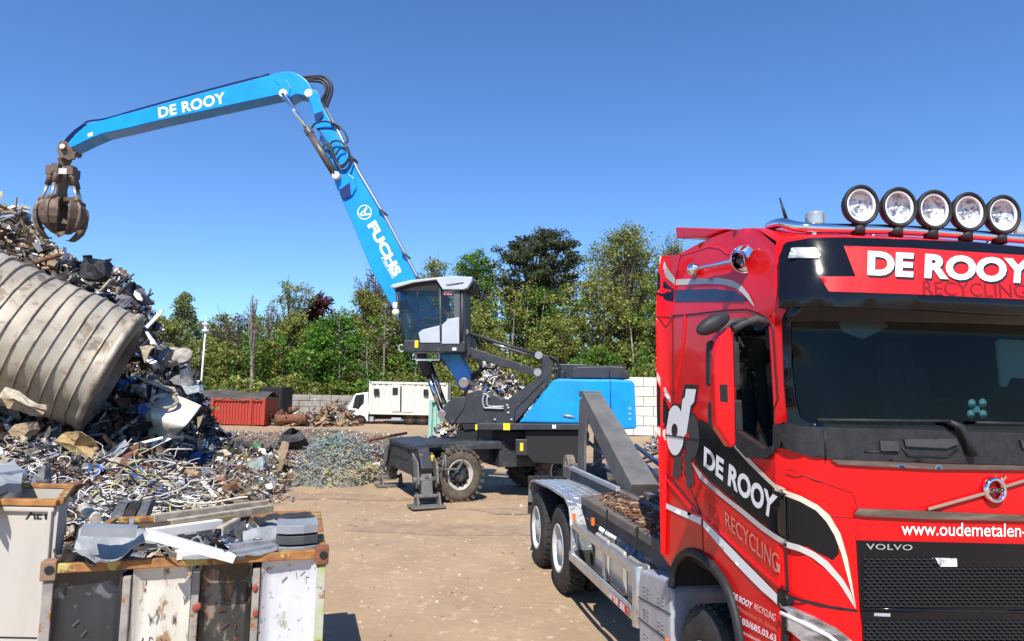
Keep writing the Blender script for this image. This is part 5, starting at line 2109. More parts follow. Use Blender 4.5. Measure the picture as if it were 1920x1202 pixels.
m.build('skip_body', RDC, rc, .015)
m = MB()
m.box(q_([(391, 751)], RCY)[0] + Vector((-.05, .3, 0)), (.42, .04, .38))
m.build('label', WHT, rc)
NETM = mat('dark_net', (.05, .045, .04), (.10, .09, .075), 1.5, .35, .7, rough=.95, bump=1, bs=6)
nc = MB()
vs, fs = [], []
NX, NY = 50, 10
xa, xb = q_([(375, 740)], RCY)[0].x, q_([(500, 740)], RCY)[0].x
for i in range(NX + 1):
    for j in range(NY + 1):
        u, v_ = i / NX, j / NY
        x = xa + (xb - xa) * u
        z = zt + .18 + .42 * math.sin(math.pi * v_) * (1 - .4 * u) + .16 * noise.noise(Vector((x * .9, v_ * 3, 1))) - (.16 if j == 0 else 0) * (1 + noise.noise(Vector((x * 2, 0, 5))))
        vs.append((x, -.12 + 2.6 * v_, z))
for i in range(NX):
    for j in range(NY):
        fs.append((i * (NY + 1) + j, (i + 1) * (NY + 1) + j, (i + 1) * (NY + 1) + j + 1, i * (NY + 1) + j + 1))
nc.add(vs, fs, 0, True)
ob = nc.build('cover_net', NETM)
ob.location = rc.location
tag(ob, 'sagging dark net heaped over the red skip', 'net')
m = MB()
P = at(484, 797, 45.2), at(526, 797, 45.2)
m.box(((P[0].x + P[1].x) / 2, 46.3, 1.2), (P[1].x - P[0].x, 2.2, 2.4))
for k in range(8):
    m.box((P[0].x + (P[1].x - P[0].x) * (k + .5) / 8, 45.17, 1.2), (.08, .12, 2.25))
tag(m.build('dark_container', mat('black_container', (.025, .024, .022), rough=.8), bevel=.03), 'blackened container standing behind the red skip', 'container')

# mint green corrugated container
GCY = 34.0
A, B = at(808, 752, GCY), at(922, 752, GCY)
gc_ = thing('green_container', 'mint green corrugated container half hidden behind the blue machine', 'container', (A.x, GCY, 0))
GCM = mat('mint_green', (.22, .46, .38), (.34, .52, .44), 3, .4, .65, rough=.6, stretch=(4, 1, .7), dirt=(.25, .15, .08), dt=.62, ds=4)
m = MB()
n_ = 30
L_ = B.x - A.x
for i in range(n_):
    m.box((L_ * (i + .5) / n_, .05 + (.09 if i % 2 else 0), A.z / 2), (L_ / n_, .1, A.z))
m.box((L_ / 2, 1.3, A.z / 2), (L_ - .1, 2.2, A.z - .02))
m.build('container_wall', GCM, gc_)
m = MB()
m.box((L_ / 2, 0, A.z), (L_ + .1, .22, .12))
m.box((L_ / 2, 0, .12), (L_ + .1, .22, .16))
for x in (0, L_):
    m.box((x, 0, A.z / 2), (.16, .24, A.z))
m.build('container_frame', GCM, gc_, .01)

# slender white mast by the red skip
A, B = at(375, 742, 44.8), at(385, 620, 44.8)
pl = thing('camera_pole', 'tall thin white pole rising left of the red skip', 'pole', (A.x, 44.8, 0))
m = MB()
d = Vector((B.x - A.x, 0, B.z))
top_ = at(386.5, 592, 44.8) - A
top_ = Vector((top_.x, 0, at(386.5, 592, 44.8).z))
m.tube([(0, 0, 0), d], [.075, .05], 10)
m.build('mast', WHT, pl)
m = MB()
m.tube([d, top_], [.04, .015], 8)
m.build('aerial', WHT, pl)
m = MB()
m.lathe(d, (0, 0, 1), [(-.1, .1), (-.05, .2), (.05, .2), (.1, .1), (.35, .1), (.4, .22), (.5, .22), (.55, .05)], 14)
m.build('camera_head', WHT, pl, .01)

# ================================================================== SCRAP
SM = [mat('scrap_cream', (.58, .50, .38), (.36, .29, .20), 9, rough=.6),
      mat('scrap_silver', (.60, .61, .62), (.35, .35, .36), 5, rough=.35, metal=.7),
      mat('scrap_dark', (.025, .025, .028), (.05, .045, .04), 6, rough=.6),
      mat('scrap_rust', (.20, .095, .05), (.10, .05, .03), 6, rough=.9),
      mat('scrap_tan', (.42, .30, .18), (.28, .19, .11), 6, rough=.85),
      mat('scrap_grey', (.22, .22, .22), (.13, .125, .12), 6, rough=.6),
      mat('scrap_white', (.78, .76, .72), rough=.5),
      mat('scrap_blue', (.05, .14, .40), rough=.5),
      mat('scrap_green', (.08, .22, .10), rough=.6),
      mat('scrap_red', (.45, .05, .035), rough=.6),
      mat('scrap_brass', (.50, .36, .15), rough=.45, metal=.5)]


def rrot(rng, flat=1.0):
    return Matrix.Rotation(rng.uniform(0, 6.28), 3, 'Z') @ Matrix.Rotation(rng.gauss(0, .7) * flat, 3, 'X') @ Matrix.Rotation(rng.gauss(0, .7) * flat, 3, 'Y')


def junk(mb, c, s, rng, mi, flat=1.0):
    """one twisted piece of scrap of size s"""
    M = rrot(rng, flat)
    k = rng.random()
    c = Vector(c)
    if k < .45:            # bent plate or ribbon
        n = 4
        w_ = s * rng.uniform(.15, .5)
        if rng.random() < .45:
            s *= 1.9
            w_ *= .45
            n = 6
        bend = rng.uniform(-1.2, 1.2)
        vs = []
        x, z, a_ = -s / 2, 0, rng.uniform(-.4, .4)
        for i in range(n + 1):
            tw = rng.uniform(-.15, .15) * w_
            vs += [c + M @ Vector((x, -w_ / 2 + tw, z)), c + M @ Vector((x, w_ / 2 + tw, z + rng.uniform(-.1, .1) * s))]
            a_ += bend / n + rng.uniform(-.3, .3)
            x += math.cos(a_) * s / n
            z += math.sin(a_) * s / n
        mb.add(vs, [(2 * i, 2 * i + 1, 2 * i + 3, 2 * i + 2) for i in range(n)], mi)
    elif k < .62:          # tube / bar
        d = M @ Vector((s * .7, 0, 0))
        b = M @ Vector((0, 0, s * rng.uniform(-.25, .25)))
        r = s * rng.uniform(.02, .07)
        mb.tube([c - d, c + b, c + d], r, 5, mi, True, False)
    elif k < .76:          # box
        mb.box(c, (s * rng.uniform(.3, .8), s * rng.uniform(.2, .5), s * rng.uniform(.08, .35)), M, mi)
    elif k < .9:           # angle section
        d = M @ Vector((s * .7, 0, 0))
        u = M @ Vector((0, s * .12, 0))
        v = M @ Vector((0, 0, s * .12))
        mb.add([c - d + u, c - d, c - d + v, c + d + u, c + d, c + d + v], [(0, 1, 4, 3), (1, 2, 5, 4)], mi)
    else:                  # crumpled sheet
        n = 3
        vs = [c + M @ Vector(((i / n - .5) * s + rng.gauss(0, .07) * s, (j / n - .5) * s * .8 + rng.gauss(0, .07) * s, rng.gauss(0, .13) * s)) for i in range(n + 1) for j in range(n + 1)]
        mb.add(vs, [(i * (n + 1) + j, (i + 1) * (n + 1) + j, (i + 1) * (n + 1) + j + 1, i * (n + 1) + j + 1) for i in range(n) for j in range(n)], mi)


def wire(mb, c, L, rng, mi, r=.01, curl=.6, n=9, fl=.5):
    p = Vector(c)
    d = Vector((rng.gauss(0, 1), rng.gauss(0, 1), rng.gauss(0, .4))).normalized()
    ax = Vector((rng.gauss(0, 1), rng.gauss(0, 1), rng.gauss(0, 1.6))).normalized()
    pts = [p.copy()]
    for i in range(n):
        d = (Matrix.Rotation(rng.gauss(curl, .35), 3, ax) @ d)
        d.z *= .8
        p = p + d * L / n
        if p.z < c[2] - fl:
            p.z = c[2] - fl + .03
        pts.append(p.copy())
    mb.tube(pts, r, 4, mi, False)


# --- the big heap: ridge at Y = 20.5 with the outline seen in the photo
RY = 20.5
RID = [(-400, 300), (-100, 360), (0, 392), (22, 388), (40, 432), (75, 458), (120, 492), (150, 492), (195, 498), (235, 534), (272, 575), (280, 640), (310, 662), (345, 676), (357, 722), (373, 768), (390, 815), (412, 842), (470, 862)]


def heapz(x, y):
    px = 960 + FOC * x / RY
    top_ = at(px, lerp_tab(RID, px), RY).z - .15
    if px > 470:
        return -1
    y0 = 12.4 + max(0, (px - 0) / 470) * 4.2
    t = (y - y0) / (RY - y0)
    if y > RY:
        t = 1 - (y - RY) / 5.0
    t = max(0, min(1, t))
    bb_ = 1.15 if px < 300 else .7
    base = bb_ * min(1, t * 5) if top_ > 1.2 else top_ * min(1, t * 4)
    steep = max(0, (t - .42) / .58)
    z = base + max(0, top_ - base) * (steep * steep * (3 - 2 * steep)) if top_ > base else top_ * t
    return z * (1 if t > 0 else 0) - (.3 if t <= 0 else 0)


m = MB()
NX, NY = 70, 34
vs = []
for j in range(NY + 1):
    for i in range(NX + 1):
        x = -21 + 14.6 * i / NX
        y = 12 + 13.8 * j / NY
        z = heapz(x, y)
        vs.append((x, y, z + .25 * noise.noise(Vector((x * 1.3, y * 1.3, 0))) - .12 if z > 0 else -.3))
m.add(vs, [(j * (NX + 1) + i, j * (NX + 1) + i + 1, (j + 1) * (NX + 1) + i + 1, (j + 1) * (NX + 1) + i) for j in range(NY) for i in range(NX)], 0, True)
rng = random.Random(77)
HM = SM
m_all = m
cnt = 0
while cnt < 5200:
    x, y = rng.uniform(-20.5, -6.8), rng.uniform(12.2, 23)
    z = heapz(x, y)
    if z < .05:
        continue
    px = 960 + FOC * x / y
    if px < -60:
        continue
    cnt += 1
    s = rng.uniform(.12, .5) * (1.5 if rng.random() < .12 else 1)
    up = z / 8
    if y < 15.3:
        mi = rng.choices(range(11), (5, 5, 4, 3, 4, 3, 3, .4, .1, .3, 1.2))[0]
        s *= .75
    elif px > 150 and z < 3.4:
        mi = rng.choices(range(11), (1.2, 1, 8, 2, .8, 3, .5, .4, 0, .1, .2))[0]
    elif px < 130:
        mi = rng.choices(range(11), (5, 3, 1.5, 3, 4, 2, 3, 0, 0, 0, 1))[0]
    else:
        mi = rng.choices(range(11), (3, 3, 5, 2, 1.2, 3, 2.5, .5, 0, .2, 0))[0]
    junk(m, (x, y, z + rng.uniform(-.05, .2)), s, rng, mi + 1)
for i in range(520):
    while True:
        x, y = rng.uniform(-20.5, -7.6), rng.uniform(12.6, 20)
        z = heapz(x, y)
        if .3 < z < 5.5 and 960 + FOC * x / y > -40:
            break
    px = 960 + FOC * x / y
    junk(m, (x, y, z + rng.uniform(0, .2)), rng.uniform(.5, 1.15), rng, rng.choices(range(11), (3, 3, 7, 2.5, 1.5, 4, 1.5, .3, 0, .1, .2))[0] + 1)
for i in range(260):
    while True:
        x, y = rng.uniform(-20, -8), rng.uniform(13, 18.5)
        z = heapz(x, y)
        if .3 < z < 3:
            break
    wire(m, (x, y, z + .2), rng.uniform(.8, 2.2), rng, rng.choice((1, 3, 3, 4, 6)), rng.uniform(.012, .03), .25, 9, .4)
hp_ = m.build('scrap_heap', [mat('heap_core', (.06, .05, .042), (.12, .09, .065), 2, rough=.95)] + SM)
tag(hp_, 'tall tangled heap of mixed scrap metal', kind='stuff')

# --- low field of shredded scrap right of the heap
m = MB()
B_OUT = [(300, 948), (420, 955), (520, 938), (560, 905), (700, 900), (760, 868), (775, 830), (745, 815), (690, 812), (640, 806), (560, 804), (500, 812), (420, 806), (370, 815), (300, 860)]
BO = [tuple(gnd(x, y)[:2]) for x, y in B_OUT]


def edge_d(x, y, P):
    d = 1e9
    for i in range(len(P)):
        a_, b_ = Vector(P[i]), Vector(P[(i + 1) % len(P)])
        ab = b_ - a_
        t = max(0, min(1, (Vector((x, y)) - a_).dot(ab) / ab.length_squared))
        d = min(d, (Vector((x, y)) - a_ - ab * t).length)
    return d


rng = random.Random(91)


def fieldz(x, y):
    if not inpoly(x, y, BO):
        return -1
    k = max(.12, min(1, (26 - y) / 7))
    return (min(.6, edge_d(x, y, BO) * .38) + .22 * noise.noise(Vector((x * .7, y * .5, 2)))) * k


gx0, gx1, gy0, gy1 = min(p[0] for p in BO), max(p[0] for p in BO), min(p[1] for p in BO), max(p[1] for p in BO)
patch(m, BO, lambda x, y, o: Vector((x, y, max(-.02, fieldz(x, y) - .05))), (), .6)
cnt = 0
while cnt < 9000:
    x, y = rng.uniform(gx0, gx1), rng.uniform(gy0, gy1)
    z = fieldz(x, y)
    if z < -.02 or (y > 24 and rng.random() < .5):
        continue
    k_ = min(1, (28 - y) / 5)
    cnt += 1
    mi = rng.choices(range(11), (7, 3, 6, 3.5, 4.5, 4, 2.2, .12, .1, .35, .4))[0]
    junk(m, (x, y, max(z, 0) + rng.uniform(-.02, .08)), rng.uniform(.06, .26) * (2.2 if rng.random() < .04 else 1) * max(.5, k_), rng, mi + 1, .8)
tag(m.build('shredded_scrap', [mat('field_core', (.16, .12, .085), rough=.95)] + SM), 'low spread of shredded mixed metal on the ground', kind='stuff')

# --- scrap scattered around the edges, behind and beside the machine
m = MB()
for (cx, cy, rx, ry, hh, n, wts, s0) in (
        (-4.2, 24.5, 2.6, 1.6, .25, 350, (4, 2, 3, 3, 3, 3, 2, .1, 0, .3, 0), .3),
        (-6.9, 16.3, 1.8, .7, .08, 240, (5, 3, 2, 3, 4, 2, 2, .2, 0, .3, .3), .16),
        (8.1, 31, 1.9, 1.3, 1.25, 700, (5, 3, 2, 2, 2, 2, 5, 1.2, 0, 1, 0), .34),
        (-.5, 27.5, 2.9, 1.3, 3.5, 1500, (7, 3, 2, 1.5, 2, 2.5, 7, 1.6, 0, .3, 0), .42),
        (-14.0, 43.6, 1.9, 1.0, .5, 300, (1, .5, 1, 4, 5, 1, .3, 0, 0, 0, 0), .9),
        (-11.6, 44.0, 1.5, 1.2, 1.25, 600, (1.5, .5, 1, 3, 6, 2, .2, 0, 0, 0, 0), .7)):
    for i in range(n):
        a_, r = rng.uniform(0, 6.283), math.sqrt(rng.random())
        x, y = cx + rx * r * math.cos(a_), cy + ry * r * math.sin(a_)
        z = hh * (1 - r) ** .8 * (1 + .2 * noise.noise(Vector((x, y, 0))))
        junk(m, (x, y, z), s0 * rng.uniform(.4, 1.3), rng, rng.choices(range(11), wts)[0] + 1)
    if hh > .4:
        vs = [(cx, cy, hh * .93)]
        for q, rr in enumerate((.3, .6, 1.0)):
            for k in range(18):
                a_ = 2 * math.pi * k / 18
                vs.append((cx + rx * rr * math.cos(a_), cy + ry * rr * math.sin(a_), hh * (1 - rr) ** .8 * .93))
        fs = [(0, 1 + k, 1 + (k + 1) % 18) for k in range(18)]
        for q in range(2):
            fs += [(1 + q * 18 + k, 1 + (q + 1) * 18 + k, 1 + (q + 1) * 18 + (k + 1) % 18, 1 + q * 18 + (k + 1) % 18) for k in range(18)]
        m.add(vs, fs, 0, True)
tag(m.build('loose_scrap', [mat('core2', (.10, .08, .06), rough=.95)] + SM), 'smaller heaps of loose scrap around the yard', kind='stuff')

# --- mound of crushed wire mesh
WM = [mat('wire_zinc', (.44, .47, .46), (.30, .33, .33), 4, rough=.5, metal=.4), mat('wire_yellow', (.55, .48, .25), rough=.7), mat('wire_dark', (.10, .12, .12), rough=.7), mat('wire_green', (.12, .30, .25), rough=.6), mat('mound_core', (.14, .145, .13), (.24, .23, .17), 3, rough=.95, bump=1, bs=12)]
m = MB()
L_, R_ = gnd(552, 903), gnd(700, 903)
cx, cy, rx = (L_.x + R_.x) / 2, 19.6, (R_.x - L_.x) / 2
hz_ = at(620, 820, 19.6).z


def moundz(x, y):
    d = ((x - cx) / rx) ** 2 + ((y - cy) / 1.35) ** 2
    return hz_ * (1 - d) ** .6 * (1 + .12 * noise.noise(Vector((x * 1.8, y * 1.8, 0)))) if d < 1 else -1


vs, fs = [(cx, cy, hz_ * .9)], []
for q, rr in enumerate((.35, .65, .88, 1.0)):
    for k in range(24):
        a_ = 2 * math.pi * k / 24
        x, y = cx + rx * rr * math.cos(a_), cy + 1.35 * rr * math.sin(a_)
        vs.append((x, y, max(-.02, moundz(x, y) * .9)))
fs = [(0, 1 + k, 1 + (k + 1) % 24) for k in range(24)]
for q in range(3):
    fs += [(1 + q * 24 + k, 1 + (q + 1) * 24 + k, 1 + (q + 1) * 24 + (k + 1) % 24, 1 + q * 24 + (k + 1) % 24) for k in range(24)]
m.add(vs, fs, 4, True)
for i in range(2200):
    x, y = rng.uniform(cx - rx, cx + rx), rng.uniform(cy - 1.35, cy + .6)
    z = moundz(x, y)
    if z < 0:
        continue
    mi = 1 if (x > cx and z < hz_ * .45 and rng.random() < .6) else rng.choices((0, 1, 2, 3), (9, 2.2, 2, .12))[0]
    if z > hz_ * .75 and abs(x - cx + .1) < .25 and rng.random() < .4:
        mi = 3
    wire(m, (x, y, z), rng.uniform(.15, .5), rng, mi, .009, .9, 5, .12)
tag(m.build('wire_mesh_mound', WM), 'rounded bluish mound of crushed wire mesh', kind='stuff')

# --- tangle of pale cables at the foot of the heap
m = MB()
CABM = [mat('cable_cream', (.66, .60, .50), rough=.6), mat('cable_white', (.8, .78, .74), rough=.5), mat('cable_grey', (.28, .27, .26), rough=.6), mat('cable_blue', (.05, .16, .5), rough=.5), mat('cable_black', (.02, .02, .02), rough=.6), mat('cable_yellow', (.55, .48, .20), rough=.6)]
TX = [(0, 815), (70, 860), (150, 900), (100, 940), (200, 950), (240, 905), (300, 930), (350, 950), (180, 1000), (240, 990), (60, 905), (30, 840), (340, 905), (260, 880)]
for i in range(1100):
    q = rng.choice(TX)
    px, py = q[0] + rng.gauss(0, 36), q[1] + rng.gauss(0, 22)
    if py < 800 or px > 400:
        continue
    h_ = rng.uniform(.5, 1.35) if px < 330 else rng.uniform(.1, .5)
    p = gnd(px, py, h_)
    if p.y < 8.0 or p.y > 17:
        continue
    wire(m, p, rng.uniform(.4, 1.5), rng, rng.choices(range(6), (7, 3, 5, .5, 5, 1))[0], rng.uniform(.006, .012), rng.uniform(.15, .75), 14, .5)
# dirt and chips beneath the cables so they rest on something
for i in range(2600):
    y = rng.uniform(8.6, 14.5)
    px = rng.uniform(-20, 420)
    x = (px - 960) / FOC * y
    h_ = min(1.15, .30 + max(0, (y - 8.6)) * .25) * (1 if px < 300 else max(0, 1 - (px - 300) / 110))
    if h_ < .03:
        continue
    junk(m, (x, y, h_ * rng.uniform(.75, 1.0)), rng.uniform(.06, .30), rng, rng.choices(range(6, 17), (4, 2, 9, 5, 4, 4, 1.2, .3, 0, .3, .5))[0])
vs, fs = [], []
for j in range(14):
    for i in range(16):
        y = 8.4 + j * .5
        px = -60 + i * 32
        h_ = min(1.1, .22 + max(0, (y - 8.6)) * .25) * (1 if px < 300 else max(0, 1 - (px - 300) / 110))
        vs.append(((px - 960) / FOC * y, y, (h_ - .15 if h_ > 0 else -.1) + .12 * noise.noise(Vector((px * .03, y * 1.3, 7)))))
fs = [(j * 16 + i, j * 16 + i + 1, (j + 1) * 16 + i + 1, (j + 1) * 16 + i) for j in range(13) for i in range(15)]
m.add(vs, fs, 17, True)
tag(m.build('cable_tangle', CABM + SM + [mat('tangle_core', (.035, .03, .027), rough=.95)]), 'tangle of pale cables and small scrap at the foot of the heap', kind='stuff')

# ------------------------------------------------------------------ the big ribbed steel tank
P1 = at(209, 696, 17.0)
P0 = at(-190, 540, 15.2)
axd = (P1 - P0).normalized()
tank = thing('steel_tank', 'huge ribbed stainless steel tank lying tilted on the scrap heap', 'tank', tuple(P1), 0)
loc = lambda p: Vector(p) - P1
RT0, RT1 = 1.68, 1.54
Lt = (P1 - P0).length
TKM = mat('tank_steel', (.50, .44, .34), (.37, .32, .24), 1.6, .35, .65, rough=.5, metal=.2, c3=(.20, .155, .11), s3=.8, t3=.55, dirt=(.30, .22, .14), dt=.58, ds=3.5, bump=.6, bs=3.0)
m = MB()
prof = []
ns = 60
for i in range(ns + 1):
    t = Lt * i / ns
    prof.append((t - Lt, RT0 + (RT1 - RT0) * i / ns))
m.lathe((0, 0, 0), axd, prof, 72)
# dents
for i, v in enumerate(m.v):
    k = noise.noise(v * .8) * .12 + noise.noise(v * 2.3) * .03
    a_ = v - axd * v.dot(axd)
    m.v[i] = v + a_.normalized() * k
m.build('tank_shell', TKM, tank)
m = MB()
m.lathe((0, 0, 0), axd, [(-.02, RT1 - .02), (.05, RT1 - .04), (.10, RT1 - .12), (.13, RT1 - .35), (-.1, RT1 - .5), (-.4, .9), (-.5, 0)], 56)
m.build('tank_end', mat('tank_end_dark', (.22, .19, .15), (.12, .10, .08), 1.5, rough=.6, metal=.4, bump=.6, bs=3), tank)
sp = .30
RBM = mat('rib_steel', (.50, .42, .32), (.22, .17, .12), 2.5, rough=.5, metal=.2)
for k in range(1, 21):
    t = -(k * sp + .02 * math.sin(k))
    R_ = RT1 + (RT0 - RT1) * (-t / Lt)
    m = MB()
    m.lathe((0, 0, 0), axd, [(t - .022, R_ - .03), (t - .018, R_ + .035), (t, R_ + .045), (t + .014, R_ + .035), (t + .02, R_ - .03)], 72)
    for i, v in enumerate(m.v):
        kk = noise.noise(v * .8) * .12 + noise.noise(v * 2.3) * .03
        a_ = v - axd * v.dot(axd)
        m.v[i] = v + a_.normalized() * kk
    m.build('rib', RBM, tank)
m = MB()
m.lathe((0, 0, 0), axd, [(-.10, RT1 - .02), (-.09, RT1 + .05), (.02, RT1 + .06), (.06, RT1 + .02), (.06, RT1 - .06)], 72)
m.build('end_flange', RBM, tank)
m = MB()
for x, y in ((158, 737), (169, 732)):
    c = loc(at(x, y, 15.9))
    m.cyl(c, c + Vector((.03, -.25, .0)), .12, n=14)
m.build('valve_stub', SILV, tank, .01)

# ------------------------------------------------------------------ single pieces on and around the heap
def crumple(mb, amp, cuts=3, fr=2.2, seed=0.0):
    bm = bmesh.new()
    vs_ = [bm.verts.new(v) for v in mb.v]
    for f in mb.f:
        try:
            bm.faces.new([vs_[i] for i in f])
        except ValueError:
            pass
    bmesh.ops.triangulate(bm, faces=bm.faces)
    bmesh.ops.subdivide_edges(bm, edges=bm.edges, cuts=cuts, use_grid_fill=True)
    bm.verts.index_update()
    for v in bm.verts:
        q = v.co * fr + Vector((seed, seed * 1.7, seed * .6))
        d = noise.noise_vector(q) * amp + noise.noise_vector(q * 2.7) * amp * .5
        v.co += d
    mb.v = [v.co.copy() for v in bm.verts]
    mb.f = [[v.index for v in f.verts] for f in bm.faces]
    mb.m = [0] * len(mb.f)
    mb.s = [False] * len(mb.f)
    bm.free()


def piece(name, label, cat, L, Y, mt, th=.03, dy=None, bevel=.0, group=None, loc3=None):
    """flat or folded sheet: outline seen in the photo at distance Y (per-corner offsets dy)"""
    pts = [at(x, y, Y + (dy[i] if dy else 0)) for i, (x, y) in enumerate(L)]
    c = sum(pts, Vector()) / len(pts)
    mb = MB()
    P = [p - c for p in pts]
    nrm_ = Vector((0, 0, 0))
    for i in range(len(P)):
        nrm_ += P[i].cross(P[(i + 1) % len(P)])
    nrm_.normalize()
    if nrm_.y < 0:
        nrm_ = -nrm_
    n = len(P)
    V_ = [Vector((0, 0, 0))] + P + [nrm_ * th] + [p + nrm_ * th for p in P]
    Fs = [(0, 1 + i, 1 + (i + 1) % n) for i in range(n)] + [(n + 1, n + 2 + (i + 1) % n, n + 2 + i) for i in range(n)] + [(1 + i, n + 2 + i, n + 2 + (i + 1) % n, 1 + (i + 1) % n) for i in range(n)]
    mb.add(V_, Fs)
    sz = max(p.length for p in P)
    if cat != 'bar':
        crumple(mb, .10 * sz, 3, 1.6 / sz, L[0][0] * .37)
    o = mb.build(name, mt, None, 0)
    o.location = c
    return tag(o, label, cat, group)


def rod(name, label, cat, a_, b_, Ya, Yb, r, mt, n=14, hollow=False):
    A, B = at(a_[0], a_[1], Ya), at(b_[0], b_[1], Yb)
    mb = MB()
    if hollow:
        mb.lathe((0, 0, 0), B - A, [(0, r * .8), (0, r), ((B - A).length, r), ((B - A).length, r * .8), (0.01, r * .8)], n)
    else:
        mb.cyl((0, 0, 0), B - A, r, n=n)
    o = mb.build(name, mt, None, .006 if r > .03 else 0)
    o.location = A
    return tag(o, label, cat)


# curved white tank fragment: bright outer skin on top, its hollow in shade below
m = MB()
top_l = [(287, 757), (300, 745), (320, 737), (345, 746), (377, 760)]
mid_l = [(283, 776), (300, 782), (318, 789), (335, 793), (350, 795)]
bot_l = [(290, 812), (297, 818), (306, 826), (316, 826), (328, 812)]
rows = [[at(x, y, 18.6) for x, y in top_l], [at(x, y, 17.6) for x, y in mid_l], [at(x, y, 18.1) for x, y in bot_l]]
c = rows[1][2].copy()
full = []
for k in range(5):
    full.append(catmull([r[k] for r in rows], 5))
vs = [p - c for r in full for p in r]
nr = len(full[0])
m.add(vs, [(i * nr + j, (i + 1) * nr + j, (i + 1) * nr + j + 1, i * nr + j + 1) for i in range(4) for j in range(nr - 1)], 0, True)
m.add([v + Vector((0, .04, -.02)) for v in vs], [(i * nr + j, i * nr + j + 1, (i + 1) * nr + j + 1, (i + 1) * nr + j) for i in range(4) for j in range(nr - 1)], 0, True)
o = m.build('tank_fragment', mat('fragment_white', (.72, .68, .58), (.60, .55, .45), 2, rough=.5, dirt=(.4, .33, .24), dt=.62, ds=5))
o.location = c
tag(o, 'curved off white tank fragment with its hollow in shadow', 'sheet metal')
m = MB()
c = at(308, 752, 17.9)
m.lathe((0, 0, 0), (.25, -.45, .85), [(-.05, .32), (0, .35), (.03, .35), (.03, .30), (-.03, .26)], 28)
o = m.build('metal_ring', mat('ring_cream', (.50, .44, .33), (.3, .24, .17), 4, rough=.5, metal=.4))
o.location = c
tag(o, 'cream rimmed metal ring lying behind the curved white fragment', 'ring')
for i, (x, y, r, lb) in enumerate(((320, 668, .36, 'crushed grey drum lid on the heap top, left of two'), (341, 667, .30, 'crushed grey drum lid on the heap top, right of two'))):
    m = MB()
    m.lathe((0, 0, 0), (.1, -.75, .6), [(-.12, r * .95), (0, r), (.03, r), (.03, r * .9), (.0, r * .5), (.01, 0)], 20)
    o = m.build('drum_lid', mat('lid_grey%s' % 'ab'[i], (.30, .28, .25), (.16, .14, .12), 5, rough=.6, metal=.4, bump=.7, bs=8))
    o.location = at(x, y, 20.0)
    tag(o, lb, 'drum lid', 'drum lids on the heap')
piece('white_bar', 'white flat bar poking up right of the tank end', 'bar', [(272, 612), (276, 616), (304, 587), (305, 580), (300, 581)], 18.5, WHT, .05)
piece('bracket', 'pale triangular metal bracket below the white flat bar', 'bracket', [(272, 622), (283, 645), (292, 645), (276, 622)], 19.0, SM[6], .06)
piece('folded_sheet', 'white folded sheet under the pale triangular bracket', 'sheet metal', [(262, 650), (290, 648), (282, 655), (272, 680), (266, 662)], 19.0, SM[0], .05)
piece('dark_sheet', 'dark blue sloping sheet below the crushed drum lids', 'sheet metal', [(330, 672), (352, 676), (366, 730), (340, 722)], 19.6, mat('sheet_navy', (.05, .06, .08), rough=.4), .05, [.4, .4, -.3, -.3])
piece('crumpled_sheet', 'light grey crumpled panel beside the white pole', 'sheet metal', [(316, 706), (345, 702), (362, 716), (358, 726), (325, 720)], 19.3, SM[5], .05, [.4, .4, -.3, -.3, 0])
piece('blue_grey_box', 'dented blue grey box at the right edge of the heap', 'box', [(341, 724), (372, 722), (375, 734), (350, 740)], 19.0, mat('dent_bluegrey', (.22, .33, .40), (.5, .5, .48), 9, rough=.6), .3)
piece('black_bin', 'black perforated bin standing on top of the tank', 'bin', [(153, 520), (150, 498), (162, 480), (168, 487), (187, 486), (197, 492), (194, 515), (184, 522)], 18.5, mat('bin_black', (.008, .008, .01), rough=.7), .3, [0, .1, .3, 0, .2, .1, -.2, 0])
for (x, y) in ((165, 489), (186, 492)):
    pass
piece('dark_sack', 'dark grey crumpled sack of metal at the upper end of the heap', 'sack', [(215, 562), (220, 545), (240, 530), (252, 538), (262, 552), (276, 566), (262, 572), (245, 575), (228, 576)], 18.6, mat('sack_grey', (.09, .09, .11), (.16, .15, .16), 5, rough=.5, bump=.8, bs=6), .35, [0, .2, -.3, .2, -.3, .1, .2, -.3, 0])
piece('tin_disc', 'small white cap on the end of the dark sack', 'cap', [(252, 545), (262, 552), (266, 564), (258, 562), (250, 552)], 18.2, SM[6], .06)
rod('thin_tube', 'thin dark tube sticking up over the dark sack', 'tube', (217, 537), (240, 517), 18.2, 18.2, .03, SM[2])
rod('thin_tube', 'short dark tube sticking up just right of a thinner one', 'tube', (222, 552), (246, 528), 18.1, 18.1, .045, SM[2])
rod('pale_strip', 'pale diagonal strip leaning between the bin and the sack', 'strip', (186, 548), (208, 524), 18.2, 18.2, .035, SM[0])
piece('flattened_box', 'dark open flap of sheet metal below the black bin', 'sheet metal', [(104, 518), (112, 512), (130, 508), (136, 512), (122, 522), (108, 524)], 17.6, SM[2], .05)
piece('bent_panel', 'upright bent panel with pale edges at the summit of the heap', 'sheet metal', [(4, 400), (18, 392), (31, 381), (34, 392), (24, 428), (10, 430)], 20.4, mat('panel_dirty', (.30, .26, .21), (.55, .52, .46), 4, rough=.6), .07, [0, .2, .3, -.2, 0, .2])
piece('brown_tarp', 'dusty brown sheet lying over the summit of the heap', 'sheet', [(38, 432), (70, 442), (106, 460), (95, 470), (60, 466), (44, 452)], 20.6, mat('tarp_brown', (.26, .18, .12), (.36, .27, .19), 3, rough=.9), .04, [.2, 0, .2, -.2, 0, -.1])
rod('rusty_beam', 'rusty bar resting on the upper edge of the tank', 'beam', (64, 493), (112, 478), 17.6, 18.2, .06, RUST)
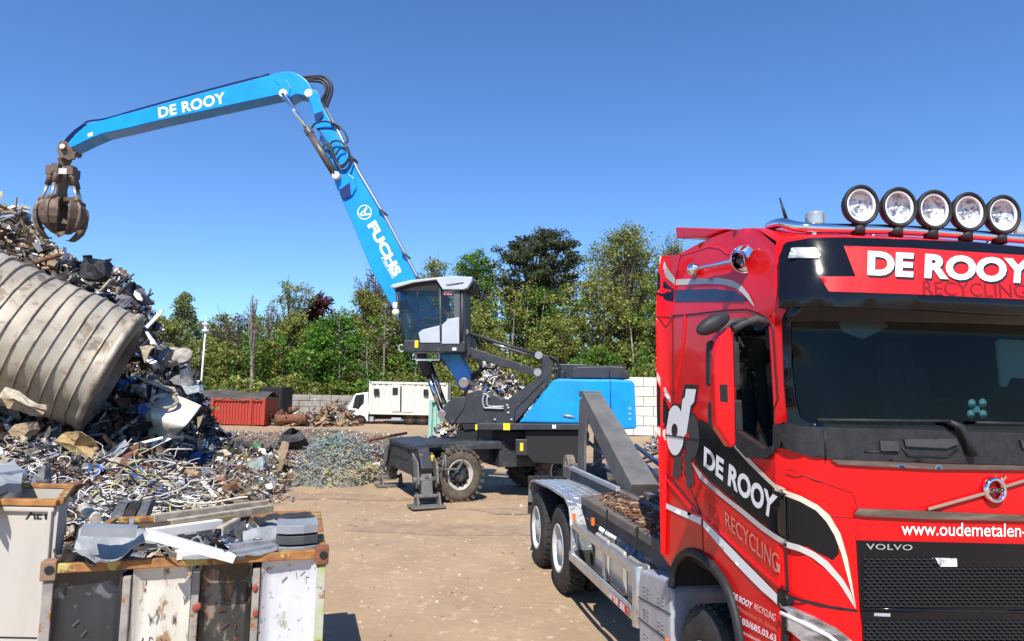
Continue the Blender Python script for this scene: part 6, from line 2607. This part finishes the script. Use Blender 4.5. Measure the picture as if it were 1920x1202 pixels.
piece('curved_bracket', 'pale curved bracket under the left part of the tank', 'bracket', [(0, 742), (8, 727), (88, 762), (90, 770), (10, 742), (2, 750)], 13.6, SM[0], .06)
piece('wire_grid', 'bent wire shelf under the left part of the tank', 'shelf', [(8, 748), (84, 772), (74, 782), (12, 764)], 13.9, SM[4], .02)
piece('folded_offcut', 'light silver folded panel lying in the middle of the heap foot', 'sheet metal', [(186, 862), (214, 836), (236, 824), (244, 832), (214, 852), (192, 862)], 13.0, ZINC, .05, [-.2, 0, .3, .2, 0, -.2])
piece('cream_board', 'cream triangular board just below the silver folded panel', 'board', [(202, 862), (212, 856), (231, 860), (218, 873), (206, 872)], 12.8, SM[0], .04)
piece('dark_hood', 'brown crumpled sheet right of the silver folded panel', 'sheet metal', [(222, 868), (242, 838), (262, 828), (258, 848), (240, 876)], 13.2, SM[3], .06, [-.2, .2, .3, 0, -.2])
piece('tan_block', 'tan lump of crushed material at the left of the heap foot', 'block', [(14, 810), (28, 796), (50, 792), (54, 806), (46, 818), (20, 818)], 13.2, SM[4], .3)
piece('yellow_fragment', 'yellowish crumpled fragment among the pale cables', 'sheet metal', [(98, 824), (118, 812), (150, 806), (186, 838), (170, 860), (140, 850)], 13.2, mat('fragment_ochre', (.46, .33, .14), (.30, .2, .1), 5, rough=.6), .05, [0, .3, -.2, .2, -.2, .1])
rod('white_pipe', 'short wide white pipe at the right of the cable tangle', 'pipe', (292, 912), (337, 908), 15.0, 15.6, .17, SM[6], 18, True)
rod('cream_pipe', 'small cream pipe just above the wide white pipe', 'pipe', (350, 884), (374, 890), 16.4, 16.2, .07, SM[4], 12)
rod('grey_pipe', 'long dark grey pipe below the wide white pipe', 'pipe', (326, 938), (384, 918), 15.2, 16.0, .11, SM[5], 14)
piece('white_carton', 'small white box near the grey green crate', 'box', [(436, 870), (454, 864), (456, 876), (438, 880)], 18.8, WHT, .2)
piece('grey_crate', 'grey green sheet box amid the shredded scrap', 'crate', [(462, 866), (492, 856), (495, 880), (472, 888), (464, 880)], 18.6, mat('crate_greygreen', (.33, .38, .36), rough=.6), .35, None, .01)
piece('torn_cloth', 'brown torn cloth hanging over the shredded scrap', 'cloth', [(520, 846), (530, 828), (542, 832), (538, 850), (526, 880), (520, 884), (523, 864)], 19.2, SM[4], .04)
piece('crumpled_foil', 'silvery crumpled sheet left of the wire mesh mound', 'sheet metal', [(494, 900), (506, 892), (518, 906), (534, 912), (520, 918), (500, 908)], 17.6, SM[1], .1)
piece('green_tin', 'small green tin in the shredded scrap', 'tin', [(472, 832), (490, 832), (490, 846), (480, 846)], 22.5, SM[8], .2)
piece('black_heap_top', 'charred jagged lump on top of the shredded scrap', 'lump', [(518, 830), (530, 812), (548, 800), (562, 806), (570, 822), (548, 830)], 22.5, SM[2], .5, [0, .3, -.2, .2, 0, -.3])
rod('long_bar', 'long rusty bar lying right of the wire mesh mound', 'bar', (690, 826), (762, 812), 23, 26, .05, RUST)
rod('white_tube', 'pale tube lying at the right end of the shredded scrap', 'tube', (688, 868), (728, 874), 20.5, 20.2, .05, SM[6])
rod('brown_log', 'thick rusty pipe on the ground left of the box truck', 'pipe', (520, 786), (575, 784), 42.5, 42.5, .28, RUST)
rod('brown_beam', 'long rusty beam leaning on the pile beside the box truck', 'beam', (528, 782), (560, 764), 44, 44, .13, RUST)

# ------------------------------------------------------------------ foreground: open container with striped panels
Lc, Rc = gnd(95, 1060, 1.44), gnd(604, 1033, 1.44)
yawc = math.atan2(Rc.y - Lc.y, Rc.x - Lc.x)
FC = Frame((Lc.x, Lc.y, 0), yawc)
WC = (Rc - Lc).xy.length
con = thing('scrap_container', 'open topped container with alternating black and white end panels and rusty rim', 'container', tuple(FC.o), yawc)
HC = 1.44
LC = 1.75


def cpx(x, y, yy=0.0):
    return FC.px(x, y, 1, yy)


POST = mat('post_green', (.36, .42, .16), (.45, .45, .40), 5, .4, .6, rough=.7, c3=(.30, .13, .05), s3=9, t3=.55)
PSTB = mat('post_grey_rust', (.22, .20, .18), (.34, .31, .27), 5, .4, .6, rough=.7, c3=(.28, .11, .04), s3=8, t3=.56)
cx = [0.0] + [cpx(px, 1120).x for px in (237, 366, 479)] + [WC]
m = MB()
m.box((WC / 2, .0, HC - .02), (WC - .1, .07, .07))
m.box((WC / 2, LC, HC - .02), (WC - .1, .07, .07))
m.box((0.0, LC / 2, HC - .02), (.07, LC - .07, .07))
m.box((WC, LC / 2, HC - .02), (.07, LC - .07, .07))
m.build('top_rim', RUSTY, con, .008)
for x in (0.0, WC):
    m = MB()
    c = Vector((x, 0, HC - .03))
    m.box(c, (.105, .11, .145))
    cc_ = m.build('corner_casting', RUST if x else mat('casting_brown', (.22, .17, .12), (.30, .15, .07), 8, rough=.85, bump=.4), con, .012)
    m = MB()
    m.cyl(c + Vector((.01, -.062, .01)), c + Vector((.01, -.058, .01)), .032, n=14)
    m.build('casting_hole', DARK, cc_)
for i, x in enumerate(cx):
    m = MB()
    wd_ = .055 if 0 < i < 4 else .07
    m.box((x, .0, HC / 2 - .05), (wd_, .06, HC - .12))
    m.build('post', POST if i == 4 else PSTB, con, .006)
PMT = [mat('panel_black', (.02, .023, .027), (.04, .044, .052), 2, .35, .7, rough=.32, spec=.6, bump=.3, bs=2.5, dirt=(.12, .13, .14), dt=.57, ds=7),
       mat('panel_white_worn', (.62, .60, .53), (.52, .48, .40), 2, .35, .7, rough=.5, c3=(.32, .19, .10), s3=6, t3=.60, bump=.9, bs=5, dirt=(.13, .10, .08), dt=.565, ds=13, stretch=(1, 1, .45)),
       mat('panel_black_worn', (.014, .015, .015), (.05, .05, .046), 3, .4, .65, rough=.35, spec=.6, c3=(.22, .18, .14), s3=6, t3=.56, bump=.9, bs=5, dirt=(.22, .09, .035), dt=.58, ds=9, stretch=(1, 1, .5)),
       mat('panel_white', (.60, .61, .63), (.52, .53, .56), 1.5, .3, .7, rough=.4, c3=(.42, .42, .34), s3=4, t3=.63, dirt=(.14, .12, .09), dt=.60, ds=15, bump=.4, bs=4)]
for i in range(4):
    a_, b_ = cx[i] + .035, cx[i + 1] - .035
    m = MB()
    n = 14
    vs = []
    zs = [HC - .06 - (HC - .06) * k / 16 for k in range(17)]
    for z in zs:
        for k in range(n + 1):
            t = k / n
            dpt = .0 if t < .03 else (.06 if .12 < t < .88 else .03) if t < .97 else 0.0
            if z > HC - .08:
                dpt = min(dpt, .01)
            dn = .018 * noise.noise(Vector((t * 2 + i * 5, z * 2, 1))) + .008 * noise.noise(Vector((t * 7 + i, z * 7, 1)))
            vs.append((a_ + (b_ - a_) * t, .005 + dpt + dn, z))
    m.add(vs, [(j * (n + 1) + k, j * (n + 1) + k + 1, (j + 1) * (n + 1) + k + 1, (j + 1) * (n + 1) + k) for j in range(16) for k in range(n)], 0, True)
    o = m.build('end_panel', PMT[i], con)
    tag(o, ['smooth black panel', 'worn white panel with rust scratches', 'dirty black panel', 'clean white panel'][i])
for i in range(4):
    a_, b_ = cx[i] + .07, cx[i + 1] - .07
    m = MB()
    for k in range(26 if i != 0 else 5):
        x, z = random.uniform(a_, b_), random.uniform(.2, HC - .15)
        L_ = random.uniform(.01, .07)
        an = random.gauss(1.2, .7)
        p = Vector((x, .052, z))
        q = p + Vector((math.cos(an) * L_, 0, math.sin(an) * L_))
        q.x = max(a_, min(b_, q.x))
        m.bar(p, q, .012, random.uniform(.0015, .003))
    m.build('scratches', (DECG, DECB, RUST, DECB)[i] if i else SILP, [o for o in con.children if o.name.startswith('end_panel')][i])
m = MB()
m.box((0.02, LC / 2, HC / 2), (.03, LC, HC - .06))
m.box((WC - .02, LC / 2, HC / 2), (.03, LC, HC - .06))
m.box((WC / 2, LC - .02, HC / 2), (WC, .03, HC - .06))
m.box((WC / 2, LC / 2, .55), (WC - .08, LC - .08, .04))
m.box((WC / 2, LC / 2, .06), (WC - .08, LC - .08, .10))
m.build('container_shell', mat('shell_grey', (.07, .07, .065), (.14, .10, .06), 4, rough=.8), con)
# rags of hooks
m = MB()
for px, y in ((478, 1103), (479, 1150), (372, 1137), (366, 1140)):
    p = cpx(px, y, -.04)
    m.sph(p, .022, 6, 0, (1, .5, 1.4))
m.build('rust_knobs', mat('knob_red', (.30, .06, .03), rough=.8), con)


# sheet-metal offcuts lying in it: outlines laid on near-horizontal planes
def lay(name, label, cat, L, zs, mt, th=.012, fold=0.0, group='offcuts in the striped container'):
    if not isinstance(zs, (list, tuple)):
        zs = [zs] * len(L)
    P = [gnd(x, y, z) for (x, y), z in zip(L, zs)]
    c = sum(P, Vector()) / len(P)
    Q = [p - c for p in P]
    n = len(Q)
    mb = MB()
    sz = max(p.length for p in Q)

    def srf(u, v, off=0.0):
        ws_, zz = 0, 0
        for q in Q:
            w_ = 1 / ((q.x - u) ** 2 + (q.y - v) ** 2 + 1e-4) ** 1.5
            ws_ += w_
            zz += w_ * q.z
        k = L[0][0] * .37
        nz = noise.noise(Vector((u * 2.6 / sz, v * 2.6 / sz, k))) * .05 * sz + abs(noise.noise(Vector((u * 5 / sz, v * 5 / sz, k + 4)))) * .035 * sz
        return Vector((u, v, zz / ws_ + nz + off))

    patch(mb, [(q.x, q.y) for q in Q], srf, (), sz / 9, 0, 0, th, False)
    if False:
        for i in range(n):
            a_, b_ = Q[i], Q[(i + 1) % n]
            if (b_ - a_).length > .5:
                dn = Vector((0, 0, -fold))
                mb.add([a_, b_, b_ + dn, a_ + dn], [(0, 1, 2, 3)])
    o = mb.build(name, mt, None, 0)
    o.location = c
    return tag(o, label, cat, group)


ZB = mat('galv_grey', (.36, .375, .375), (.25, .265, .27), 3, .3, .7, rough=.6, metal=.05, bump=.35, bs=5, dirt=(.24, .24, .24), dt=.66, ds=6)
lay('galvanised_sheet', 'large crumpled galvanised sheet at the left of the striped container', 'sheet metal',
    [(150, 993), (215, 991), (270, 990), (283, 996), (286, 1014), (310, 1024), (332, 1036), (330, 1046), (207, 1053), (180, 1052), (160, 1040), (137, 1032), (143, 1012)],
    [1.66, 1.62, 1.64, 1.66, 1.60, 1.58, 1.52, 1.47, 1.47, 1.5, 1.55, 1.56, 1.62], ZB, .012)
lay('hollow_shade_sheet', 'navy sheet painting in the shade of the hollow amid the striped container', 'sheet metal', [(290, 985), (480, 958), (500, 985), (455, 1000), (440, 1022), (370, 1026), (330, 1034), (288, 1012)], 1.28, mat('hollow_shade_navy', (.03, .045, .09), rough=.5), .01)  # navy colour paints the shade inside the hollow between the offcuts
for i, (a_, b_, z0, z1, wd_, lb, mt) in enumerate((
        ((275, 993), (437, 1039), 1.75, 1.50, .045, 'white angle bar slanting down towards the container rim', SM[6]),
        ((286, 966), (498, 939), 1.62, 1.55, .03, 'long pale profile farthest back in the striped container', SM[0]),
        ((318, 976), (508, 948), 1.66, 1.60, .03, 'long pale profile just in front of the farthest one', SM[0]),
        ((322, 983), (440, 967), 1.66, 1.62, .02, 'thin brass coloured profile between the pale ones', SM[10]),
        ((280, 993), (412, 975), 1.70, 1.66, .03, 'white bar running right from the top of the slanting angle bar', SM[6]),
        ((425, 1023), (517, 1011), 1.52, 1.50, .035, 'light bar lying against the stack of folded profiles', SM[1]),
        ((438, 1034), (516, 1020), 1.48, 1.47, .05, 'greyish tray edge along the container rim', ZINC),
        ((330, 1034), (372, 1028), 1.50, 1.50, .03, 'short white strip near the middle of the rim', SM[6]),
        ((155, 985), (258, 989), 1.76, 1.72, .07, 'bent grey channel behind the large galvanised sheet', ZINC),
        ((412, 990), (445, 972), 1.66, 1.66, .022, 'short pale stick crossing the crushed grey duct', SM[0]))):
    A, B = gnd(*a_, z0), gnd(*b_, z1)
    mb = MB()
    d_ = B - A
    mb.bar((0, 0, 0), d_, wd_ * 2, .012)
    sd_ = d_.cross(Vector((0, 0, 1))).normalized() * wd_
    mb.bar(sd_ - Vector((0, 0, .03)), d_ + sd_ - Vector((0, 0, .03)), .012, .06)
    o = mb.build('metal_profile', mt)
    o.location = A
    tag(o, lb, 'metal profile', 'offcuts in the striped container')
    mb2 = None
lay('torn_sheet', 'torn ragged grey strip beside the slanting angle bar', 'sheet metal', [(300, 1000), (345, 998), (372, 1004), (385, 1012), (405, 1020), (420, 1032), (432, 1040), (400, 1034), (350, 1016)], [1.6, 1.62, 1.6, 1.62, 1.55, 1.55, 1.5, 1.5, 1.55], ZINC)
lay('grey_duct', 'crushed grey duct end near the back of the striped container', 'duct', [(368, 988), (412, 982), (420, 975), (430, 983), (424, 994), (405, 990), (372, 993)], [1.6, 1.62, 1.68, 1.64, 1.6, 1.58, 1.6], SM[5], .05)
lay('silver_sheet', 'silvery sheet with a bright centre at the back right of the container', 'sheet metal', [(480, 977), (530, 970), (583, 966), (590, 984), (540, 986), (484, 996)], [1.55, 1.56, 1.58, 1.55, 1.5, 1.5], ZB)
lay('folded_silver_sheet', 'silver sheet left of the folded profile stack', 'sheet metal', [(455, 996), (480, 990), (520, 986), (517, 1011), (456, 1016)], [1.56, 1.58, 1.56, 1.50, 1.5], ZB)
lay('ribbed_sheet', 'grey bluish sheet under the left bar of the container rim', 'sheet metal', [(335, 1040), (380, 1034), (430, 1036), (520, 1022), (520, 1034), (430, 1044), (345, 1047)], 1.46, ZINC)
lay('jagged_strip', 'dark jagged strip along the back rim of the container', 'strip', [(476, 968), (510, 964), (540, 962), (582, 960), (584, 968), (530, 971), (486, 976)], [1.6, 1.63, 1.6, 1.62, 1.6, 1.6, 1.58], SM[2], .04)
lay('black_foil', 'black folded foil at the left corner of the container', 'foil', [(100, 1028), (125, 1022), (150, 1034), (182, 1050), (175, 1056), (130, 1050), (108, 1044)], [1.55, 1.6, 1.55, 1.5, 1.47, 1.47, 1.5], SM[2], .03)
# shelf-like dark frame standing on the back
for (L, mt, lb) in (([(205, 975), (222, 940), (240, 942), (226, 974)], ZINCD, 'left grey flange of the black shelf frame'), ([(250, 980), (266, 940), (283, 940), (270, 981)], ZINCD, 'right grey flange of the black shelf frame'),
                    ([(228, 974), (242, 942), (265, 941), (249, 978)], SM[2], 'black middle of the shelf frame standing at the container back')):
    piece('shelf_part', lb, 'shelf frame', L, 6.9, mt, .10)
rod('white_canister', 'white scuffed cylinder lying beside the shelf frame', 'cylinder', (156, 953), (180, 972), 7.3, 6.9, .055, mat('canister_white', (.7, .66, .58), (.4, .35, .28), 8, rough=.6))
# stack of folded grey profiles at the right end
A_ = gnd(517, 1012, 1.46)
for k in range(3):
    mb = MB()
    hh = .088
    z0 = k * hh
    prof = [(0, 0), (.02, .0), (.20, -.06), (.40, -.015), (.415, 0)]
    L1 = cpx(517, 1020, .12).x
    vs = []
    for (u, dy_) in [(0, 0), (.10, -.05), (.22, -.05), (.335, -.01)]:
        vs += [(u, dy_, z0), (u, dy_, z0 + hh * .8), (u, dy_ + .3, z0 + hh * .8), (u, dy_ + .3, z0)]
    fs = [(i * 4 + q, i * 4 + (q + 1) % 4, i * 4 + 4 + (q + 1) % 4, i * 4 + 4 + q) for i in range(3) for q in range(4)] + [(0, 1, 2, 3), (12, 15, 14, 13)]
    mb.add(vs, fs)
    o = mb.build('folded_profile', (ZINC, mat('profile_dark', (.08, .085, .09), rough=.5, metal=.3), ZINC)[k], None, .004)
    o.matrix_world = FC.M @ Matrix.Translation((L1, .16, 1.385))
    tag(o, ('bottom light grey folded profile of the stack', 'dark middle folded profile of the stack', 'top grey folded profile of the stack at the container corner')[k], 'metal profile', 'offcuts in the striped container')
m = MB()
rng = random.Random(12)
for i in range(420):
    x, y = rng.uniform(.2, WC - .2), rng.uniform(.4, LC - .2)
    c = FC.M @ Vector((x, y, rng.uniform(1.05, 1.38)))
    junk(m, c, rng.uniform(.08, .28), rng, rng.choices(range(11), (1, 5, 7, .5, .3, 7, 1, 0, 0, 0, .2))[0], .35)
tag(m.build('sheet_offcuts', SM), 'jumble of small sheet offcuts filling the striped container', kind='stuff')

# ------------------------------------------------------------------ foreground left: cream skip lettered ACI
SY = 5.3
Cn = at(112, 941, SY)
zc = Cn.z
skip = thing('cream_skip', 'cream painted scrap skip lettered ACI at the left edge', 'skip', (Cn.x, SY, 0))
sx = lambda p: Vector(p) - Vector((Cn.x, SY, 0))
CRM = mat('skip_cream', (.50, .47, .41), (.42, .39, .34), 2, .3, .7, rough=.5, dirt=(.30, .19, .11), dt=.66, ds=7, stretch=(1, 1, .35), bump=.2, bs=6)
XB = at(70, 1190, SY).x - Cn.x
m = MB()
fr_ = [(-2.2, 0, zc - .03), (-.03, 0, zc - .03), (XB + .05, 0, .15), (-2.2, 0, .15)]
m.prism(fr_, (0, .03, 0))
Bk = gnd(134, 913, zc) - Vector((Cn.x, SY, 0))
bk = Vector((Bk.x, Bk.y, zc))
fb = Vector((0, 0, zc))
side = [fb, bk, Vector((bk.x - .15, bk.y, .15)), Vector((XB + .06, 0, .15))]
m.prism(side, (-.03, 0, 0))
m.prism([(-2.2, bk.y, zc), (bk.x, bk.y, zc), (bk.x - .1, bk.y, .15), (-2.2, bk.y, .15)], (0, -.03, 0))
m.prism([(-2.2, 0, .2), (XB, 0, .2), (bk.x - .1, bk.y, .2), (-2.2, bk.y, .2)], (0, 0, .04))
sb = m.build('skip_body', CRM, skip, .008)
m = MB()
m.bar((-2.2, -.01, zc - .005), (.0, -.01, zc - .005), .07, .05)
m.bar((-2.2, -.02, zc - .055), (-.02, -.02, zc - .055), .03, .04, mi=1)
m.bar((.0, 0, zc), bk, .06, .05)
m.bar(bk, (-2.2, bk.y, zc), .06, .05)
m.build('skip_rim', [RUSTY, CRM], skip, .01)
m = MB()
m.bar((-.05, -.02, zc - .06), (XB + .05, -.02, .15), .03, .03)
m.build('corner_fold', CRM, skip, .008)
m = MB()
m.tube([(-2.2, -.002, at(0, 1195, SY).z), (XB, -.002, at(0, 1195, SY).z)], .006, 4)
m.build('panel_gap', DECB, skip)
m = MB()
f_ = lambda x, y: sx(at(x, y, SY - .004))
for L in ([(47, 974), (51, 974), (63, 957), (59, 957)], [(55, 957), (60, 957), (60, 961), (57, 961)], [(58, 963), (66, 963), (67, 974), (63, 974), (63, 966), (57, 966)],
          [(69, 964), (78, 964), (78, 967), (72, 967), (72, 971), (78, 971), (78, 974), (68, 974)], [(83, 964), (88, 964), (88, 974), (84, 974)]):
    patch(m, L, lambda x, y, o=0: f_(x, y), (), 20)
m.build('lettering', DECB, sb)
# what sticks out of the skip
rod('silver_profile', 'topmost silver profile in the cream skip', 'metal profile', (-40, 902), (44, 890), 5.6, 6.0, .045, SM[1])
for (L, lb, mt, z) in (([(-30, 868), (28, 866), (46, 880), (40, 906), (0, 918), (-30, 930)], 'pale bluish box section in the cream skip', ZB, 1.95), ([(-30, 940), (64, 896), (70, 904), (-30, 955)], 'white lipped channel pointing right out of the cream skip', SM[1], 1.85),
                       ([(-30, 950), (60, 934), (62, 942), (-30, 960)], 'tan edged strip just inside the cream skip rim', SM[0], 1.8)):
    lay('metal_profile', lb, 'metal profile', L, z, mt, .07, 0, 'profiles in the cream skip')
piece('rusty_bucket', 'rusty brown trough behind the cream skip corner', 'trough', [(82, 912), (134, 912), (118, 926), (108, 938), (92, 938)], 6.6, RUST, .25)
piece('crumpled_tube', 'dull crumpled duct leaning at the rusty trough', 'duct', [(66, 900), (74, 878), (82, 876), (84, 905), (80, 925), (74, 915)], 6.5, SM[5], .1)
